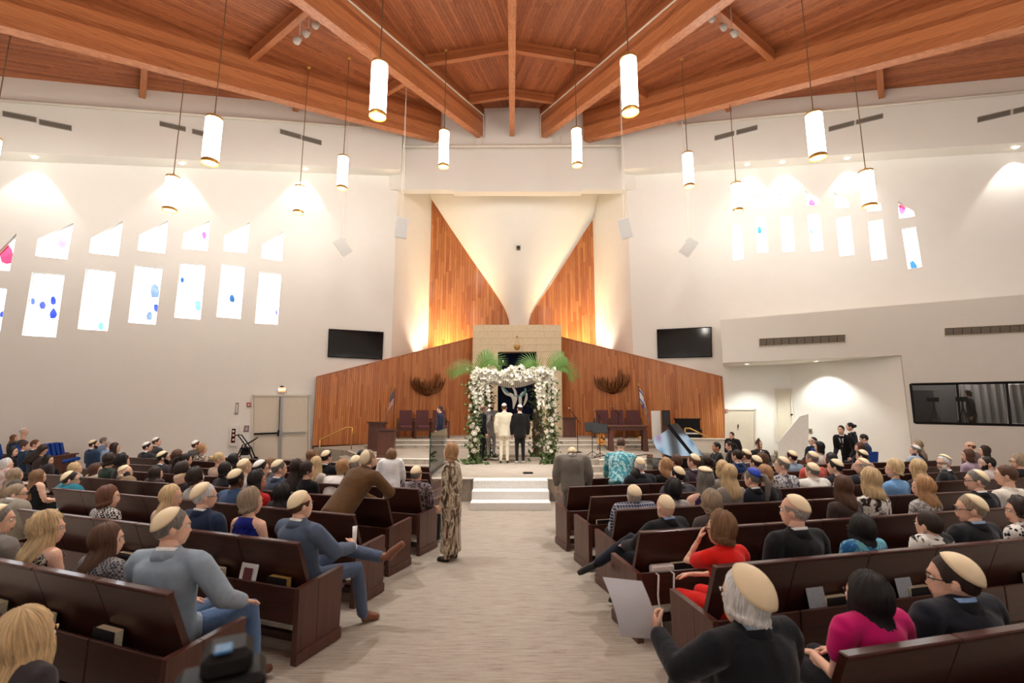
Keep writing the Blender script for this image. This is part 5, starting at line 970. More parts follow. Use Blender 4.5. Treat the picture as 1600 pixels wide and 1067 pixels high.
def hairmesh(st, near, seed, vol=1.0, ln=None):
    rr = random.Random(seed); mb = MB(); nu = 64 if near else 28; nth = 10 if near else 6; uv = []
    crown = Vector((0, -.22, .975)).normalized(); ex = Vector((0, crown.z, -crown.y)); ey = crown.cross(ex)   # ex towards the face
    tab = {'s': SHORT, 'r': RECED, 'f': SHORT, 'wide': SHORT}.get(st, FEM)
    base = {'s': .012, 'r': .009, 'f': .008, 'w': .03, 'c': .036, 'C': .034, 'm': .024, 'l': .02, 'p': .012, 'bun': .012}[st]*vol
    hang = {'m': .1, 'l': .34, 'C': .3, 'w': .035, 'c': .03}.get(st, 0); hang = ln if ln is not None else hang; nh = (10 if near else 6) if hang > 0 else 0
    ph = [rr.uniform(0, 6.3) for _ in range(8)]; part = rr.uniform(-.5, .5); rows = nth+1+nh+(1 if nh else 0)
    lump = {'c': .011, 'C': .011, 'w': .006, 's': .002}.get(st, .0025)
    for j in range(nu):
        fd = -180+360*j/nu; af = abs(fd); fr = radians(fd); tmax = interp(tab, af); t0 = 0
        if st == 'f': t0 = 60 if af > 50 else tmax
        hg = hang*min(1, max(0, (af-52)/16)); hg *= (1+.1*sin(fr*3+ph[0])) if st != 'm' else 1
        for i in range(nth+1):
            t = radians(t0+(tmax-t0)*i/nth); d = crown*cos(t)+(ex*cos(fr)+ey*sin(fr))*sin(t); r = float(HR(np.array(d)))
            e = i/nth; o = base*((1-e**3*(.75 if hg < .01 else .1)))*(.55+.45*sin(pi*min(1, .35+e)))
            o += lump*(sin(d.x*41+ph[1])*sin(d.y*37+ph[2])*sin(d.z*43+ph[3])*1.6+.5*sin(fr*19+ph[4]+e*2)+.35*sin(fr*41+ph[5]))
            if st in 'ml' : o -= .006*math.exp(-((d.x-part*.06)/.02)**2)*(1-e)
            o = max(o, (.02 if .35 < e else .01) if (hg > .03 and 60 < af < 125) else .003); mb.v.append(tuple(d*(r+o))); uv.append((j/nu, i/max(1, rows)))
        if nh:
            p = Vector(mb.v[-1]); hor = Vector((p.x, p.y, 0))
            for k in range(1, nh+1):
                s = k/nh; sc = 1+(.1 if st == 'm' else .16 if st == 'C' else .05)*sin(pi*s*.8)-(.1*s**4)+(.16*s if st == 'l' and hang > .25 else 0)+lump*3*sin(s*13+fr*7+ph[6])+.03*sin(fr*23+s*3)
                q = hor*sc; q.z = p.z-hg*s; 
                if hg > .12: q.y -= .055*min(1, s*1.6)*(1 if af > 95 else .2)*min(1, hg/.3); q.x *= 1+.12*s
                if hg < .005: q = p
                mb.v.append(tuple(q)); uv.append((j/nu, (nth+k)/rows))
            q = Vector(mb.v[-1]); mb.v.append((q.x*.5, q.y*.5, q.z+.015 if hg > .005 else q.z)); uv.append((j/nu, 1))
    for j in range(nu):
        a, b = j*rows, ((j+1) % nu)*rows
        if st == 'f' and (abs(-180+360*j/nu) <= 50 or abs(-180+360*((j+1) % nu)/nu) <= 50): continue
        for i in range(rows-1):
            if i >= nth and (abs(-180+360*j/nu) < 52 or abs(-180+360*((j+1) % nu)/nu) < 52): continue
            mb.f.append((a+i, a+i+1, b+i+1, b+i)); mb.m.append(0)
    if st == 'p': n0 = len(mb.v); mb.tube([(0, -.11, .06), (0, -.17, .05), (0, -.2, -.04), (0, -.18, -.18), (0, -.16, -.3)], [.018, .03, .036, .03, .01], 10); uv += [(k*.07, .5) for k in range(len(mb.v)-n0)]
    if st == 'bun': n0 = len(mb.v); mb.ball((0, -.13, .03), (.05, .045, .05), 10, 7); uv += [(k*.07, .5) for k in range(len(mb.v)-n0)]
    for s in (-1, 1):
        n0 = len(mb.v); mb.tube([(s*.012, .094, .028), (s*.03, .092, .033), (s*.05, .076, .027)], [.003, .0042, .002], 5); uv += [(.1, .1)]*(len(mb.v)-n0)
    return mb, uv
def beardmesh(full=True):
    mb = MB(); nu, nv = 20, 7
    for i in range(nv+1):
        for j in range(nu+1):
            az = radians(-82+164*j/nu); el = radians(-18-62*i/nv if abs(az) < 1.0 else -4-74*i/nv); d = np.array((sin(az)*cos(el), cos(az)*cos(el), sin(el)))
            p = d*(HR(d)+(.012 if full else .006)*(1 if 0 < i and 0 < j < nu else .1)); mb.v.append(tuple(p))
    mb.f = [(i*(nu+1)+j, i*(nu+1)+j+1, (i+1)*(nu+1)+j+1, (i+1)*(nu+1)+j) for i in range(nv) for j in range(nu) if not (i < 2 and 7 <= j < 13)]; mb.m = [0]*len(mb.f); return mb
def kipmesh(o, near, tilt=30, rad=46):
    mb = MB(); nu, nr = (28, 7) if near else (18, 5); a = radians(tilt); pole = Vector((0, -sin(a), cos(a))); ex = Vector((1, 0, 0)); ey = pole.cross(ex)
    for i in range(nr+2):
        t = radians(rad*min(i, nr)/nr) if i else 0.0001
        for j in range(nu): g = 2*pi*j/nu; d = pole*cos(t)+(ex*cos(g)+ey*sin(g))*sin(t); mb.v.append(tuple(d*(float(HR(np.array(d)))+o+(.004 if i <= nr else -.004)+.003*cos(t*1.9))))
    mb.f = [(i*nu+j, (i+1)*nu+j, (i+1)*nu+(j+1) % nu, i*nu+(j+1) % nu) for i in range(nr+1) for j in range(nu)]+[tuple(range(nu))]; mb.m = [0]*len(mb.f); return mb
def handmesh(mb, wr, d, n, side, curl=.5, spread=.1, sc=1.0, near=True):
    """palm, four jointed fingers of different length and a thumb from the side of the palm"""
    d = Vector(d).normalized(); n = Vector(n); n = (n-d*n.dot(d)).normalized(); u = d.cross(n)*side      # u: towards the thumb
    wr = Vector(wr); seg = 6 if near else 4
    mb.tube([wr-d*.02*sc, wr+d*.02*sc, wr+d*.055*sc, wr+d*.092*sc], [(.026*sc, .02*sc), (.036*sc, .017*sc), (.042*sc, .016*sc), (.039*sc, .012*sc)], 8 if near else 6, side=u)
    for k, (off_, L) in enumerate(((.029, .072), (.0095, .08), (-.01, .074), (-.029, .058))):
        p = wr+d*.084*sc+u*off_*sc; a = 0; pts = [p]; dd = (d+u*(spread*(1.5-k)*.5)).normalized()
        for j, f_ in enumerate((.45, .32, .23)): a += curl*(.7, .9, .6)[j]; v = dd*cos(a)+n*sin(a); p = p+v*(L*f_*sc); pts.append(p)
        mb.tube(pts, [.0092*sc, .0086*sc, .0078*sc, .005*sc], seg)
    p = wr+d*.028*sc+u*.03*sc; v1 = (d*.62+u*.72+n*.25).normalized(); v2 = (d*.9+u*.25+n*(.25+curl*.4)).normalized(); mb.tube([p, p+v1*.04*sc, p+v1*.04*sc+v2*.03*sc, p+v1*.04*sc+v2*.05*sc], [.014*sc, .0115*sc, .0098*sc, .006*sc], seg)
REM = bpy.data.objects.new('remesher', None)
def remesh(mb, vox):
    me = mb.mesh('t', [SHOEB]); o = bpy.data.objects.new('t', me); COL.objects.link(o)
    m = o.modifiers.new('r', 'REMESH'); m.mode = 'VOXEL'; m.voxel_size = vox; m.adaptivity = 0
    s = o.modifiers.new('s', 'SMOOTH'); s.factor = .5; s.iterations = 5 if vox < .02 else 3
    bpy.context.view_layer.update(); ev = o.evaluated_get(bpy.context.evaluated_depsgraph_get()); r = ev.to_mesh()
    nv, nf = len(r.vertices), len(r.polygons); V = np.empty(nv*3); r.vertices.foreach_get('co', V); Nn = np.empty(nv*3); r.vertices.foreach_get('normal', Nn)
    F = [tuple(p.vertices) for p in r.polygons]; ev.to_mesh_clear(); bpy.data.objects.remove(o); bpy.data.meshes.remove(me); return V.reshape(-1, 3), Nn.reshape(-1, 3), F
KCOL = dict(c=(240, 220, 182), w=(236, 232, 224), b=(36, 66, 176), k=(24, 24, 28))
PCOUNT = [0]
def person(head, face, hair='s', hc='br', kip='', top='j', tc=(30, 32, 40), label='', sex=None, skin='l', hz=1.19, stand=0, lean=None, hy=0, hp=0, hr=0, bc=(34, 34, 40), arms=None, legs=None, glasses=False, beard='', pat='', c2=(235, 232, 226), sc=14, collar=(240, 240, 238), skirt=0, shoe=None, dist=None, ln=None, vol=1.0, fat=1.0, hands=None, bpat='', bc2=(235, 232, 226), group=None, zb=0.0, kt=30, kr=46, roll=0, cowl=False, front=False):
    """head: world point of the head's centre; face: heading in degrees (0 = towards the stage, + = right)"""
    PCOUNT[0] += 1; seed = PCOUNT[0]; dist = dist or head.y; near = dist < 4.6; sex = sex or ('f' if hair in ('l', 'm', 'C', 'p', 'w', 'bun', 'c') and not kip else 'm'); f = sex == 'f'
    vox = min(.03, max(.0135, .0046*dist)); hs = (.99 if f else 1.04)*(1.08 if dist < 3.3 else 1)
    # skeleton
    if stand: pz = .525*stand; tot0 = .405*stand
    else: pz = .54; tot0 = .66
    if lean is None: lean = 2 if stand else -7
    la = radians(lean); tot = (hz-pz-.05*sin(max(0, la)))/max(.3, cos(la)) if abs(lean) < 30 else tot0
    tot = max(tot0*.8, min(tot0*1.22, tot)); k = tot/.66
    sp = Vector((sin(radians(roll)), sin(la), cos(la))).normalized(); bk = Vector((0, -cos(la), sin(la))); P = Vector((0, 0, pz))
    S_ = lambda fr, b=0.0: P+sp*(fr*tot)+bk*(b*k)
    hc_l = S_(.72)+(Vector((0, 0, 1))*.6+sp*.4).normalized()*(.3*tot)*.93+Vector((0, .025, 0)); zoff = hz-hc_l.z
    if abs(lean) < 30: hc_l.z = hz
    sw = (.176 if f else .218)*fat; arm = k if k < 1.1 else 1.1
    J = {}
    for s, nm in ((-1, 'L'), (1, 'R')):
        sh = S_(.685)+Vector((s*sw, 0, 0)); J['sh'+nm] = sh
        if arms and nm in arms: e, w_ = (Vector(q) for q in arms[nm])
        elif stand: e = sh+Vector((s*.05, -.03+.1*sin(la), -.28*arm)); w_ = e+Vector((-s*.01, .07+.1*sin(la), -.24*arm))
        else: e = sh+Vector((s*.055, .03, -.28*arm)); w_ = Vector((s*.085, .27, .625))
        J['el'+nm], J['wr'+nm] = e, w_
        if legs and nm in legs: J['hip'+nm], J['kn'+nm], J['an'+nm], J['to'+nm] = (Vector(q) for q in legs[nm])
        elif stand: h = stand; J['hip'+nm], J['kn'+nm], J['an'+nm], J['to'+nm] = Vector((s*.085, 0, pz-.02)), Vector((s*.095, .025, .275*h)), Vector((s*.1, -.02, .05*h)), Vector((s*.125, .15, .03))
        else: J['hip'+nm], J['kn'+nm], J['an'+nm], J['to'+nm] = Vector((s*.09, .02, .53)), Vector((s*.115, .44, .52)), Vector((s*.12, .45, .1)), Vector((s*.14, .62, .035))
    pr = []
    add = lambda tag, pts, rad, side=None: pr.append((tag, [Vector(p) for p in pts], [r if hasattr(r, '__len__') else (r, r) for r in rad], side))
    X = Vector((1, 0, 0)); fw = fat; bare = top == 'd'
    wv = [(.168, .12), (.15, .108), (.15, .112), (.145, .1), (.1, .075)] if f else [(.182, .13), (.178, .128), (.198, .138), (.192, .12), (.125, .088)]
    wv = [(a*fw, b*fw) for a, b in wv]; hem = -.2 if (stand and top in 'jb') else -.12 if stand else -.1
    if top == 'd': add('top', [S_(hem), S_(.1), S_(.3), S_(.53, .01), S_(.61, .02)], [wv[0], wv[0], wv[1], wv[2], wv[3]], X); add('skin', [S_(.52), S_(.66, .01), S_(.7)], [wv[2], (.12, .085), (.075, .07)], X)
    else: add('top', [S_(hem), S_(.06), S_(.28), S_(.48, .01), S_(.66, .02), S_(.735, .012)], [(wv[0][0]*1.03, wv[0][1]*1.03), wv[0], wv[1], wv[2], wv[3], wv[4]], X)
    add('skin', [S_(.68), hc_l-Vector((0, .022, .05))], [(.057 if f else .068,)*2, (.051 if f else .062,)*2])
    hg = [.062, .056, .046, .037] if not f else [.048, .041, .034, .028]; jk = .006 if top == 'j' else 0
    for s, nm in ((-1, 'L'), (1, 'R')):
        sh, e, w_ = J['sh'+nm], J['el'+nm], J['wr'+nm]; ta = 'skin' if bare else 'top'
        add(ta, [S_(.735), sh+Vector((0, 0, .006)), sh-Vector((0, 0, .03))], [.056*fw, (.056 if f else .064)*fw if not bare else .046, (.056 if f else .064)*fw if not bare else .046])
        if top == 't': add('top', [sh, sh.lerp(e, .55)], [hg[0]+.012, hg[1]+.014]); add('skin', [sh.lerp(e, .4), e, w_], [hg[1], hg[2], hg[3]*.85])
        else: add(ta, [sh, sh.lerp(e, .5), e, e.lerp(w_, .5), w_], [(v+jk)*(.86 if bare else 1) for v in (hg[0], hg[1]+.004, hg[1], hg[2], hg[3])])
        h_, kn, an, to_ = J['hip'+nm], J['kn'+nm], J['an'+nm], J['to'+nm]
        if skirt and stand: pass
        else: add('bottom', [h_, h_.lerp(kn, .5), kn, kn.lerp(an, .45), an], [.088*fw, .086*fw, .068, .062, .05] if not f else [.1, .085, .062, .055, .04])
        heel = an+Vector((0, -.035, -.045)) if (an-to_).z < .2 and not legs else an+(an-kn).normalized()*.05-(to_-an).normalized()*.02
        add('shoe', [heel, an.lerp(to_, .35)+Vector((0, 0, -.03 if not legs else 0)), to_], [.042, .046, .034])
    if not stand: add('bottom', [P+Vector((0, -.04, -.04)), P+Vector((0, .1, -.02))], [(.165*fw, .085), (.15*fw, .08)], X)
    else: add('bottom', [P+Vector((0, 0, .05)), P+Vector((0, 0, -.1))], [(.155*fw, .11), (.14, .1)], X)
    if skirt:
        if stand: add('bottom', [P+Vector((0, 0, .06)), P+Vector((0, 0, -.12)), P+Vector((0, 0, -skirt*.6)), P+Vector((0, 0, -skirt))], [(.16, .12), (.175, .13), (.16, .125), (.17, .14)], X); [add('skin', [J['an'+n]+Vector((0, 0, .3)), J['an'+n]], [.048, .036]) for n in 'LR']
    base = MB()
    for tag, pts, rad, side in pr: base.tube(pts, rad, 12 if side is not None else 9, side=side)
    V, Nn, F = remesh(base, vox)
    Fc = np.array([V[list(q)].mean(0) for q in F]); best = np.full(len(F), 1e9); tg = np.zeros(len(F), int); TAG = ['skin', 'top', 'bottom', 'shoe']
    for tag, pts, rad, side in pr:
        for a, b, ra, rb in zip(pts, pts[1:], rad, rad[1:]):
            a_, ab = np.array(a), np.array(b-a); t = np.clip(((Fc-a_)@ab)/max(1e-9, ab@ab), 0, 1); rel = Fc-a_-t[:, None]*ab; R0 = ra[0]+(rb[0]-ra[0])*t; R1 = ra[1]+(rb[1]-ra[1])*t
            if side is not None: dd = np.sqrt((rel[:, 0]/R0)**2+(np.linalg.norm(rel[:, 1:], axis=1)/R1)**2); dist_ = (dd-1)*np.minimum(R0, R1)
            else: dist_ = np.linalg.norm(rel, axis=1)-R0
            if tag == 'bottom': dist_ = dist_+np.where(((Fc-np.array(P))@np.array(sp))/tot > hem+.03, .035 if top in 'jb' else .008, 0)
            u = dist_ < best; best[u] = dist_[u]; tg[u] = TAG.index(tag)
    skinm = flat('skin_'+skin, SK[skin], .55, spec=.35, bump=.06, bs=120); tm = cloth(tc, pat, c2, sc); bm_ = cloth(bc, bpat, bc2, sc); sm = shoe or SHOEB
    B = MB(); B.add(V, F); B.m = list(tg)
    Mh = Matrix.Translation(hc_l) @ Matrix.Rotation(-radians(hy), 4, 'Z') @ Matrix.Rotation(-radians(hp), 4, 'X') @ Matrix.Rotation(radians(hr), 4, 'Y') @ Matrix.Scale(hs, 4)
    hd = headgrid(*((40, 28) if near else (20, 16))); n0 = len(B.v); B.add([tuple(Mh @ Vector(p)) for p in hd.v], hd.f); B.m[-len(hd.f):] = hd.m
    for s, nm in ((-1, 'L'), (1, 'R')):
        w_, e = J['wr'+nm], J['el'+nm]; d = (w_-e).normalized(); h = (hands or {}).get(nm)
        if h: dd, nn, cu = h
        elif stand: dd, nn, cu = (d+Vector((0, .1, -.3))), Vector((-s, .2, 0)), .45
        else: dd, nn, cu = Vector((-s*.35, .8, -.25)), Vector((0, -.25, -1)), .35
        handmesh(B, w_, dd, nn, s, cu, .12, 1.0 if not f else .9, near)
    fa = -radians(face); Rz = Matrix.Rotation(fa, 4, 'Z'); o3 = Rz @ Vector((hc_l.x, hc_l.y, 0)); base_pt = Vector((head.x-o3.x, head.y-o3.y, head.z-hz))
    if zb: base_pt.z = zb
    bo = B.obj('person', [skinm, tm, bm_, sm, LIP, EYEW, IRIS], None, True, label=label, cat='person', group=group, loc=base_pt, rz=fa)
    # garment: its own layer over the body, hem turned in
    def layer(name, ti, th, mat, extra=None):
        sel = [q for q, t in zip(F, tg) if t == ti]
        if len(sel) < 8: return
        ids = sorted({i for q in sel for i in q}); mp = {i: n for n, i in enumerate(ids)}; g = MB(); g.v = [tuple(V[i]+Nn[i]*th) for i in ids]; g.f = [tuple(mp[i] for i in q) for q in sel]
        cnt = {}
        for q in g.f:
            for a, b in zip(q, q[1:]+q[:1]): cnt[(a, b)] = 1
        nb_ = {}
        for (a, b) in cnt:
            if (b, a) not in cnt: nb_.setdefault(a, []).append(b); nb_.setdefault(b, []).append(a)
        for _ in range(6):          # a clean hem line
            new = {i: np.mean([g.v[j] for j in js], axis=0) for i, js in nb_.items()}
            for i, p_ in new.items(): g.v[i] = tuple(.5*np.array(g.v[i])+.5*p_)
        inn = {}
        for (a, b) in list(cnt):
            if (b, a) not in cnt:
                for i in (a, b):
                    if i not in inn: inn[i] = len(g.v); v = ids[i]; g.v.append(tuple(np.array(g.v[i])-Nn[v]*(th+.004)))
                g.f.append((b, a, inn[a], inn[b]))
        g.m = [0]*len(g.f); return g.obj(name, mat, bo, True)
    tn = {'j': 'jacket', 's': 'shirt', 't': 'shirt', 'd': 'dress', 'b': 'blouse'}[top]
    layer(tn, 1, .011 if top == 'j' else .007, tm)
    if skirt: layer('skirt', 2, .006, bm_)
    elif dist < 7.5: layer('trousers', 2, .005, bm_)
    nb = S_(.735)
    def ring(nm, r0, r1, z0, z1, mat, dy=0):
        m = MB(); n = 18; tl = .3
        for rr_, zz in ((r0, z0), (r1, z1), (r1-.006, z1), (r0-.006, z0)):
            for j in range(n): a = 2*pi*j/n; m.v.append(tuple(nb+Vector((rr_*cos(a), rr_*sin(a)*1.02+dy, zz-tl*rr_*sin(a)))))
        m.f = [(i*n+j, i*n+(j+1) % n, ((i+1) % 4)*n+(j+1) % n, ((i+1) % 4)*n+j) for i in range(4) for j in range(n)]; m.m = [0]*len(m.f); m.obj(nm, mat, bo, True)
    if top == 'j' and dist < 16:
        cm = flat('shirt_collar', collar, .7); ring('shirt_collar', .086, .075, -.005, .062, cm); ring('jacket_collar', .112, .09, -.03, .04, tm)
    if top == 'd':
        st_ = MB()
        for s in (-1, 1): st_.tube([S_(.5)+Vector((s*.07, 0, 0))+bk*.11, S_(.64)+Vector((s*.085, 0, 0))+bk*.1, S_(.745)+Vector((s*.092, 0, 0))+bk*.03, S_(.745)+Vector((s*.092, 0, 0))-bk*.03, S_(.6)+Vector((s*.085, 0, 0))-bk*.1], .009, 6)
        st_.obj('dress_strap', tm, bo, True)
        if cowl: ring('cowl_collar', .135, .084, -.065, .03, tm)
    elif top == 's' and dist < 9: ring('shirt_collar', .088, .074, -.02, .036, tm)
    if front:
        a, b_, c_ = S_(.735)-bk*.1, S_(.4)-bk*.172, -bk*.014
        MB().prism([a+Vector((-.06, 0, 0)), b_+Vector((-.012, 0, 0)), b_+Vector((.012, 0, 0)), a+Vector((.06, 0, 0))], c_).obj('shirt_front', flat('shirt_collar', collar, .7), bo)
        MB().prism([a+c_+Vector((-.016, 0, 0)), b_+c_+Vector((-.03, 0, .02)), b_+c_+Vector((.03, 0, .02)), a+c_+Vector((.016, 0, 0))], c_*.6).obj('tie', BLACK, bo)
    if top in 'js' and dist < 6:
        for s, nm in ((-1, 'L'), (1, 'R')):
            w_, e = J['wr'+nm], J['el'+nm]; d = (w_-e).normalized(); MB().tube([w_-d*.01, w_+d*.018], [.036, .036], 12).obj('shirt_cuff', flat('shirt_collar', collar, .7), bo, True)
    if hair != 'b':
        hm, uv = hairmesh(hair, near, seed, vol, ln); hm.v = [tuple(Mh @ Vector(p)) for p in hm.v]; ho = hm.obj('hair', hairmat(HC[hc] if isinstance(hc, str) else hc), bo, True); ul = ho.data.uv_layers.new(name='UVMap')
        ix = np.empty(len(ho.data.loops), int); ho.data.loops.foreach_get('vertex_index', ix); ul.data.foreach_set('uv', np.array(uv)[ix].ravel())
    if beard:
        bd = beardmesh(); bd.v = [tuple(Mh @ Vector(p)) for p in bd.v]; bd.obj('beard', flat('beard_'+beard, HC[beard], .8, bump=.6, bs=220), bo, True)
    if kip:
        km = kipmesh({'b': .003, 'f': .0105, 's': .0135*vol, 'r': .011}.get(hair, {'w': .036, 'c': .047, 'C': .045, 'm': .028, 'l': .024, 'p': .016, 'bun': .016}.get(hair, .02)*vol), near, kt, kr); km.v = [tuple(Mh @ Vector(p)) for p in km.v]
        km.obj('kippah', flat('satin_'+kip, KCOL[kip], .45, spec=.35, bs=4), bo, True, label={'c': 'cream satin kippah', 'w': 'white kippah', 'b': 'blue kippah', 'k': 'black kippah'}[kip])
    if glasses:
        g = MB()
        for s in (-1, 1): g.tube([(s*.033+.023*cos(a), .098, .008+.018*sin(a)) for a in [2*pi*q/12 for q in range(13)]], .0024, 5); g.tube([(s*.055, .098, .012), (s*.074, .05, .014), (s*.08, -.01, .012), (s*.079, -.03, -.004)], .0026, 5)
        g.tube([(-.011, .1, .012), (.011, .1, .012)], .0022, 5); g.v = [tuple(Mh @ Vector(p)) for p in g.v]; g.obj('glasses', BLACK, bo, True)
    bo['J'] = 0; del bo['J']; bo_J = {kk: bo.matrix_basis @ v for kk, v in J.items()}; return bo, bo_J
def seat(x, y, label, hair='s', hc='br', kip='', top='j', tc=(30, 32, 40), row=None, face=None, hy=None, **kw):
    """someone in a pew: the head is seen at (x, y)"""
    s = -1 if x < 800 else 1; best = None
    a, b = ray(x, y)
    for i in range(len(ROWS[s])):
        d, o = ROWP[s, i]; Y = (d+.29)/(NV[s].x*a+NV[s].y); z = CAMZ+b*Y-zf(Y)
        e = abs(z-1.2)
        if (row is None or row == i) and (best is None or e < best[0]): best = (e, i, Y, z)
    e, i, Y, z = best
    if e > .13 and i == len(ROWS[s])-1 and z > 1.2 and row is None:        # beyond the pews: on a chair of the side block
        Ws = WL if s < 0 else WR; fl = -.2; Y = min(at(x, y, 1.0).y, onw(x, y, Ws['P'], Ws['Q']).y-(1.3 if s < 0 else 3.4)); z = CAMZ+b*Y+.2
        head = Vector((a*Y, Y, fl+z)); fc = 20.5 if s < 0 else -14; far = True
        CHAIRS.append((head, fc, s, label))
    else: far = False; z = max(1.02, min(1.4, z)); head = Vector((a*Y, Y, zf(Y)+z)); fc = 20.5 if s < 0 else -14
    if face is not None: fc = face
    if hy is None: hy = max(-38, min(38, math.degrees(atan2(0-head.x, max(1, 14.5-head.y)))-fc))*.7
    return person(head, fc, hair, hc, kip, top, tc, label, hz=z, hy=hy, dist=hypot(head.x*.6, head.y), **kw)
CHAIRS = []
# ------------------------------------------------------------------ people: left block
NVY, BLK, GRY, BLU, TAN = (26, 32, 52), (24, 24, 27), (104, 104, 108), (52, 78, 118), (150, 128, 98)
seat(38, 1018, 'blonde woman with shoulder-length hair, blurred at the bottom left corner', 'm', 'bl', top='b', tc=(60, 56, 60), row=0, vol=1.15, ln=.16, hy=-12)
J = seat(271, 826, 'grey-haired man in a pale blue-grey jacket, arm along the pew end', 's', 'gr', 'c', 'j', (150, 166, 180), row=1, bc=(92, 118, 156), kr=50, kt=40, hy=46, face=2, lean=-5, shoe=SHOET,
 arms={'R': ((.38, .02, .75), (.37, .25, .645)), 'L': ((-.29, .1, .72), (-.1, .32, .62))}, hands={'R': (Vector((.25, .8, -.35)), Vector((0, -.35, -1)), .2)}, legs={'R': ((.09, .02, .53), (.34, .42, .53), (.4, .4, .1), (.46, .55, .035)), 'L': ((-.09, .02, .53), (-.04, .46, .52), (-.02, .48, .1), (-.02, .64, .035))})
seat(168, 846, 'woman with long brown hair and a patterned blue-grey top beside the pale jacket', 'l', 'br', top='b', tc=(58, 62, 80), row=1, pat='check', c2=(150, 146, 140), sc=60, hy=22, ln=.3)
seat(76, 828, 'woman with big wavy blonde hair in a black and white sleeveless top', 'C', 'bl', top='d', tc=(30, 30, 32), row=1, pat='floral', c2=(200, 192, 176), sc=40, hy=24, vol=1.1, ln=.3)
seat(22, 800, 'grey-brown haired man with glasses in a beige jacket at the left edge', 's', 'gb', top='j', tc=(150, 142, 128), row=2, glasses=True, hy=34)
seat(-2, 815, 'man with cream kippah cut by the left frame edge', 's', 'gr', 'c', 'j', (120, 116, 110), row=1, hy=30)
# crossing his legs at the aisle
J = seat(471, 791, 'balding man in a slate-blue suit with legs crossed, holding a rolled programme', 'f', 'br', 'c', 'j', (86, 100, 122), row=2, bc=(84, 98, 122), kr=54, kt=38, hy=14, face=26, shoe=flat('cognac_leather', (122, 74, 50), .35),
 arms={'R': ((.3, .1, .78), (.25, .38, .74)), 'L': ((-.26, .1, .75), (.02, .36, .72))}, hands={'R': (Vector((-.45, .5, .3)), Vector((-.6, -.3, -.5)), 1.0), 'L': (Vector((.7, .5, .1)), Vector((0, -.4, -1)), .7)},
 legs={'L': ((-.09, .02, .54), (-.02, .5, .66), (.44, .62, .6), (.6, .72, .74)), 'R': ((.09, .02, .53), (.24, .46, .52), (.26, .54, .07), (.33, .7, .0))})
w_ = J[1]['wrR']+Vector((-.01, .06, .02)); t = thing('rolled_programme', 'white folded programme held upright by the man in slate blue', 'paper', w_, -.45); m = MB(); m.tube([(0, 0, -.06), (-.01, .01, .06), (-.03, .03, .15)], [(.024, .02), (.022, .018), (.03, .012)], 10); m.obj('sheet', PAPER, t, True); MB().tube([(.004, .004, -.05), (-.006, .014, .06), (-.026, .034, .148)], [(.018, .014), (.017, .012), (.024, .008)], 8).obj('inner_sheet', LG, t, True)
seat(393, 785, 'woman with short grey-blonde hair in a royal blue dress with a low back', 'w', 'gb', top='d', tc=(26, 36, 130), row=2, hy=26, vol=1.1, ln=.05, cowl=True)
seat(321, 777, 'white-haired man with black glasses in a navy jacket', 's', 'wh', 'c', 'j', (34, 48, 74), row=2, glasses=True, hy=26, kt=42, kr=50, vol=1.5)
seat(268, 777, 'blonde woman with a straight fringe turned towards the aisle', 'l', 'bl', top='b', tc=(222, 196, 176), row=2, hy=52, ln=.26)
seat(170, 778, 'woman with auburn bobbed hair in a black and white patterned cardigan', 'm', 'au', top='b', tc=(28, 28, 30), pat='check', c2=(214, 210, 204), sc=48, row=2, hy=34, vol=1.35, ln=.06)
seat(110, 762, 'dark-haired man with glasses in a teal shirt', 's', 'db', 'c', 't', (36, 120, 140), row=3, glasses=True, hy=34, kt=44, kr=48)
seat(57, 765, 'woman with long dark blonde hair and a thin black strap', 'l', 'lb', top='d', tc=(24, 24, 26), row=3, hy=10, ln=.3)
seat(22, 757, 'woman with long ash-blonde hair behind the left frame edge', 'l', 'gb', top='b', tc=(90, 84, 80), row=3, hy=6, ln=.3)
seat(243, 750, 'woman with a smooth dark bob in a sequinned dark top', 'm', 'db', top='b', tc=(38, 28, 30), pat='dots', c2=(120, 100, 96), sc=60, row=4, ln=.14, vol=1.15)
seat(196, 740, 'bald man with cream kippah and tan jacket', 'b', 'br', 'c', 'j', (142, 122, 94), row=4, collar=(226, 210, 176), hy=30)
seat(149, 745, 'woman with wavy mid-brown hair seen in profile', 'm', 'br', top='b', tc=(196, 176, 156), row=4, hy=44, ln=.1, vol=1.2)
seat(117, 738, 'woman with light blonde hair beside the teal-shirted man', 'm', 'bl', top='b', tc=(170, 160, 150), row=4, hy=28, ln=.15)
seat(74, 729, 'woman with long black hair laughing in profile', 'l', 'bk', top='b', tc=(60, 54, 58), row=5, hy=50, ln=.32)
seat(10, 733, 'white-haired woman in a pink patterned blouse at the left edge', 'w', 'wh', top='b', tc=(206, 168, 166), pat='floral', c2=(230, 214, 208), row=4, hy=40)
seat(192, 722, 'woman with thick black curly hair in the middle of the left block', 'c', 'bk', top='b', tc=(44, 40, 44), vol=1.3)
seat(172, 719, 'woman with short dark hair and a dark green top', 'm', 'db', top='b', tc=(44, 62, 50), ln=.06)
seat(256, 716, 'bearded man with cream kippah and charcoal suit', 's', 'bk', 'c', 'j', (58, 56, 60), beard='bk', hy=36)
seat(231, 699, 'dark-haired man with white kippah and charcoal suit', 's', 'bk', 'w', 'j', (50, 52, 58), hy=40)
seat(245, 691, 'man leaning his cheek on his raised hand, behind the charcoal suits', 's', 'br', 'w', 's', (70, 68, 74), hy=40)
seat(147, 695, 'bearded man with cream kippah and blue suit, far left', 's', 'db', 'c', 'j', (44, 66, 96), beard='db', hy=34)
seat(163, 690, 'dark grey-haired man in a pale blue shirt, far left', 's', 'gr', '', 's', (120, 146, 184), hy=30)
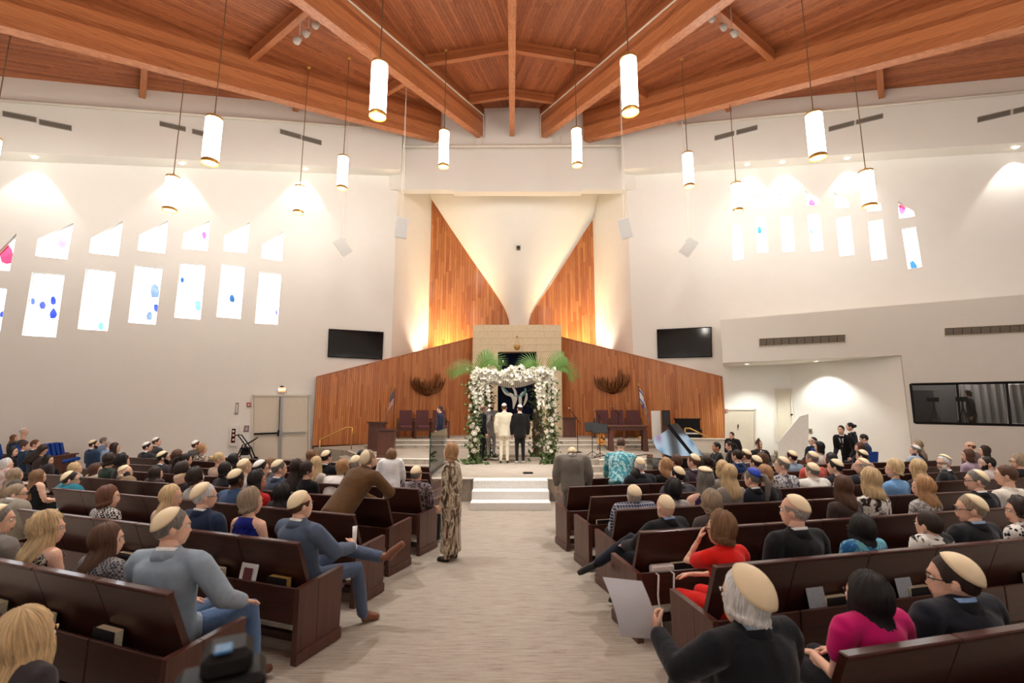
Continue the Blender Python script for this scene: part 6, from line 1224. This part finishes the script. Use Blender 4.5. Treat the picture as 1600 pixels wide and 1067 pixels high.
seat(172, 695, 'grey-haired man with glasses and pale blue shirt, far left', 's', 'lg', '', 's', (146, 168, 200), glasses=True, hy=40)
seat(180, 700, 'woman with long dark brown hair beside the pale blue shirts', 'l', 'db', top='b', tc=(60, 44, 44), hy=36)
seat(38, 675, 'white-haired man with white kippah against the far left wall', 'f', 'wh', 'w', 's', (70, 70, 76), hy=45)
seat(22, 685, 'blonde woman with loose hair against the far left wall', 'l', 'lb', top='b', tc=(40, 40, 46), hy=40)
seat(20, 706, 'woman with long black hair over dark clothes, far left', 'l', 'bk', top='b', tc=(22, 22, 24), hy=50, ln=.3)
seat(40, 698, 'smiling dark-haired man in a blue suit, far left', 's', 'br', '', 'j', (42, 64, 92), hy=48)
seat(56, 695, 'reddish-haired man with open collar, far left', 's', 'au', '', 'j', (54, 60, 76), hy=44)
seat(66, 704, 'brown-haired woman bowing her head, far left', 'l', 'db', top='b', tc=(60, 50, 50), hy=44, hp=30)
seat(278, 713, 'woman with brown hair and glasses in the left block centre', 'm', 'br', top='b', tc=(64, 50, 56), glasses=True, hy=20)
seat(291, 719, 'woman with pulled-back black hair and earrings', 'p', 'bk', top='b', tc=(56, 44, 54), hy=30)
seat(316, 702, 'woman with short strawberry-blonde hair in a black and white top', 'w', 'sb', top='t', tc=(34, 32, 34), pat='floral', c2=(206, 190, 170), sc=30, hy=30)
seat(307, 696, 'man with white kippah behind the strawberry-blonde woman', 's', 'br', 'w', 's', (88, 84, 82), hy=30)
seat(343, 718, 'woman with a pinned-up blonde hairdo', 'bun', 'bl', top='b', tc=(200, 170, 150), hy=38, vol=1.6)
seat(366, 720, 'woman with a long straight black bob by the walker', 'm', 'bk', top='b', tc=(212, 204, 198), ln=.16)
seat(286, 736, 'dark-brown-haired woman just behind the bald man with kippah', 'm', 'db', top='b', tc=(50, 40, 44), ln=.1)
seat(287, 750, 'bald man with cream kippah beside dark curls', 'b', 'br', 'c', 'j', (60, 60, 68), hy=26)
seat(307, 747, 'woman with dark curled hair next to the bald man', 'c', 'db', top='b', tc=(180, 176, 170), vol=1.1)
seat(353, 735, 'woman with short black hair in the middle left rows', 'm', 'bk', top='b', tc=(44, 40, 46), ln=.05)
seat(383, 731, 'fair-haired man with cream kippah in front of the black-haired woman', 's', 'bl', 'c', 's', (214, 210, 204), hy=10)
seat(409, 733, 'dark-haired man with glasses and pale kippah', 's', 'bk', 'w', 'j', (60, 60, 66), glasses=True, hy=40)
seat(425, 727, 'light-brown-haired man in the front left rows', 's', 'lb', '', 'j', (96, 92, 90))
seat(437, 733, 'grey-haired man with cream kippah in a blue-grey suit', 's', 'gr', 'c', 'j', (70, 82, 102), hy=30)
seat(464, 731, 'woman with long dark brown hair near the front left', 'l', 'db', top='b', tc=(54, 44, 46))
seat(481, 735, 'woman with cropped dark hair in a black top looking right', 'm', 'db', top='b', tc=(24, 24, 26), hy=36, ln=.02)
seat(487, 713, 'blonde woman in the front left row under the handrail', 'l', 'lb', top='b', tc=(150, 140, 130))
seat(495, 725, 'blonde woman with straight hair behind the dark suit', 'l', 'bl', top='b', tc=(200, 190, 180))
seat(511, 715, 'man with cream kippah and black suit in the front left row', 's', 'db', 'c', 'j', BLK)
seat(537, 732, 'curly-haired person in a white shirt hunched forward', 'w', 'sb', top='s', tc=(236, 232, 226), sex='m', lean=24, hy=10, vol=1.3, row=5, fat=1.25)
seat(565, 713, 'person with short black hair near the lecterns', 's', 'bk', '', 's', (64, 60, 66))
seat(557, 725, 'white-haired man with cream kippah near the lecterns', 's', 'lg', 'c', 'j', (80, 74, 70))
seat(370, 750, 'dark-skinned man with cream kippah in a blue shirt', 's', 'bk', 'c', 's', (62, 84, 118), skin='d')
seat(403, 752, 'woman with curly black hair in a red top, in profile', 'C', 'bk', top='b', tc=(198, 36, 38), hy=44, skin='t', ln=.2)
seat(442, 773, 'woman with long loose dark curls in the left block', 'C', 'bk', top='b', tc=(40, 34, 38), row=3, ln=.28)
seat(651, 742, 'man with cream kippah and a dark patterned shirt by the aisle', 'f', 'gr', 'c', 's', (44, 36, 42), pat='floral', c2=(150, 136, 140), sc=34, hy=-4, row=5)
# ------------------------------------------------------------------ right block
J = seat(1162, 938, 'white-haired man in a black jacket reading a sheet, near right', 'm', 'wh', 'c', 'j', (26, 28, 34), row=1, sex='m', ln=.04, face=-20, hy=-14, kr=50, kt=40, vol=1.0, collar=(150, 176, 204), fat=1.08, lean=4,
 arms={'L': ((-.33, .16, .78), (-.25, .42, .82)), 'R': ((.32, .1, .74), (.1, .34, .66))}, hands={'L': (Vector((.15, .6, .6)), Vector((.8, .1, .3)), .9)})
w_ = J[1]['wrL']; t = thing('order_of_service', 'printed white sheet held up by the white-haired man', 'paper', w_+Vector((-.02, .06, .1)), .25); m = MB(); n = 8
for i in range(n+1):
    for j in range(2): u = i/n; m.v.append((-.19+.25*j-.1*u, -.04*sin(u*3)+.02*j, -.12+.32*u-.05*j))
m.f = [(2*i, 2*i+1, 2*i+3, 2*i+2) for i in range(n)]; m.m = [0]*n; k0 = len(m.v); m.v += [(x, y+.002, z) for x, y, z in m.v[:k0]]; m.f += [tuple(q+k0 for q in reversed(f_)) for f_ in m.f[:n]]; m.m += [0]*n
pm, ntp, bp_ = newmat('printed_sheet'); tc = N(ntp, 'ShaderNodeTexCoord'); wv = N(ntp, 'ShaderNodeTexWave', bands_direction='Z', i_Scale=44.0); ntp.links.new(tc.outputs['Object'], wv.inputs[0]); r_ = ramp(ntp, wv.outputs[0], [(.7, lin((224, 224, 230))), (.95, lin((196, 196, 204)))]); ntp.links.new(r_.outputs[0], bp_.inputs['Base Color']); m.obj('sheet', pm, t, True)
seat(1357, 960, 'woman with long black hair in a bright pink top, near right', 'l', 'bk', top='t', tc=(206, 22, 108), row=1, hy=-8, ln=.44, vol=1.25, fat=1.08)
seat(1487, 908, 'dark-haired man with glasses, light blue collar and navy jacket, near right', 's', 'db', 'c', 'j', (30, 33, 42), row=1, glasses=True, hy=-34, kr=52, kt=38, collar=(140, 176, 224), fat=1.12)
J = seat(1125, 828, 'woman with short wavy brown hair in a bright red dress, hand at her cheek', 'w', 'lb', top='t', tc=(226, 28, 20), row=2, face=-22, hy=-26, bc=(226, 28, 20), vol=1.3, ln=.06, lean=6, glasses=True, arms={'L': ((-.16, .3, .82), (-.1, .2, 1.02)), 'R': ((.24, .12, .74), (-.05, .36, .7))}, hands={'L': (Vector((.2, -.2, .7)), Vector((.6, -.7, .2)), .5)})
seat(1240, 800, 'tall bald man with grey stubble and cream kippah in a black jacket', 'f', 'lg', 'c', 'j', (28, 29, 33), row=2, hy=-28, kr=50, kt=34, collar=(226, 226, 226))
seat(1345, 836, 'woman with a chin-length black bob and a turquoise floral top', 'm', 'bk', top='b', tc=(110, 176, 190), pat='floral', c2=(40, 96, 150), sc=14, row=2, ln=.1, vol=1.35)
seat(1450, 822, 'person with close-cropped dark brown hair, pearls and a black and white floral top', 's', 'db', top='b', tc=(24, 24, 26), pat='floral', c2=(232, 228, 220), sc=7, row=2, sex='f', vol=1.2)
seat(1515, 797, 'grey-haired man with checked blue collar, glasses and dark jacket', 's', 'gb', 'c', 'j', (28, 29, 34), row=2, glasses=True, hy=-44, kr=48, kt=40, collar=(150, 180, 216))
seat(1593, 800, 'woman with dark curls in a polka-dot blouse at the right edge', 'c', 'db', top='b', tc=(232, 228, 222), pat='dots', c2=(30, 28, 30), sc=26, row=2, hy=-40)
J = seat(1039, 794, 'bald man with cream kippah in a black suit, legs crossed into the aisle', 'b', 'gr', 'c', 'j', (28, 28, 32), row=3, face=-30, hy=14, kr=52, kt=36, collar=(130, 164, 206), bc=(32, 36, 48),
 arms={'L': ((-.28, .1, .74), (-.2, .36, .66)), 'R': ((.28, .06, .74), (.12, .32, .64))}, legs={'R': ((.09, .02, .54), (-.02, .44, .68), (-.4, .56, .46), (-.56, .7, .34)), 'L': ((-.09, .02, .53), (-.14, .44, .52), (-.16, .46, .1), (-.2, .62, .035))})
seat(1111, 788, 'woman with curly grey-brown hair behind the woman in red', 'c', 'gb', top='b', tc=(90, 80, 78), row=3, vol=1.2)
seat(990, 776, 'man in a blue plaid shirt with cream kippah over a pale headband', 's', 'lg', 'c', 's', (48, 58, 86), pat='plaid', c2=(170, 172, 180), sc=9, row=4, kr=50, fat=1.08)
seat(1051, 768, 'person with a rounded black afro hairstyle', 'c', 'bk', top='b', tc=(170, 164, 160), row=4, vol=1.5, skin='d')
seat(1100, 752, 'woman with long grey wavy hair, teal headband and purple dress', 'C', 'gr', top='d', tc=(62, 44, 84), row=4, ln=.36, vol=1.2, hy=-14, kip='c', kt=12, kr=30)
seat(1058, 744, 'dark-haired man with cream kippah in a grey-blue jacket', 's', 'bk', 'c', 'j', (74, 74, 84), row=5, hy=-26)
seat(993, 752, 'woman with long straight black hair by the right aisle', 'l', 'bk', top='b', tc=(50, 44, 48), row=6, ln=.3)
seat(999, 728, 'white-haired man with cream kippah and black suit in the front right row', 'f', 'wh', 'c', 'j', (40, 42, 48), hy=-4)
seat(1038, 729, 'woman with curly copper hair turned to the left', 'C', 'sb', top='b', tc=(26, 26, 28), hy=-50, ln=.16)
seat(1057, 722, 'person with short mid-brown hair below the piano lid', 's', 'br', '', 'j', (60, 56, 60))
seat(1083, 722, 'auburn-haired man with cream kippah below the piano lid', 's', 'au', 'c', 'j', (70, 54, 66), hy=-30)
seat(1090, 729, 'dark-haired woman in profile behind the teal headband', 'm', 'db', top='b', tc=(60, 56, 58), hy=-46)
seat(1104, 723, 'woman with dark hair tied at the nape near the pianist', 'p', 'db', top='b', tc=(50, 46, 50))
seat(1128, 733, 'woman with pale blonde hair at the aisle of the right front', 'm', 'bl', top='b', tc=(160, 150, 140))
seat(1139, 741, 'woman with long layered blonde hair in the right block', 'l', 'bl', top='b', tc=(150, 140, 132), ln=.26)
seat(1175, 748, 'grey ponytailed man with bright blue kippah and black suit', 'p', 'gr', 'b', 'j', (30, 33, 42), sex='m', hy=-20, row=4)
seat(1194, 743, 'woman with a rounded ginger-blonde bob in black', 'm', 'sb', top='b', tc=(26, 26, 28), ln=.04, vol=1.4)
seat(1221, 728, 'grey-haired man with cream kippah and grey floral shirt', 's', 'gr', 'c', 's', (84, 84, 92), pat='floral', c2=(206, 204, 204), sc=20, hy=-50)
seat(1180, 724, 'dark-haired man whose cream kippah sits low at the back', 's', 'db', 'c', 'j', (70, 66, 68))
seat(1190, 720, 'woman with curly brown hair near the cellist', 'C', 'br', top='b', tc=(70, 62, 62), ln=.2)
seat(1164, 713, 'man with cream kippah and grey suit facing left', 's', 'br', 'c', 'j', (76, 74, 82), hy=-36)
seat(1151, 713, 'man in a blue suit in front of the seated musicians', 's', 'db', '', 'j', (30, 52, 94), hy=-20)
seat(1236, 715, 'dark-haired man with cream kippah and pale blue shirt', 's', 'db', 'c', 's', (142, 162, 182))
seat(1268, 737, 'broad man in a white shirt with cream kippah', 's', 'gr', 'c', 's', (236, 232, 222), row=5, fat=1.2, kr=50)
seat(1268, 717, 'man with cream kippah beside a coral red top', 's', 'gr', 'c', 's', (214, 92, 78))
seat(1297, 718, 'black-haired woman leaning sideways in the right block', 'm', 'bk', top='b', tc=(120, 70, 60), hr=25)
seat(1304, 731, 'black-haired man with cream kippah looking left', 's', 'bk', 'c', 'j', (36, 36, 42), hy=-34)
seat(1316, 762, 'woman with straight brown shoulder-length hair', 'm', 'br', top='b', tc=(70, 56, 52), ln=.18, vol=1.1)
seat(1359, 751, 'woman with blonde curls in a brown and white floral blouse', 'C', 'bl', top='b', tc=(52, 38, 34), pat='floral', c2=(226, 220, 210), sc=10, ln=.16)
seat(1346, 713, 'man with cream kippah behind the seated boy', 's', 'db', 'c', 's', (190, 150, 140))
seat(1346, 729, 'bald man with cream kippah looking left, right block', 'f', 'lg', 'c', 'j', (42, 42, 48), hy=-50)
seat(1343, 700, 'woman with short brown hair leaning beside the boy', 'm', 'br', top='b', tc=(30, 30, 34), hy=-50)
seat(1270, 690, 'bald man with glasses and dark suit against the recess wall', 'f', 'lg', 'k', 'j', (34, 36, 44), glasses=True, hy=-50)
seat(1280, 699, 'dark-haired woman in white beside the recess wall', 'm', 'bk', top='t', tc=(226, 214, 206), hy=-40)
seat(1429, 704, 'grey-haired person with white kippah against the right wall', 's', 'gr', 'w', 's', (170, 190, 206), hy=-40)
seat(1434, 696, 'woman with long ash-blonde hair against the right wall', 'l', 'gb', top='b', tc=(44, 50, 70), hy=-40)
seat(1396, 734, 'person with pale curly hair in a sky-blue top', 'c', 'bl', top='b', tc=(122, 170, 220), hy=-50)
seat(1433, 731, 'woman with very long straight blonde hair in the right block', 'l', 'bl', top='b', tc=(60, 52, 50), ln=.34)
seat(1474, 724, 'white-haired bearded man with glasses, turned back towards the viewer', 's', 'wh', 'c', 'j', (26, 27, 31), hy=-60, glasses=True, beard='wh', face=-40, vol=2)
seat(1512, 712, 'brown-haired woman in a lilac top by the right wall', 'm', 'br', top='b', tc=(180, 160, 180), hy=-40)
seat(1515, 698, 'man with thin reddish hair by the right wall', 'f', 'au', '', 's', (120, 100, 96), hy=-40)
seat(1538, 705, 'dark-haired woman lying back by the right wall', 'm', 'db', top='b', tc=(190, 170, 170), hy=-40)
seat(1543, 725, 'dark-bearded man looking left, right block', 's', 'bk', '', 's', (190, 180, 176), beard='bk', hy=-44)
seat(1590, 722, 'curly fair-haired person with glasses in black at the right edge', 'c', 'gb', top='b', tc=(26, 26, 30), hy=-44, glasses=True)
seat(1524, 752, 'grey-haired man with dark glasses, cream kippah and black jacket', 's', 'gr', 'c', 'j', (28, 29, 33), glasses=True, hy=-44, kt=42)
seat(1571, 744, 'man with short brown hair in a cream sweater', 's', 'br', '', 's', (224, 216, 202), hy=-30)
seat(1441, 762, 'woman with a wavy honey-blonde ponytail and a grey patterned top', 'C', 'sb', top='b', tc=(120, 116, 112), pat='floral', c2=(190, 186, 180), sc=30, hy=-34, ln=.2)
# ------------------------------------------------------------------ people standing
def stander(x, y, floor, Y, face, label, hair='s', hc='br', kip='', top='j', tc=(30, 32, 40), bend=None, h=None, **kw):
    hd = atY(x, y, Y); hz = hd.z-floor
    return person(hd, face, hair, hc, kip, top, tc, label, hz=hz, stand=h or hz/.928, lean=bend, **kw)
fl = atf(703, 874, 0)
stander(703, 708, fl.z, fl.y, -62, 'woman with short sandy hair in a brown marbled satin dress standing in the aisle', 'w', 'sb', top='b', tc=(128, 106, 84), pat='zebra', c2=(206, 192, 168), sc=13, skirt=.72, bc=(128, 106, 84), bpat='zebra', bc2=(206, 192, 168), vol=1.35, ln=.05, hy=-14, fat=.86)
Y_ = 10.9; q = atY(611, 712, 8.1); stander(611, 713, zf(8.1), 8.1, -15, 'fair-haired woman standing in a white jacket and black floral skirt', 'm', 'lb', top='b', tc=(234, 234, 234), bend=12, h=1.66, skirt=.55, bc=(40, 42, 44), bpat='floral', bc2=(170, 176, 170), hy=-25, ln=.06)
Yb = 6.2; stander(577, 735, zf(Yb), Yb, 32, 'man in a brown corduroy jacket bending over the pew with a sheet in his hand', 's', 'gb', 'c', 'j', (96, 68, 40), bend=44, h=1.72, hp=-25, bc=(44, 36, 32), shoe=SHOET, kt=48, fat=1.12, zb=zf(Yb), arms={'R': ((.42, .42, 1.06), (.14, .62, .98)), 'L': ((-.32, .5, .98), (-.12, .72, .84))})
p = at(590, 797, .62); t = thing('order_of_service', 'white sheet held low by the man in brown corduroy', 'paper', (p.x, p.y, .62), .5); MB().hexa([(-.09, 0, -.14), (.1, .02, -.11), (.1, .023, -.11), (-.09, .003, -.14), (-.06, .0, .13), (.13, .02, .15), (.13, .023, .15), (-.06, .003, .13)]).obj('sheet', PAPER, t)
stander(894, 712, zf(8.0), 8.0, 4, 'man in a light grey suit and cream kippah standing at the right aisle', 'f', 'gb', 'c', 'j', (124, 118, 108), bc=(110, 104, 96), bend=6, h=1.74, hp=22, fat=1.08)
stander(971, 707, zf(8.7), 8.7, 22, 'person in a turquoise patterned shirt bowing forward at the right aisle', 's', 'br', '', 's', (70, 150, 164), pat='floral', c2=(176, 218, 222), sc=13, bend=34, h=1.7, hp=30, fat=1.1, zb=zf(8.7))
# on the stage
def staged(x, y, fy, face, label, *a, **kw): f_ = at(x, fy, SZ); return stander(x, y, SZ, f_.y, face, label, *a, **kw)
staged(788, 637, 723.5, 2, 'groom in a cream suit and white kippah under the canopy', 's', 'br', 'w', 'j', (228, 218, 194), bc=(228, 218, 194), hy=12, kt=20)
bo_, _ = staged(812, 639, 723.5, -8, 'groom in a black suit, white trainers and white kippah under the canopy', 's', 'db', 'w', 'j', (26, 24, 24), bc=(26, 24, 24), shoe=flat('white_trainer', (232, 230, 226), .5), hy=-16, kt=20)
staged(768.5, 634, 715, 160, 'dark-bearded officiant in a light grey suit speaking under the canopy', 's', 'bk', '', 'j', (168, 166, 166), bc=(160, 158, 158), beard='bk', arms={'R': ((.26, .05, 1.1), (.06, .3, 1.32)), 'L': ((-.25, .08, 1.08), (-.04, .3, 1.2))})
t = thing('hand_microphone', 'black hand microphone held by the officiant', 'microphone', at(768, 662, SZ)+Vector((0, 0, 0))); t.location = Vector((at(768, 715, SZ).x+.0, at(768, 715, SZ).y-.3, SZ+1.36)); MB().tube([(0, 0, -.1), (0, .02, .06)], [.014, .018], 8).obj('handle', BLACK, t, True); MB().ball((0, .025, .09), .03, 8, 6).obj('grille_head', STEEL, t, True)
staged(755.5, 639, 719, 70, 'bald man in a black suit beside the left flower post', 'f', 'gr', '', 'j', (26, 27, 30), bc=(26, 27, 30))
staged(687, 640, 708, -85, 'man in a navy jacket and black kippah standing before the clergy chairs', 's', 'br', 'k', 'j', (24, 34, 58), bc=(150, 140, 124))
# musicians and staff at the right
YM = at(1119, 716, .8).y
person(atY(1119, 699, 11.9)+Vector((0, 0, 0)), -85, 's', 'bk', '', 'j', BLK, 'pianist with black hair in black at the piano keyboard', hz=1.22, skin='t', arms={'L': ((-.26, .12, .8), (-.14, .42, .76)), 'R': ((.26, .12, .8), (.14, .42, .76))})
a_ = atY(1139, 697, 13.0); person(a_, -60, 'p', 'db', '', 'b', (30, 30, 34), 'woman musician with tied-back hair in black and white', hz=1.2, hy=-20)
a_ = atY(1186, 695, 13.2); J = person(a_, 172, 's', 'br', '', 'j', (38, 36, 38), 'cellist in a black suit and tie facing the hall', hz=1.22, front=True)
t = thing('cello', 'brown cello leaning beside the suited musician', 'cello', (a_.x-.22, a_.y-.3, -.2), .2); g = MB(); pr = []
for k in range(36): an = 2*pi*k/36; z = .5+.37*sin(an); wv = .22 if sin(an) < 0 else .17; pr.append((cos(an)*(wv-.07*math.exp(-((sin(an)-.1)/.25)**2)), -.06, z))
g.prism(pr[::-1], (0, .12, 0)); g.obj('body', flat('cello_varnish', (96, 50, 28), .25), t); MB().bbox((-.02, -.09, .75), (.02, -.06, 1.3), .005).obj('neck', DARKW, t); MB().tube([(0, -.07, 1.3), (0, -.05, 1.37), (0, -.09, 1.4), (0, -.1, 1.36)], .022, 8).obj('scroll', DARKW, t, True); MB().tube([(0, 0, .13), (0, -.02, 0)], .008, 6).obj('endpin', STEEL, t)
a_ = atY(1143, 681, 16.5); person(a_, -120, 's', 'bk', '', 'j', BLK, 'man in black standing at the end of the oak wing', hz=a_.z+.2, stand=(a_.z+.2)/.928)
for k, (x, y, fc, bd, l, kw) in enumerate(((1314, 672, -120, 26, 'young dark-haired waiter in a black suit and tie leaning over', dict(hair='s', hc='bk')), (1328, 667, -60, 4, 'dark-haired person in black standing behind the leaning waiter', dict(hair='bun', hc='bk', sex='f')))):
    Y_ = 13.6+.5*k; h_ = atY(x, y, Y_); o = person(h_, fc, top='j', tc=BLK, bc=BLK, label=l, hz=h_.z+.2, stand=1.84 if k == 0 else (h_.z+.2)/.93, lean=bd, fat=.92, front=k == 0, arms={'R': ((.24, .12, 1.02), (.2, .34, .86)), 'L': ((-.24, .12, 1.02), (-.2, .32, .82))} if k == 0 else None, **kw)
h_ = atY(1350, 686, 13.2); person(h_, -50, 's', 'bk', '', 's', (36, 60, 92), 'boy with dark hair in a blue shirt seated on a blue chair', hz=1.2, hp=22); CHAIRS.append((h_, -14, 1, 'boy in the blue shirt'))
u, _z = uzb((1534, 632)); q = T3(u, 1.25, .9); person(Vector((q.x, q.y, 2.5)), -60, 'c', 'bk', '', 's', (30, 30, 34), 'camera operator with curly hair inside the dark booth', hz=1.6, stand=1.72)
# ------------------------------------------------------------------ blue side chairs
BLUEF = flat('royal_blue_upholstery', (28, 78, 176), .75)
def bluechair(x, y, rz, label):
    t = thing('theatre_chair', label, 'chair', (x, y, -.2), rz, 'blue upholstered side chairs'); MB().bbox((-.25, -.02, .36), (.25, .46, .48), .04).obj('seat', BLUEF, t)
    MB().hexa([(-.25, -.08, .44), (.25, -.08, .44), (.25, .02, .44), (-.25, .02, .44), (-.22, -.2, 1.02), (.22, -.2, 1.02), (.22, -.12, 1.02), (-.22, -.12, 1.02)]).obj('backrest', BLUEF, t)
    for s in (-1, 1): MB().bbox((s*.29-.03, -.1, .58), (s*.29+.03, .34, .63), .01).obj('armrest', DARKW, t); MB().bbox((s*.29-.025, .0, 0), (s*.29+.025, .26, .58), .008).obj('leg', DARKW, t)
for k, (h_, fc, s, lb_) in enumerate(CHAIRS):
    f_ = Vector((sin(radians(fc)), cos(radians(fc)), 0)); bluechair(h_.x-f_.x*.0, h_.y-f_.y*.0, -radians(fc), 'blue side chair under the '+' '.join(lb_.replace(',', '').split()[:10]))
for px, py, l in ((77, 697, 'empty royal blue side chair, leftmost of the empty group'), (85, 696, 'empty royal blue side chair, second of the empty group'), (92, 695, 'empty royal blue side chair, third of the empty group'), (99, 694, 'empty royal blue side chair, rightmost of the empty group'), (3, 696, 'empty royal blue side chair at the left frame edge'), (1596, 690, 'empty royal blue side chair at the right frame edge')):
    p = at(px, py, .75); bluechair(p.x, p.y, -radians(20.5 if px < 800 else -14), l)
# dark camera in the foreground, out of focus
p = atY(352, 1046, .95); t = thing('camera', 'blurred black camera with a blue reflection at the bottom edge', 'camera', p, .5); MB().bbox((-.08, -.05, -.09), (.07, .05, .0), .012).obj('camera_body', BLACK, t); MB().bbox((-.04, -.04, -.005), (.045, .05, .045), .014).obj('viewfinder_hump', BLACK, t)
m = MB().lathe([(.036, 0), (.042, .02), (.042, .07), (.036, .09)], 18); m.v = [(x-.005, .05+z, y-.045) for x, y, z in m.v]; m.obj('lens', BLACK, t, True); MB().bbox((-.02, -.036, .043), (.01, .0, .048), .002).obj('reflection_strip', flat('reflection_blue', (70, 130, 180), .12), t)  # the reflection on the camera top is a blue-coloured strip
